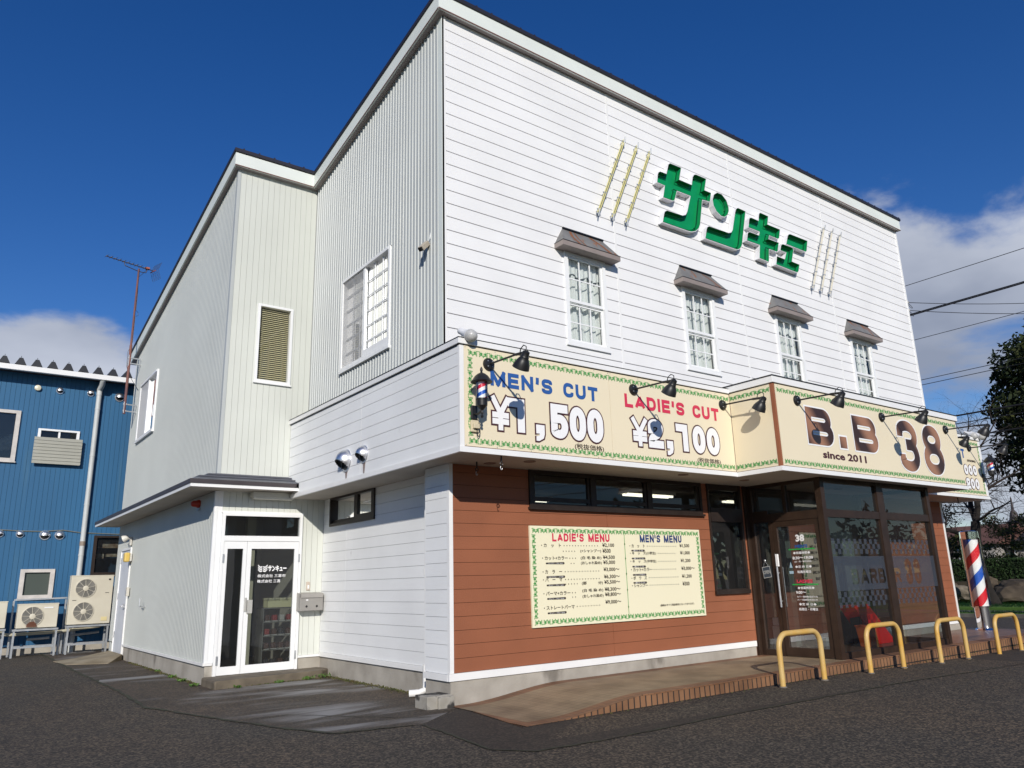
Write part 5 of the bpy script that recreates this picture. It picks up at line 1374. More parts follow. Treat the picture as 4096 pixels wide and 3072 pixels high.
def barber_lights():
    root = thing('barber_light', '', 'barber pole', (0,0,0), 'small wall barber poles at the ends of the sign')
    # local: wall plane at y=0, axis of the drum at y=-.20
    D = -.20
    mb = MB(); mb.box(-.045,.045,-.035,0,-.02,.16); mb.build('wall_plate', M_black, root, local=True, bevel=.008)
    mb = MB(); mb.tube([(0,-.03,.05),(0,-.10,.035),(0,D,.06)], .014, 8); mb.lathe([(.012,-.09),(.020,-.07),(.010,-.05),(.018,-.03),(.012,0),(.03,.02),(.055,.05),(.068,.06),(.072,.13),(.078,.135),(.078,.15)], (0,D,.06), (0,0,1), 20); mb.build('cup', M_black, root, local=True, smooth=True)
    mb = MB(); mb.lathe([(.066,.21),(.066,.455)], (0,0,0), (0,0,1), 24, cap=False)
    o = mb.build('striped_drum', stripe_mat('barber_stripes_small', 5.2, .12), root, local=True, smooth=True); o.location = (0, D, 0)
    mb = MB(); mb.lathe([(.075,.208),(.075,.455)], (0,D,0), (0,0,1), 24, cap=False); mb.build('glass_sleeve', M_pane, root, local=True, smooth=True)
    mb = MB(); mb.lathe([(.135,.42),(.140,.425),(.115,.455),(.085,.50),(.05,.53),(.018,.545),(.012,.56),(.018,.575),(.016,.60),(.0,.63)], (0,D,0), (0,0,1), 24); mb.build('cap', M_black, root, local=True, smooth=True)
    used = []
    place(root, used, (5.19, YB-.0085, 3.50), "small barber pole with black cap beside the ¥1,500 price")
    place(root, used, (19.62, YB-.015, 3.50), 'small barber pole with black cap at far right end of sign')
barber_lights()
def junction_box():
    t = thing('junction_box', 'cream outlet box with looped cable below the left barber pole', 'outlet box', (5.20,YB,3.37))
    mb = MB(); mb.box(5.14,5.25,YB-.045,YB-.009,3.32,3.47); mb.box(5.155,5.24,YB-.085,YB-.0451,3.36,3.42); mb.build('box', mat('cream_plastic', (.60,.52,.36), .5), t, bevel=.006)
    mb = MB(); mb.tube([(5.21,YB-.06,3.36),(5.22,YB-.05,3.29),(5.245,YB-.045,3.26),(5.265,YB-.045,3.30),(5.27,YB-.04,3.42),(5.22,YB-.03,3.50)], .006, 6); mb.build('cable', M_black, t)
junction_box()
def floodlights():
    root = thing('floodlight', '', 'floodlight', (0,0,0), 'white floodlights on the sign coping')
    A, B = Vector((-.03,.13,.15)), Vector((.0,-.075,.035)); ax = (B-A).normalized(); Ln = (B-A).length
    mb = MB(); mb.lathe([(.030,0),(.042,.02),(.046,.10),(.055,.15),(.078,Ln-.01),(.084,Ln)], tuple(A), ax, 20); mb.build('housing', mat('lamp_white', (.72,.73,.74), .45), root, local=True, smooth=True)
    mb = MB(); mb.lathe([(.078,Ln+.006),(.082,Ln+.03),(.076,Ln+.065),(.055,Ln+.095),(.025,Ln+.11),(0,Ln+.113)], tuple(A), ax, 22, cap=False); mb.build('lens', mat('lens_glass', (.46,.46,.45), .2, var=.15, vscale=30), root, local=True, smooth=True)
    mb = MB(); mb.tube([(-.02,.06,.08),(-.045,.06,.03),(-.045,.06,0)], .012, 8); mb.box(-.08,-.01,.02,.10,-.004,.012); mb.build('bracket', M_galv, root, local=True)
    used = []
    place(root, used, (5.115, 7.785, 4.534), 'white round floodlight on left corner of the sign coping')
    place(root, used, (19.74, 7.785, 4.534), 'white round floodlight on far right corner of the sign coping')
    place(root, used, (19.50, 7.83, 4.534), 'white round floodlight just left of the far corner floodlight', rotz=R(-25))
floodlights()
def soffit_hooks():
    root = thing('hook', '', 'hook', (0,0,0), 'iron hooks under the soffit')
    mb = MB(); mb.tube([(0,0,0),(0,0,-.085)], .011, 8); mb.tube([(.022*math.cos(a),0,-.105+.022*math.sin(a)) for a in [i*.628 for i in range(10)]], .007, 6, closed=True); mb.build('stem', M_black, root, local=True)
    mb = MB(); mb.tube([(.014*math.cos(a),.002,-.155+.028*math.sin(a)) for a in [1.3+i*.6 for i in range(9)]], .004, 6); mb.build('ring', M_galv, root, local=True)
    used = []
    for x, y, l in ((5.68,7.87,'iron hook with ring under soffit, nearest the sign edge'),(5.67,8.42,'iron hook under soffit close to the brown wall'),(18.55,7.95,'iron hook with ring under far right end of soffit')): place(root, used, (x,y,ZS), l)
soffit_hooks()
# ================================================================== small fixtures
def small_fixtures():
    t = thing('security_camera', 'small grey box camera high on ribbed side wall', 'camera', (XU,9.08,6.36))
    mb = MB(); mb.beam((XU-.03,9.10,6.44),(XU-.16,9.06,6.30),.085,.075); mb.build('body', mat('camera_beige', (.42,.37,.30), .5), t, bevel=.006)
    mb = MB(); mb.beam((XU-.155,9.062,6.305),(XU-.175,9.056,6.284),.065,.055); mb.build('lens', M_black, t)
    mb = MB(); mb.tube([(XU+.01,9.06,6.44),(XU-.05,9.09,6.42)], .014, 8); mb.tube([(XU-.01,9.03,6.62),(XU-.012,9.05,6.5),(XU-.04,9.09,6.43)], .006, 6); mb.build('bracket', M_galv, t)
    t = thing('mailbox', 'grey steel mailbox on panel wall right of white door', 'mailbox', (5.45,YD,1.1))
    y = YD-.005
    mb = MB(); mb.prism([(0,1.10),(-.20,1.10),(-.20,1.33),(-.215,1.385),(-.20,1.40),(0,1.415)], lambda p: (5.235,y+p[0],p[1]), lambda p: (5.665,y+p[0],p[1])); b = mb.build('body', mat('mailbox_steel', (.36,.345,.32), .4, metal=.5, var=.1), t, bevel=.006)
    mb = MB(); mb.box(5.245,5.655,y-.222,y-.2155,1.325,1.395); mb.build('flap', mat('mailbox_lid', (.42,.40,.37), .35, metal=.5), t)
    mb = MB()
    for x in (5.36,5.55): mb.lathe([(.020,0),(.016,-.008)], (x,y-.201,1.175), (0,1,0), 14)
    mb.build('lock', M_black, t)
    mb = MB(); mb.box(5.345,5.385,y-.203,y-.2005,1.275,1.295); mb.build('name_label', M_whiteink, t)
    t = thing('doorbell', 'small beige doorbell button above the mailbox', 'doorbell', (5.45,YD,1.52))
    mb = MB(); mb.box(5.415,5.485,YD-.022,YD-.001,1.45,1.60); mb.build('plate', mat('bell_beige', (.50,.43,.36), .5), t, bevel=.004)
    mb = MB(); mb.box(5.435,5.465,YD-.028,YD-.0225,1.48,1.54); mb.build('button', M_whiteink, t)
    t = thing('porch_lamp', 'long pale tube lamp under the canopy over the white door', 'lamp', (4.68,13.5,3.16))
    mb = MB(); mb.box(4.31,5.05,13.42,13.58,3.055,3.16); mb.build('housing', mat('lamp_grey', (.58,.57,.50), .5), t, bevel=.01)
    mb = MB(); mb.box(4.33,5.03,13.43,13.57,3.035,3.054); mb.build('diffuser', mat('diffuser', (.7,.68,.60), .4), t)
    t = thing('alarm_bell', 'red round alarm lamp under canopy on left wall', 'alarm', (XA,14.6,3.05))
    mb = MB(); mb.lathe([(.075,-.002),(.075,-.04),(.06,-.06),(.055,-.12),(.035,-.15),(0,-.16)], (XA,14.62,3.03), (1,0,0), 18); mb.build('dome', mat('alarm_red', (.42,.03,.015), .35), t, smooth=True)
    mb = MB(); mb.box(XA-.03,XA-.016,14.54,14.70,2.91,2.955); mb.build('base', M_galv, t)
    x = XA-.018
    t = thing('floodlight', 'white twin floodlight high on left wall above the grey door', 'floodlight', (XA,20.5,2.7))
    mb = MB(); mb.box(x-.03,x,20.42,20.58,2.60,2.80); mb.tube([(x-.02,20.5,2.75),(x-.10,20.5,2.78)], .018, 8); mb.build('bracket', mat('fixture_white', (.62,.6,.55), .5), t)
    mb = MB(); mb.lathe([(.03,0),(.06,.05),(.085,.12),(.085,.14)], (x-.06,20.5,2.80), (-.75,.35,-.35), 16); mb.build('lamp_head', mat('fixture_white2', (.66,.65,.6), .45), t, smooth=True)
    t = thing('warning_lamp', 'yellow box lamp on left wall beside the grey door', 'lamp', (XA,20.3,2.25))
    mb = MB(); mb.box(x-.16,x-.041,20.22,20.42,2.20,2.42); mb.build('lens', mat('amber_lens', (.66,.47,.12), .35), t, bevel=.03)
    mb = MB(); mb.box(x-.04,x,20.24,20.40,2.22,2.40); mb.build('base', mat('fixture_white3', (.62,.6,.55), .5), t)
    t = thing('switch_box', 'small cream switch box on left wall below the yellow lamp', 'switch', (XA,20.2,1.5))
    mb = MB(); mb.box(x-.06,x,20.14,20.28,1.42,1.62); mb.build('box', mat('fixture_white4', (.60,.57,.5), .5), t, bevel=.01)
    mb = MB(); mb.box(x-.068,x-.0605,20.18,20.24,1.47,1.55); mb.build('cover', M_galv, t)
    t = thing('faucet', 'small metal lever tap on ribbed left wall', 'tap', (XA,18.43,1.2))
    mb = MB(); mb.tube([(x+.02,18.4,1.20),(x-.10,18.4,1.20),(x-.10,18.4,1.38)], .014, 8); mb.build('pipe', M_galv, t)
    mb = MB(); mb.tube([(x-.06,18.4,1.20),(x-.06,18.62,1.215)], .010, 6); mb.build('lever', M_galv, t)
small_fixtures()
def antenna():
    t = thing('tv_antenna', 'television antenna on tall rusty mast at rear of white annex', 'antenna', (3.43,21.6,6.0))
    X, Y = 3.43, 21.55
    mb = MB(); mb.tube([(X,Y,6.02),(X,Y,7.9)], .034, 10); mb.tube([(X,Y,7.7),(X,Y,10.10)], .026, 10); mb.build('mast', mat('rusty_mast', (.21,.085,.065), .7, c2=(.12,.055,.06), vscale=3), t, smooth=True)
    mb = MB()
    for z in (6.1,6.28,7.40,7.55): mb.beam((X,Y,z),(XA,Y+.05,z),.03,.03); mb.beam((X-.04,Y,z),(X+.04,Y,z),.05,.04)
    for z in (6.19,7.475): mb.box(X-.03,X-.0,Y-.03,Y+.03,z-.15,z+.15)
    mb.build('bracket', M_galv, t)
    d = Vector((1.2,.38,0)).normalized(); u = Vector((-d.y,d.x,0)); z = 10.17; c = Vector((X,Y,z))
    P2 = lambda a, b=0, h=0: tuple(c+d*a+u*b+Vector((0,0,h)))
    m = mat('antenna_metal', (.10,.085,.075), .5, metal=.3)
    mb = MB(); mb.tube([P2(-.90),P2(.42)], .013, 8); mb.tube([P2(-.42,0,0),P2(-.38,0,-.10),P2(-.05,0,-.14),P2(.10,0,-.14),P2(.20,0,-.12),P2(.24,0,0)], .011, 8); mb.build('boom', m, t)
    mb = MB()
    for k in range(10): a = -.88+k*.115; mb.tube([P2(a,-.11,.012),P2(a,.11,.012)], .006, 6); mb.tube([P2(a,0,-.012),P2(a,0,.03)], .012, 6)
    mb.build('director_rod', m, t)
    mb = MB(); mb.box(c.x+d.x*.24-.05,c.x+d.x*.24+.05,c.y+.04,c.y+.14,z,z+.05); mb.tube([P2(.40,-.13,-.02),P2(.40,.13,-.02)], .014, 6); mb.build('dipole', mat('dipole_orange', (.35,.10,.06), .5), t)
    mb = MB()
    for sg, h0 in ((1,.0),(-1,.0)):
        for k in range(7): hh = .03+k*.035; mb.tube([P2(.44+hh*.35,-.20,sg*hh),P2(.44+hh*.35,.20,sg*hh)], .003, 4)
        for b in (-.2,-.1,0,.1,.2): mb.tube([P2(.44,b,0),P2(.44+.24*.35,b,sg*.24)], .003, 4)
    mb.build('reflector_grid', m, t)
    mb = MB(); mb.tube([P2(.22,0,-.02),P2(.1,0,-.2),P2(.02,.02,-.3),(X+.035,Y,9.3),(X+.03,Y,8.9),(X+.09,Y,8.84),(X+.10,Y,8.76),(X+.03,Y,8.72),(X+.03,Y,8.0),(X-.06,Y,7.7),(X-.05,Y,7.3),(X+.02,Y,7.1),(X+.14,Y,6.9),(XA-.02,Y,6.7)], .006, 6); mb.build('cable', M_black, t)
antenna()
# ================================================================== barriers and the big barber pole
def barriers():
    root = thing('barrier', '', 'barrier', (0,0,0), 'yellow tube barriers along the walkway')
    m = mat('yellow_paint', (.60,.335,.055), .45, c2=(.56,.39,.15), vscale=3.5, dirt=((.30,.17,.06), 38, None, .70, .76, .8))
    pts = [(-.5,0,-.25),(-.5,0,.50)]
    for k in range(1, 8): a = k/8*math.pi/2; pts.append((-.5+.19*(1-math.cos(a)),0,.50+.19*math.sin(a)))
    pts += [(-.31,0,.69),(.31,0,.69)]
    for k in range(1, 8): a = k/8*math.pi/2; pts.append((.31+.19*math.sin(a),0,.69-.19*(1-math.cos(a))))
    pts += [(.5,0,.50),(.5,0,-.25)]
    mb = MB(); mb.tube(pts, .038, 14); mb.build('rail', m, root, local=True, smooth=True)
    mb = MB()
    for x in (-.5,.5): mb.lathe([(.055,.0),(.052,.012),(.039,.016)], (x,0,0), (0,0,1), 14)
    build_each(mb, 'foot_collar', mat('collar_concrete', (.16,.14,.12), .9), root, local=True)
    used = []
    for x, l in ((9.995,'yellow tube barrier nearest the camera, before the ramp end'),(12.25,'yellow tube barrier in front of left pane of the glass porch'),(14.51,'yellow tube barrier in front of the right end of the glass porch'),(16.79,'yellow tube barrier beyond the big barber pole, cut by the frame')):
        place(root, used, (x, 6.72, gz(x)+.004), l)
barriers()
def big_pole():
    x, y, z = 19.42, 8.22, .147
    t = thing('barber_pole', 'tall red white and blue striped barber pole on chrome base', 'barber pole', (x,y,z))
    mb = MB(); mb.lathe([(.20,0),(.19,.02),(.165,.04),(.165,.48),(.18,.49),(.18,.52)], (x,y,z), (0,0,1), 30); mb.build('base', M_chrome, t, smooth=True)
    mb = MB(); mb.lathe([(.160,.521),(.160,2.02)], (x,y,z), (0,0,1), 36, cap=False); mb.build('striped_drum', stripe_mat('barber_stripes', 1.02, .30), t, smooth=True)
    mb = MB(); mb.lathe([(.205,.50),(.205,2.05)], (x,y,z), (0,0,1), 36, cap=False); mb.build('glass_sleeve', M_pane, t, smooth=True)
    mb = MB(); mb.lathe([(.18,2.02),(.195,2.021),(.195,2.19),(.17,2.21),(0,2.225)], (x,y,z), (0,0,1), 30); mb.build('cap', M_chrome, t, smooth=True)
    mb = MB()
    for a in (R(150), R(-30)): mb.beam((x+.2*math.cos(a),y+.2*math.sin(a),z+.5),(x+.2*math.cos(a),y+.2*math.sin(a),z+2.05),.03,.012)
    build_each(mb, 'frame_strip', M_chrome, t)
big_pole()
def porch_things():
    t = thing('folded_sign', 'bright red folded plastic wedge standing inside the glass porch', 'folded sign', (14.8,8.3,VZ))
    m = mat('red_plastic', (.80,.010,.010), .3, var=.12, vscale=5)
    z = VZ+.008
    mb = MB(); mb.prism([(14.02,.88),(14.52,.90),(15.36,z),(14.70,z),(14.36,.52)], lambda p: (p[0],8.18,p[1]), lambda p: (p[0]-.05,8.46,p[1])); mb.build('cover', m, t)
    mb = MB(); mb.box(14.20,14.26,8.2,8.4,z,.80); mb.build('leg', M_black, t)
    t = thing('plastic_box', 'orange plastic box standing against the red wedge in the porch', 'box', (14.2,8.05,VZ))
    mb = MB(); mb.prism([(14.0,z),(14.33,z),(14.24,.52),(13.9,.52)], lambda p: (p[0],7.95,p[1]), lambda p: (p[0],8.14,p[1])); mb.build('body', mat('orange_plastic', (.60,.12,.02), .35, var=.25, vscale=6), t, bevel=.01)
    mb = MB(); mb.box(13.89,14.25,7.945,8.145,.521,.54); mb.build('lid', mat('orange_lid', (.55,.10,.02), .35), t)
    t = thing('slim_bin', 'slim pale bin just inside the porch door', 'stand', (12.05,8.48,VZ))  # pale upright bin
    mb = MB(); mb.box(11.97,12.10,8.42,8.56,z,.62); mb.build('body', mat('bin_grey', (.55,.53,.48), .5), t, bevel=.008)
    mb = MB(); mb.box(11.98,12.09,8.43,8.55,.63,.76); mb.build('top', mat('bin_light', (.62,.60,.55), .5), t, bevel=.008)
    t = thing('waste_bin', 'small blue grey bin with pale lid on porch floor', 'bin', (12.5,7.9,VZ))
    mb = MB(); mb.box(12.38,12.62,7.80,8.02,z,.36); mb.build('body', mat('bin_blue', (.22,.26,.30), .5), t, bevel=.015)
    mb = MB(); mb.box(12.37,12.63,7.79,8.03,.361,.42); mb.build('lid', mat('bin_lid', (.55,.58,.60), .4), t, bevel=.015)
    t = thing('open_sign', 'dark slate OPEN plate hanging on the porch side glass', 'sign', (VX0+.03,8.44,1.54))
    f = lambda a, b, d: (VX0+.036-d, 8.445-(a*math.cos(.13)-b*math.sin(.13)), 1.54+a*math.sin(.13)+b*math.cos(.13))
    mb = MB(); mb.prism([(-.085,-.10),(.085,-.10),(.085,.10),(-.085,.10)], lambda p: f(p[0],p[1],.010), lambda p: f(p[0],p[1],0)); mb.build('plate', mat('slate', (.045,.06,.08), .5), t)
    mb = MB(); type_text(mb, 'OPEN', -.068, .068, -.03, .03, lambda a, b, d: f(a,b,.013+d), .0)
    for a, b, c, d in ((-.08,.08,.088,.095),(-.08,.08,-.095,-.088),(-.08,-.074,-.088,.088),(.074,.08,-.088,.088)): mb.quad(*[f(p, q, .013) for p, q in ((a,c),(b,c),(b,d),(a,d))])
    mb.build('lettering', mat('chalk', (.6,.6,.56), .6), t)
    mb = MB(); mb.tube([f(-.05,.1,.005), f(.0,.2,.005), f(.05,.1,.005)], .003, 5); mb.lathe([(.022,0),(.012,-.012)], f(0,.2,.0), (1,0,0), 12); mb.build('suction_hook', M_galv, t)
porch_things()
def shoe_shelf():
    t = thing('shoe_shelf', 'dark shoe shelf with red and white shoes inside the glass door', 'shelf', (5.2,14.4,.13))
    x0, x1, y0, y1 = 4.86, 5.60, 14.2, 14.55
    mb = MB()
    for z in (.14,.42,.66,.90,1.14): mb.box(x0+.02, x1-.02, y0, y1, z, z+.02)
    mb.box(x0, x0+.02, y0, y1, .13, 1.16); mb.box(x1-.02, x1, y0, y1, .13, 1.16)
    mb.build('shelf_board', mat('shelf_grey', (.14,.14,.13), .6), t)
    t2 = thing('box', 'pale yellow box on top of the shoe shelf', 'box', (5.2,14.4,1.16))
    mb = MB(); mb.box(4.95,5.45,14.22,14.5,1.165,1.30); mb.build('carton', mat('pale_carton', (.62,.60,.36), .8), t2); mb = MB(); mb.box(4.94,5.46,14.21,14.51,1.301,1.33); mb.build('lid', mat('carton_lid', (.66,.64,.42), .8), t2)
    rnd = random.Random(5); cs = [('red shoe', (.25,.025,.025)), ('white shoe', (.4,.4,.38)), ('black shoe', (.02,.02,.025)), ('brown shoe', (.07,.03,.02))]
    nm = ['bottom', 'lowest inner', 'second', 'third', 'top']
    for r_, z in enumerate((.162,.442,.682,.922)):
        for k in range(5):
            c = cs[rnd.choice((0,1,2,2,2,3,3))]; x = 4.92+k*.135
            s = thing('shoe', 'shoe on the dark shelf behind the glass door', 'shoe', (x,14.33,z), 'shoes on the shelf behind the door')
            mb = MB(); mb.prism([(0,0),(.24,0),(.25,.03),(.16,.055),(.08,.10),(0,.10)], lambda p, x=x, z=z: (x,14.22+p[0],z+p[1]+.012), lambda p, x=x, z=z: (x+.085,14.22+p[0],z+p[1]+.012)); mb.build('upper', mat(c[0].replace(' ','_'), c[1], .5), s, bevel=.015)
            mb = MB(); mb.box(x-.003,x+.088,14.215,14.475,z,z+.0115); mb.build('sole', mat('sole', (.5,.5,.48), .8), s)
shoe_shelf()
# ================================================================== blue building behind
def blue_building():
    YB2 = 24.3; x0, x1 = -9.0, 7.5
    t = thing('blue_building', 'blue metal-clad building with ribbed roof behind the white annex', 'building', (0,26,0))
    B = lambda mb, n, m, **k: mb.build(n, m, t, **k)
    mblue = mat('blue_cladding', (.018,.115,.25), .6, c2=(.014,.092,.205), vscale=.6, stretch=(1,1,.3), dirt=((.06,.15,.22), 2.2, (1.6,1,.10), .58, .80, .7))
    holes = [(.3,1.31,5.0,6.40),(1.80,2.77,5.62,5.96),(1.82,2.57,1.42,2.17),(3.46,4.4,2.0,3.07),(.2,1.22,1.30,2.05)]
    mb = MB(); strips(mb, 'y', YB2, x0, x1, 0, lambda x: 7.6, .118, holes, gap=.006, d=.012); B(mb, 'clad_wall', mblue)
    mb = MB(); backing(mb, 'y', YB2+.013, .06, x0, x1, 0, 7.6, holes); mb.box(x0, x1, 31, 31.1, 0, 7.6); mb.box(x0,x0+.1,YB2+.08,31,0,7.6); mb.box(x1-.1,x1,YB2+.08,31,0,7.6); mb.box(x0,x1,25.0,25.05,0,7.6); B(mb, 'wall_backing', mat('blue_joint', (.008,.035,.07), .9))
    mb = MB(); mb.box(x0-.3, x1+.3, 23.80, 23.83, 7.43, 7.57); mb.box(x0-.3, x1+.3, 23.831, 23.92, 7.43, 7.45); B(mb, 'gutter', M_trim)
    mb = MB(); mb.box(x0-.3, x1+.3, 23.93, YB2+.5, 7.47, 7.49); B(mb, 'roof_soffit', mat('eave_dark', (.03,.03,.035), .8))
    mb = MB(); p = .378; k0 = int((x0-.76)/p)
    for k in range(k0, int((x1-.76)/p)+1):
        c = .76+p*k
        prof = [(c-.135,7.585),(c-.042,7.775),(c+.042,7.775),(c+.135,7.585)]
        mb.prism(prof, lambda q: (q[0],23.81,q[1]), lambda q: (q[0],31,q[1]+.25))
        mb.box(c-.006, c+.006, 23.86, 23.875, 7.775, 7.84)
    mb.quad((x0-.3,23.835,7.58),(x1+.3,23.835,7.58),(x1+.3,31,7.82),(x0-.3,31,7.82))
    B(mb, 'roof', mat('folded_roof', (.022,.024,.030), .5, var=.2))
    mb = MB(); mb.box(x0, x1, 24.5, 24.53, 7.70, 7.74); B(mb, 'ridge_rail', mat('rail_tan', (.30,.27,.22), .7))
    mb = MB(); mb.tube([(3.17,23.88,7.44),(3.18,23.98,7.32),(3.16,24.19,7.22),(3.16,24.2,7.05)], .075, 12); mb.tube([(3.16,24.2,7.1),(3.16,24.2,0)], .067, 14)
    for z in (6.64,5.28,3.91,2.53): mb.tube([(3.16,24.2,z-.02),(3.16,24.2,z+.02)], .074, 12)
    B(mb, 'downpipe', mat('pipe_grey', (.50,.52,.52), .5, var=.08), smooth=True)
    mb = MB(); mb.tube([(3.16,24.2,2.78),(3.16,24.2,2.90)], .073, 12); B(mb, 'pipe_band', mat('pipe_band', (.25,.20,.16), .6))
    def frame(a, b, c, d, w, m, sill=True):
        mb = MB(); y = YB2
        mb.box(a-.02, a+w, y-.05, y+.06, c, d); mb.box(b-w, b+.02, y-.05, y+.06, c, d); mb.box(a+w, b-w, y-.05, y+.06, c, c+w); mb.box(a+w, b-w, y-.05, y+.06, d-w, d)
        if sill: mb.box(a-.04, b+.04, y-.07, y-.002, c-.03, c-.001)
        return B(mb, 'window', m)
    msash = mat('old_sash', (.56,.53,.50), .5, var=.12, vscale=7)
    f = frame(.3, 1.31, 5.0, 6.40, .085, msash)
    mb = MB(); mb.quad((.38,YB2+.02,5.0),(1.23,YB2+.02,5.0),(1.23,YB2+.02,6.4),(.38,YB2+.02,6.4)); mb.build('pane', M_panemir, f)
    mb = MB(); rnd = random.Random(2)
    for k in range(16):
        c = Vector((rnd.uniform(.45,1.2), YB2+.12, rnd.uniform(5.08,5.7))); r = rnd.uniform(.07,.13)
        mb.lathe([(r,-.02),(r*.7,.0),(0,.01)], tuple(c), (rnd.uniform(-.3,.3),-1,rnd.uniform(-.3,.3)), 12)
    mb.build('stacked_packs', mat('clear_packs', (.50,.52,.52), .3, var=.3, vscale=9), f)
    f = frame(1.80, 2.77, 5.62, 5.96, .05, M_alu)
    mb = MB(); mb.box(2.27,2.32,YB2-.02,YB2+.03,5.67,5.91); mb.build('sash_bar', M_alu, f)
    mb = MB(); mb.quad((1.85,YB2+.02,5.62),(2.72,YB2+.02,5.62),(2.72,YB2+.02,5.96),(1.85,YB2+.02,5.96)); mb.build('pane', M_paned, f)
    # louvred screen below it
    mb = MB(); n = 8
    for k in range(n):
        z = 4.98+.092*k; mb.prism([(-.15,z),(-.17,z+.075),(-.12,z+.088),(-.12,z)], lambda q: (1.71,YB2+q[0],q[1]), lambda q: (2.87,YB2+q[0],q[1]))
    for x in (1.8,2.75): mb.box(x,x+.04,YB2-.119,YB2-.002,5.05,5.66)
    B(mb, 'louvre_screen', mat('louvre_grey', (.43,.43,.38), .45, var=.06))
    f = frame(1.82, 2.57, 1.42, 2.17, .085, msash)
    mb = MB(); mb.quad((1.9,YB2+.02,1.5),(2.49,YB2+.02,1.5),(2.49,YB2+.02,2.09),(1.9,YB2+.02,2.09)); mb.build('pane', mat('frosted_pane', (.07,.085,.075), .25), f)
    f = frame(.2, 1.22, 1.30, 2.05, .085, msash)
    mb = MB(); mb.quad((.28,YB2+.02,1.38),(1.14,YB2+.02,1.38),(1.14,YB2+.02,1.97),(.28,YB2+.02,1.97)); mb.build('pane', mat('frosted_pane', (.07,.085,.075), .25), f)
    f = frame(3.46, 4.4, 2.0, 3.07, .06, M_bronze)
    mb = MB(); mb.quad((3.52,YB2+.02,2.0),(4.4,YB2+.02,2.0),(4.4,YB2+.02,3.07),(3.52,YB2+.02,3.07)); mb.build('pane', M_paned, f)
    mb = MB(); mb.box(3.6,4.4,YB2+.25,YB2+.3,2.74,2.95); mb.box(3.52,3.78,YB2+.3,YB2+.5,2.45,2.58); mb.box(3.85,4.3,YB2+.3,YB2+.5,2.5,2.58)
    mb.build('stored_box', mat('stored_box', (.45,.42,.33), .8, c2=(.2,.12,.07), vscale=8), f)
    for x, z, r in ((2.18,7.08,.10),(2.95,7.10,.10),(3.71,7.07,.135),(1.23,3.09,.10),(1.68,3.08,.10),(2.25,3.06,.135),(2.60,3.06,.125)):
        mb = MB(); c = Vector((x,YB2-.002,z)); mb.lathe([(r,0),(r,-.015),(r*.9,-.03)], tuple(c), (0,1,0), 20)
        n = 12
        for i in range(6):
            for j in range(n):
                def pt(i, j):
                    b = R(90-100*i/6); a = -math.pi/2+math.pi*j/n
                    return (c.x+math.sin(a)*r*.88, c.y-.03-max(0,math.cos(b)*math.cos(a))*r*.8, c.z+math.sin(b)*math.cos(a)*r*.88)
                mb.quad(pt(i,j), pt(i+1,j), pt(i+1,j+1), pt(i,j+1))
        v = B(mb, 'vent_cap', M_steel, smooth=True)
        mb = MB(); mb.lathe([(r*.8,-.031),(0,-.032)], tuple(c), (0,1,0), 16, cap=False); mb.build('vent_opening', M_black, v)
    mb = MB(); mb.lathe([(.065,0),(.085,-.03),(.075,-.07),(.03,-.09),(0,-.092)], (1.64,YB2-.002,7.09), (0,1,0), 16); B(mb, 'bulkhead_lamp', mat('bulkhead', (.70,.66,.52), .35), smooth=True)
    mb = MB(); mb.tube([(x0,YB2-.02,3.2),(1.2,YB2-.02,3.19),(1.7,YB2-.02,3.165),(2.18,YB2-.02,3.16),(2.66,YB2-.03,3.20),(3.1,YB2-.02,3.14),(4.0,YB2-.02,3.11),(x1,YB2-.02,3.1)], .013, 6); B(mb, 'cable', mat('old_cable', (.16,.17,.15), .7))
    mb = MB(); mb.box(x0, x1, YB2-.05, YB2-.002, -.05, .22); B(mb, 'foundation', M_conc)
blue_building()
M_ac = mat('ac_cream', (.62,.585,.48), .45, c2=(.56,.52,.42), vscale=2.5)
def fan(mb_g, mb_h, cx, y, cz, r):
    for k in range(1, 13):
        rr = r*(.30+.70*k/12); mb_g.tube([(cx+rr*math.cos(a),y-.012,cz+rr*math.sin(a)) for a in [i*2*math.pi/28 for i in range(28)]], .0035, 4, closed=True)
    for k in range(9): a = R(40*k+15); mb_h.beam((cx+r*.25*math.cos(a),y-.02,cz+r*.25*math.sin(a)),(cx+r*math.cos(a),y-.02,cz+r*math.sin(a)),.009,.009,up=(0,1,0))
    mb_h.lathe([(r*.29,-.012),(r*.29,-.028),(r*.2,-.034),(0,-.035)], (cx,y,cz), (0,1,0), 22)
    mb_h.tube([(cx+r*1.01*math.cos(a),y-.010,cz+r*1.01*math.sin(a)) for a in [i*2*math.pi/32 for i in range(32)]], .010, 6, closed=True)
def ac_unit(label, x0, x1, z0, z1, fans, loc):
    t = thing('ac_unit', label, 'air conditioner', loc, 'air conditioner outdoor units')
    y = 23.40
    mb = MB(); mb.box(x0, x1, y, y+.34, z0, z1); b = mb.build('casing', M_ac, t, bevel=.012)
    mb = MB(); mb.box(x0-.006, x1+.006, y-.008, y+.348, z1-.012, z1+.012); mb.build('top_cover', M_ac, t, bevel=.005)
    for (cx, cz, r) in fans:
        mb = MB(); mb.lathe([(r,-.002),(0,-.003)], (cx,y,cz), (0,1,0), 30, cap=False); mb.build('fan_well', mat('fan_well', (.17,.16,.145), .8), t)
        g, h = MB(), MB(); fan(g, h, cx, y, cz, r); gr = g.build('fan_grille', mat('grille_grey', (.33,.32,.29), .6), t); h.build('hub', M_ac, gr, smooth=True)
    return t, x1, z0, y
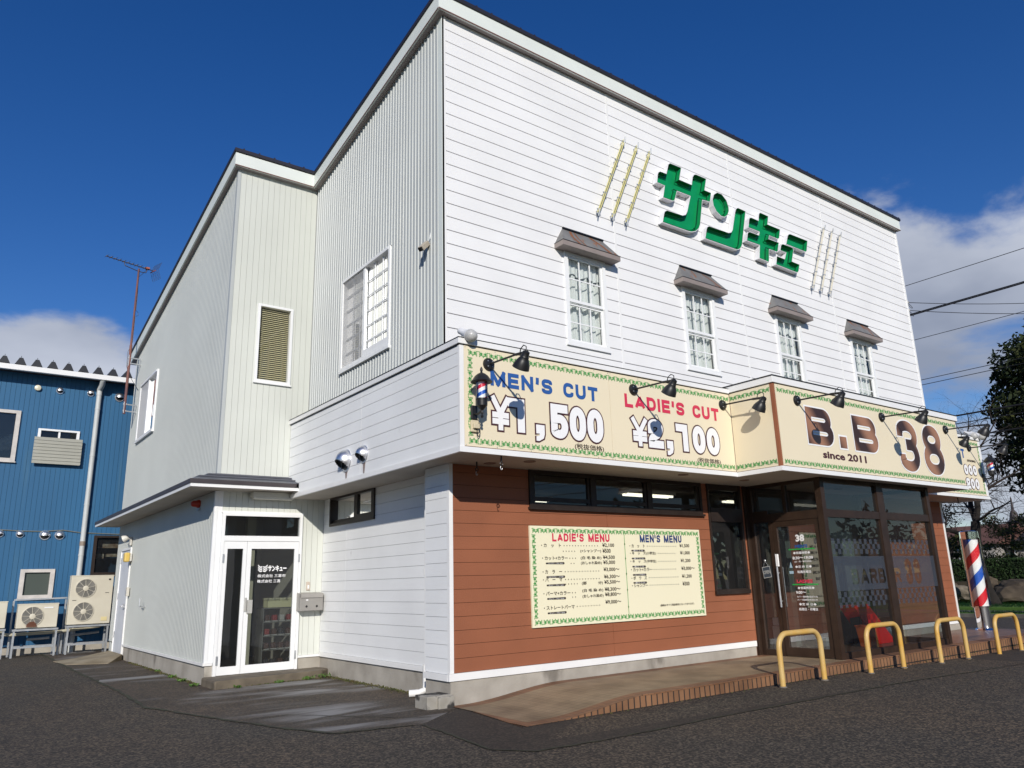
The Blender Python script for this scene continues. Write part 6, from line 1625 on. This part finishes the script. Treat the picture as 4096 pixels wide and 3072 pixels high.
def ac_units():
    t, *_ = ac_unit('small cream single-fan air conditioner on low stand below the window', 1.79, 2.68, .70, 1.28, [(2.12,.98,.235)], (2.2,23.5,.7))
    mb = MB(); mb.box(2.36,2.56,23.39,23.397,1.17,1.20); mb.build('name_plate', M_alu, t)
    mb = MB(); mb.face([(2.0,.72),(2.24,.72),(2.22,.80),(2.16,.86),(2.07,.85),(2.01,.79)], lambda p: (p[0],23.365,p[1])); mb.build('rust_stain', film_mat('rust_film', (.12,.035,.012), .8), t)
    t, *_ = ac_unit('tall cream double-fan air conditioner against the grey door', 2.90, 3.90, .73, 1.96, [(3.25,1.64,.235),(3.25,1.05,.235)], (3.4,23.5,.73))
    mb = MB(); mb.box(2.97,3.06,23.39,23.398,1.335,1.345); mb.box(3.72,3.81,23.39,23.398,1.51,1.52); mb.box(3.78,3.83,23.39,23.398,1.84,1.88); mb.build('name_plate', M_black, t)
    mb = MB(); mb.box(3.68,3.82,23.39,23.398,.80,.90); mb.build('yellow_label', mat('label_yellow', (.66,.56,.30), .6), t)
    t, *_ = ac_unit('cream air conditioner cut by the left edge of the frame', .78, 1.56, .73, 1.36, [(1.05,1.04,.22)], (1.1,23.5,.73))
    for x0, x1, z, l in ((1.72,2.72,.68,'galvanised steel stand under the small single-fan air conditioner'),(2.90,3.90,.71,'galvanised steel stand under the tall double-fan air conditioner'),(.75,1.58,.71,'galvanised steel stand under the air conditioner at left edge')):
        s = thing('ac_stand', l, 'stand', ((x0+x1)/2,23.55,0), 'steel stands under the air conditioners')
        mb = MB()
        for x in (x0+.02, x1-.06):
            for y in (23.38, 23.76): mb.box(x, x+.045, y, y+.045, -.02, z-.046)
        build_each(mb, 'leg', M_galv, s, tol=.001)
        mb = MB()
        for y in (23.36, 23.78): mb.box(x0, x1, y, y+.05, z-.045, z)
        for y in (23.37, 23.77): mb.box(x0+.066, x1-.061, y, y+.04, .22, .265)
        build_each(mb, 'rail', M_galv, s)
    s = thing('pipe_run', 'cream insulated refrigerant pipe running below the air conditioners', 'pipe', (2.5,23.8,.5))
    mb = MB(); mb.tube([(1.50,23.7,.85),(1.50,23.62,.66),(1.54,23.6,.58),(1.65,23.6,.55),(2.6,23.6,.56),(3.2,23.62,.61),(3.7,23.62,.66),(3.82,23.6,.72)], .038, 8); mb.build('insulation', mat('insulation', (.48,.45,.34), .7), s, smooth=True)
    mb = MB(); mb.tube([(2.78,23.55,.0),(2.78,23.55,.5),(2.9,23.7,.56)], .03, 8); mb.tube([(3.1,23.9,.45),(3.75,23.9,.50)], .03, 8); mb.tube([(2.1,23.9,.40),(2.6,23.9,.42)], .03, 8); mb.build('pipe', M_galv, s, smooth=True)
    s = thing('guard_rail', 'thin grey rail frame standing behind the small air conditioner', 'rail', (2.3,23.9,0))
    mb = MB(); mb.beam((1.72,23.95,1.39),(2.91,23.95,1.41),.04,.04); mb.build('top_rail', M_galv, s)
    mb = MB()
    for x in (1.72,2.89): mb.beam((x,23.95,0),(x,23.95,1.37),.04,.04)
    build_each(mb, 'post', M_galv, s)
ac_units()

# ================================================================== far side of the street, right of the shop
def leaf(mb, c, s, rnd):
    n = Vector((rnd.gauss(0,1), rnd.gauss(0,1), rnd.gauss(0,1))).normalized(); a = n.orthogonal().normalized(); b = n.cross(a)
    an = rnd.uniform(0, 6.283); a, b = a*math.cos(an)+b*math.sin(an), b*math.cos(an)-a*math.sin(an)
    c = Vector(c); mb.quad(c-a*s, c-b*s*.45, c+a*s, c+b*s*.45)
def leaf_mat(name, c, c2, sc_=2.5):
    return mat(name, c, .75, c2=c2, vscale=sc_, spec=.2)
def verge():
    mg = mat('turf', (.10,.20,.03), .95, c2=(.07,.14,.025), vscale=1.2, bump=.6, bscale=30)
    z = gz(20)
    mb = MB()
    mb.box(28.6, 29.3, -30, 45, z-.1, z+.13); struct(mb.build('grass_verge', mg))
    mb = MB(); mb.box(28.45, 28.599, -30, 45, z-.1, z+.12); struct(mb.build('kerb', mat('kerb_stone', (.10,.095,.085), .9, var=.3)))
    mb = MB(); mb.box(29.301, 31.2, -30, 45, z-.1, z+.10); struct(mb.build('pavement', mat('far_pavement', (.12,.115,.105), .9, var=.2)))
    mb = MB(); mb.box(31.201, 36.0, -30, 60, z-.1, z+.22); struct(mb.build('grass_verge', mg))
    rnd = random.Random(8); mb = MB()
    for k in range(9000):
        if k % 3 == 0: x, y, zz = rnd.uniform(28.62,29.28), rnd.uniform(8,20), z+.13
        else: x, y, zz = rnd.uniform(31.22,34.4), rnd.uniform(8,20), z+.22
        h = rnd.uniform(.05,.13); dx, dy = rnd.uniform(-.04,.04), rnd.uniform(-.04,.04); w = .012
        mb.quad((x-w,y-w,zz),(x+w,y+w,zz),(x+dx,y+dy,zz+h))
    o = mb.build('grass', mat('grass_blade', (.15,.28,.04), .8, c2=(.09,.18,.03), vscale=.7)); o['kind'] = 'stuff'
    mb = MB(); mb.box(36.0, 300, -60, 80, z, z+.9); struct(mb.build('terrain', mat('soil', (.06,.055,.03), .95, var=.3)))
verge()
def rocks():
    m = mat('rock_grey', (.11,.085,.06), .95, c2=(.04,.03,.022), vscale=2.4, bump=1.0, bscale=9)
    m2 = mat('rock_pale', (.20,.17,.13), .95, c2=(.09,.075,.055), vscale=3, bump=1.0, bscale=9)
    rnd = random.Random(21); k = 0
    spec = [(34.5,13.1,.62,1.5,.80,'large brown boulder beside the leaning tree trunk'),(34.5,11.6,.50,1.0,.60,'pale flat boulder in the stone bank, right of the large brown one'),(34.7,12.0,1.0,.8,.38,'small grey boulder on top of the stone bank'),
            (34.5,15.2,.55,1.0,.62,'pale boulder low in the stone bank, left of the striped pole'),(34.7,16.1,.8,1.1,.75,'dark boulder at the left end of the stone bank'),(34.8,14.4,.9,.8,.55,'brown boulder behind the striped pole'),(34.6,10.3,.6,1.1,.75,'brown boulder at the right end of the stone bank'),(34.5,17.4,.5,1.0,.6,'grey boulder seen past the corner of the brown wall')]
    for (x, y, z, w, h, l) in spec:
        import bmesh
        bm = bmesh.new(); bmesh.ops.create_icosphere(bm, subdivisions=3, radius=1)
        sd = rnd.uniform(0, 50)
        from mathutils import noise
        for v in bm.verts:
            p = v.co.copy(); d = 1+.42*noise.noise(p*1.1+Vector((sd,0,0)))+.22*noise.noise(p*2.7+Vector((0,sd,0)))+.08*noise.noise(p*6+Vector((0,0,sd)))
            p = Vector([math.copysign(abs(c)**.72, c) for c in p])*d
            v.co = Vector((p.x*w*.45, p.y*w*.55, p.z*h*.55))
        me = bpy.data.meshes.new('boulder'); bm.to_mesh(me); bm.free(); me.materials.append(m2 if 'pale' in l else m)
        o = bpy.data.objects.new('boulder', me); col.objects.link(o); o.location = (x, y, z-.05); tag(o, l, 'boulder', 'boulders of the stone bank')
    mb = MB(); mb.box(34.75, 35.9, -10, 30, 0, .98); struct(mb.build('terrain', mat('bank_soil', (.05,.04,.025), .95, var=.4)))
rocks()
def hedge():
    t = thing('hedge', 'dark green clipped hedge above the stone bank', 'hedge', (36,13,.95))
    rnd = random.Random(4)
    mb = MB(); mb.box(35.5, 36.6, 4, 26, .95, 1.78); mb.build('hedge_core', mat('hedge_core', (.012,.02,.008), .95), t)
    mb = MB()
    for k in range(15000):
        y = rnd.uniform(5.5,22); f = rnd.random()
        if f < .75: p = (35.45+rnd.gauss(0,.035), y, rnd.uniform(.95,1.86))
        else: p = (rnd.uniform(35.42,36.5), y, 1.84+rnd.gauss(0,.03))
        leaf(mb, p, rnd.uniform(.035,.06), rnd)
    mb.build('foliage', leaf_mat('hedge_leaf', (.030,.060,.018), (.014,.030,.010)), t)
hedge()
def bare_tree():
    t = thing('bare_tree', 'bare leafless tree with forked trunk behind the striped pole', 'tree', (32.9,13.3,.1))
    rnd = random.Random(12); tr, br = MB(), MB()
    def limb(mb, p, d, L, r, depth):
        pts, rr = [p.copy()], [r]; n = max(3, int(L/.28)); q = p.copy(); dd = d.normalized()
        for k in range(n):
            dd = (dd+Vector((rnd.gauss(0,.11),rnd.gauss(0,.11),rnd.gauss(0.02,.09)))).normalized(); q = q+dd*(L/n); pts.append(q.copy()); rr.append(r*(1-.62*(k+1)/n))
        mb.tube(pts, rr, 7 if depth < 2 else (5 if depth < 3 else 3), cap=False)
        if depth >= 5: return
        nb = (6,6,5,5,3)[depth]
        for b in range(nb):
            k = min(len(pts)-1, max(1, int(len(pts)*(.30+.68*(b+rnd.random()*.6)/nb))))
            side = Vector((rnd.gauss(0,1),rnd.gauss(0,1),rnd.gauss(.05,.40))); side = (side-dd*side.dot(dd)*.5).normalized()
            nd = (pts[k]-pts[k-1]).normalized()*.62+side*.75
            limb(br, pts[k], nd, L*rnd.uniform(.52,.74), rr[k]*rnd.uniform(.5,.68), depth+1)
    base = Vector((32.9,13.3,-.2))
    # leaning trunk, then the fork
    pts = [base, Vector((32.9,13.62,.8)), Vector((32.9,13.72,1.7)), Vector((32.9,13.70,2.6)), Vector((32.9,13.58,3.3))]
    tr.tube(pts, [.24,.20,.19,.19,.17], 12, cap=False)
    for d, L, r, p in ((Vector((.1,.95,.55)),2.6,.105,pts[3]),(Vector((.0,.10,1)),2.9,.115,pts[4]),(Vector((.1,-.42,.9)),3.2,.13,pts[4]),(Vector((-.5,-.8,.35)),2.2,.06,pts[4]),(Vector((.3,1.0,.25)),1.8,.05,pts[3]),(Vector((.5,.5,.8)),2.2,.07,pts[4])):
        limb(tr if r > .1 else br, Vector(p), d, L, r, 1)
    m = mat('bark_dark', (.020,.015,.012), .95, c2=(.010,.008,.007), vscale=6, bump=.5)
    tr.build('trunk', m, t, smooth=True); br.build('branches', mat('twig_brown', (.030,.022,.019), .95), t)
bare_tree()
def twig_shrub(name, label, loc, h, w, n, seed, c):
    t = thing(name, label, 'bush', loc, None); rnd = random.Random(seed); mb = MB()
    for k in range(n):
        p = Vector(loc); d = Vector((rnd.gauss(0,.5),rnd.gauss(0,.5),1)).normalized(); L = h*rnd.uniform(.5,1.1); pts = [p]; 
        for i in range(6): d = (d+Vector((rnd.gauss(0,.22),rnd.gauss(0,.22),rnd.gauss(0,.1)))).normalized(); p = p+d*L/6; pts.append(p)
        mb.tube(pts, [.018,.015,.012,.010,.008,.006,.004], 3, cap=False)
        for i in range(2, 6):
            for j in range(2):
                dd = (d+Vector((rnd.gauss(0,.8),rnd.gauss(0,.8),rnd.gauss(0,.5)))).normalized(); q = pts[i]; mb.tube([q, q+dd*L*.13, q+dd*L*.26+Vector((0,0,rnd.gauss(0,.03)))], [.007,.006,.003], 3, cap=False)
    mb.build('branches', mat('twigs_'+c[0], c[1], .95), t)
twig_shrub('bare_bush', 'tangled bare bush at left above the hedge', (37.2,17.4,.95), 3.0, 1.5, 26, 31, ('grey', (.07,.055,.045)))
twig_shrub('bare_bush', 'reddish bare bush under the big dark conifer', (39.5,12.6,1.0), 6.0, 2.0, 46, 33, ('red', (.10,.065,.06)))
def conifer():
    t = thing('conifer', 'large dark evergreen tree at right edge of the frame', 'tree', (37,10.0,.9))
    rnd = random.Random(77); mb = MB(); mb.tube([(37,10,.5),(37.05,10,4),(37,10.1,8),(37,10,11.6)], [.32,.27,.18,.05], 10, cap=False)
    for k in range(40):
        z = rnd.uniform(3.6,11); a = rnd.uniform(0,6.283); L = rnd.uniform(1.2,2.6); mb.tube([(37,10,z),(37+L*.6*math.cos(a),10+L*.6*math.sin(a),z+.3),(37+L*math.cos(a),10+L*math.sin(a),z+.2)], [.06,.04,.015], 5, cap=False)
    mb.build('trunk', mat('bark_conifer', (.05,.035,.025), .95), t)
    clumps = []
    def rad(z): 
        u = (z-3.4)/8.4
        return 3.9*max(.05, (math.sin(math.pi*min(1,max(0,u*.80+.13))))**.75)
    for k in range(420):
        z = rnd.uniform(3.3,11.7); a = rnd.uniform(0,6.283); r = rad(z)*math.sqrt(rnd.uniform(.30,1.0)); clumps.append((Vector((37+r*math.cos(a), 10.0+r*math.sin(a), z)), rnd.uniform(.34,.72)))
    lf = [MB(), MB()]
    for c, s in clumps:
        mb = lf[0] if rnd.random() < .65 else lf[1]
        for j in range(int(150*s)):
            d = Vector((rnd.gauss(0,1),rnd.gauss(0,1),rnd.gauss(0,.75))).normalized()*s*(rnd.random()**.4); leaf(mb, c+d, rnd.uniform(.08,.16), rnd)
    lf[0].build('foliage', leaf_mat('conifer_dark', (.022,.034,.010), (.010,.016,.006), 1.2), t); lf[1].build('foliage', leaf_mat('conifer_light', (.048,.055,.014), (.025,.032,.010), 1.2), t)
conifer()
def garden_pine(label, x, y, z, h, w, seed, col2=((.115,.125,.025),(.05,.065,.016))):
    t = thing('garden_pine', label, 'tree', (x,y,z), None); rnd = random.Random(seed)
    mb = MB(); mb.tube([(x,y,z-.2),(x+.1,y+.15,z+h*.4),(x,y-.1,z+h*.75),(x,y,z+h)], [.12,.10,.07,.03], 7, cap=False); 
    lv = [.35,.6,.82,1.0]
    for k in lv: mb.tube([(x,y,z+h*k*.95),(x,y-w*.4*(1.2-k*.5),z+h*k),(x,y+w*.4*(1.2-k*.5),z+h*k)], .03, 4, cap=False)
    mb.build('trunk', mat('bark_pine', (.07,.05,.035), .95), t)
    mb = MB()
    for k in lv:
        ww = w*(1.25-.65*k)
        for j in range(7):
            c = Vector((x+rnd.uniform(-.6,.6)*ww, y+rnd.uniform(-1,1)*ww, z+h*k+rnd.uniform(-.08,.12)*h*.3))
            for i in range(120):
                d = Vector((rnd.gauss(0,.30)*ww*.6,rnd.gauss(0,.30)*ww*.7,rnd.gauss(0,.055)*h)); leaf(mb, c+d, rnd.uniform(.05,.10), rnd)
    mb.build('foliage', leaf_mat('pine_needle_%d' % seed, *col2), t)
garden_pine('yellow green layered pine right of the bare trunk', 45, 17.0, .9, 2.9, 1.7, 51)
garden_pine('yellow green layered pine left of the striped pole', 46, 20.6, .9, 2.2, 1.5, 52)
garden_pine('low yellow green pine beside the tower block', 47, 15.4, .9, 2.0, 1.6, 53)
garden_pine('dark pine with spreading top at left behind the brown wall', 44, 20.9, .9, 5.6, 1.9, 54, ((.03,.045,.015),(.015,.022,.008)))
def house(label, x, y, w, d, h, roofc, seed):
    t = thing('house', label, 'house', (x,y,.9)); z = .9
    mb = MB(); mb.box(x, x+d, y-w/2, y+w/2, z, z+h); mb.build('wall', mat('house_wall_%d' % seed, (.30,.28,.26), .9), t)
    mb = MB(); e = .5; zr = z+h
    mb.quad((x-e,y-w/2-e,zr-.1),(x-e,y+w/2+e,zr-.1),(x+d/2,y+w/2+e,zr+1.5),(x+d/2,y-w/2-e,zr+1.5)); mb.quad((x+d+e,y-w/2-e,zr-.1),(x+d/2,y-w/2-e,zr+1.5),(x+d/2,y+w/2+e,zr+1.5),(x+d+e,y+w/2+e,zr-.1))
    mb.quad((x-e,y-w/2-e,zr-.1),(x+d/2,y-w/2-e,zr+1.5),(x+d+e,y-w/2-e,zr-.1)); mb.quad((x-e,y+w/2+e,zr-.1),(x+d+e,y+w/2+e,zr-.1),(x+d/2,y+w/2+e,zr+1.5))
    mb.build('roof', mat('house_roof_%d' % seed, roofc, .8, var=.2), t)
    for k in (-1, 1):
        mb = MB(); mb.box(x-.04, x-.001, y+k*w*.22-.6, y+k*w*.22+.6, z+.9, z+2.1); f = mb.build('window', M_alu, t)
        mb = MB(); mb.quad((x-.045,y+k*w*.22-.52,z+.98),(x-.045,y+k*w*.22+.52,z+.98),(x-.045,y+k*w*.22+.52,z+2.02),(x-.045,y+k*w*.22-.52,z+2.02)); mb.build('pane', mat('far_pane', (.03,.04,.05), .1), f)
house('grey-walled house with dark tiled roof behind the garden pines', 64, 23.0, 7.5, 8, 2.2, (.05,.045,.05), 1)
house('house with rusty brown roof seen left of the bare tree', 62, 28.0, 6.5, 8, 2.4, (.14,.065,.045), 2)
house('low house with brown roof between bare tree and tower', 72, 21.0, 5, 7, 1.9, (.11,.07,.055), 3)
def tower():
    t = thing('apartment_block', 'pale apartment block with white balconies beyond the hedge', 'building', (72,24.5,.9))
    mb = MB(); mb.box(70, 82, 19.0, 26.0, .5, 5.2); mb.build('wall', mat('block_wall', (.16,.17,.19), .85), t)
    for k in range(4):
        z = .9+1.15*k
        mb = MB(); mb.box(69.2, 70, 19.0, 25.9, z, z+.55); mb.build('balcony', M_trim, t)
        mb = MB(); mb.box(69.95, 69.99, 19.3, 25.6, z+.58, z+1.1); mb.build('window', mat('far_pane', (.03,.04,.05), .1), t)
    s = thing('finial_mast', 'dark pointed roof finial rising above the apartment block', 'mast', (68,25.2,4.2))
    mb = MB(); mb.lathe([(.06,0),(.06,.5),(.9,.55),(.55,.75),(.35,1.0),(.25,1.5),(.10,1.7),(.06,2.6),(0,2.8)], (68,25.2,4.2), (0,0,1), 10); mb.build('spire', mat('spire_dark', (.06,.05,.05), .7), s)
    mb = MB(); mb.tube([(68,25.2,.5),(68,25.2,4.3)], .12, 8); mb.build('mast', mat('spire_dark', (.06,.05,.05), .7), s)
tower()
def wires():
    rows = ((10.38,.010,'thin overhead wire, highest of those right of the shop'),(9.37,.020,'thick twin overhead cable meeting the upper right wall edge'),(8.55,.009,'thin overhead wire crossing the clouds at mid height'),(7.24,.010,'thin overhead wire, upper of the close pair'),(7.08,.010,'thin overhead wire, lower of the close pair'),(5.94,.026,'thick overhead cable just above the right sign coping'),(5.70,.014,'thin overhead cable beneath the thick one by the conifer'),(5.28,.022,'lowest thick overhead cable, behind the floodlights'))
    for z, r, l in rows:
        mb = MB(); mb.tube([(24.0, y, z+.0006*(y-9)**2) for y in range(-24, 62, 4)], r, 6)
        if r == .020: mb.tube([(24.02, y, z+.045+.0006*(y-9)**2) for y in range(-24, 62, 4)], .016, 6)
        o = mb.build('power_line', mat('cable_black', (.012,.012,.014), .6)); tag(o, l, 'cable', 'overhead wires')
    for z, dz, l in ((8.27,.10,'upper service wire from insulator on right wall edge'),(8.05,-.25,'lower service wire from insulator on right wall edge')):
        t = thing('service_wire', l, 'cable', (XR+.1,8.78,z), 'overhead wires')
        mb = MB(); P0 = Vector((XR+.15,8.75,z)); P1 = Vector((34,1.5,z+2.3+dz)); pts = []
        for k in range(21): a = k/20; p = P0.lerp(P1, a); p.z -= 1.1*4*a*(1-a)*.55; pts.append(tuple(p))
        mb.tube(pts, .009, 5); mb.build('wire', mat('cable_black', (.012,.012,.014), .6), t)
        mb = MB(); mb.tube([(XR-.02,8.78,z),(XR+.16,8.75,z)], .012, 6); mb.lathe([(.02,0),(.035,.01),(.02,.03),(.035,.04),(.02,.06)], (XR+.1,8.75,z-.03), (0,0,1), 10); mb.build('insulator', mat('porcelain', (.6,.58,.52), .3), t)
        mb = MB(); mb.tube([(XR+.15+.12*math.sin(a*.9)+.02*a, 8.75+.02*math.cos(a), z-.02-.10*(1-math.cos(a))*.6) for a in [i*.5 for i in range(14)]], .006, 5); mb.build('loop', mat('cable_black', (.012,.012,.014), .6), t)
wires()
def added_woods():
    # unseen tree line added behind the viewer to darken reflections in the shop's panes
    rnd = random.Random(99); mb = MB(); line = [(-48,60),(-52,20),(-48,-20),(-30,-44),(10,-50),(60,-48),(110,-40),(170,-25)]
    for (a, b) in zip(line[:-1], line[1:]):
        n = int(math.hypot(b[0]-a[0], b[1]-a[1])/3.2)
        for k in range(n):
            x = a[0]+(b[0]-a[0])*k/n+rnd.gauss(0,1); y = a[1]+(b[1]-a[1])*k/n+rnd.gauss(0,1); h = rnd.uniform(6,11); w = rnd.uniform(2.2,3.4)
            mb.tube([(x,y,-.1),(x,y,h*.6)], .2, 5, cap=False)
            for i in range(150):
                d = Vector((rnd.gauss(0,1),rnd.gauss(0,1),rnd.gauss(0,1))).normalized()*(rnd.random()**.35); leaf(mb, (x+d.x*w, y+d.y*w, h*.56+d.z*h*.45), rnd.uniform(.4,.75), rnd)
    o = mb.build('added_woods', leaf_mat('woods_leaf', (.035,.045,.018), (.016,.022,.010), .4)); o['kind'] = 'stuff'
added_woods()
def weeds():
    rnd = random.Random(15); m = mat('weed_leaf', (.10,.20,.025), .7, c2=(.05,.11,.02), vscale=9); mm = mat('moss', (.06,.085,.02), .95, c2=(.10,.075,.03), vscale=7)
    spots = [(3.70,16.6,.05,'small weed tuft at foot of left wall, far end'),(3.66,15.3,.05,'low weed patch at foot of left wall, middle'),(3.62,14.5,.06,'weed tuft along left wall near the door corner'),(3.60,13.6,.06,'weed by the left end of the door step'),(4.05,12.84,.05,'weed at front edge of the door step, left part'),(4.75,12.93,.06,'weed at front edge of the door step, middle'),(5.25,12.97,.08,'weed at front edge of the door step, right part'),(5.52,13.02,.11,'bright weed clump at right end of the door step'),(5.80,13.36,.10,'leafy weed in corner between step and white wall')]
    for x, y, s, l in spots:
        t = thing('weed', l, 'weed', (x,y,0), 'weeds along the foot of the walls'); mb = MB()
        for k in range(int(26+s*260)):
            a = rnd.uniform(0,6.283); r = s*rnd.uniform(.2,1.4); h = s*rnd.uniform(.3,1.1); c = Vector((x+r*math.cos(a), y+r*math.sin(a), .01+h*.5)); leaf(mb, c, rnd.uniform(.014,.032), rnd)
        mb.build('leaves', m, t)
        mb = MB()
        for k in range(5): a = rnd.uniform(0,6.283); mb.tube([(x,y,0),(x+s*.6*math.cos(a),y+s*.6*math.sin(a),s*.6)], .003, 3)
        mb.build('stems', mat('weed_stem', (.10,.12,.03), .8), t)
    mb = MB()
    for k in range(2600):
        f = rnd.random()
        if f < .35: p = (XA-.02-abs(rnd.gauss(0,.035)), rnd.uniform(13.7,19.3), rnd.uniform(0,.025))
        elif f < .7: p = (XW-.03-abs(rnd.gauss(0,.06)), rnd.uniform(9.9,13.2), rnd.uniform(0,.03))
        elif f < .85: p = (rnd.uniform(5.9,19.8), 6.925-abs(rnd.gauss(0,.012)), gz(12)*.5+rnd.uniform(-.02,.02))
        else: p = (rnd.uniform(3.7,5.5), 12.98-abs(rnd.gauss(0,.03)), rnd.uniform(0,.02))
        leaf(mb, p, rnd.uniform(.008,.022), rnd)
    o = mb.build('moss', mm); o['kind'] = 'stuff'
weeds()
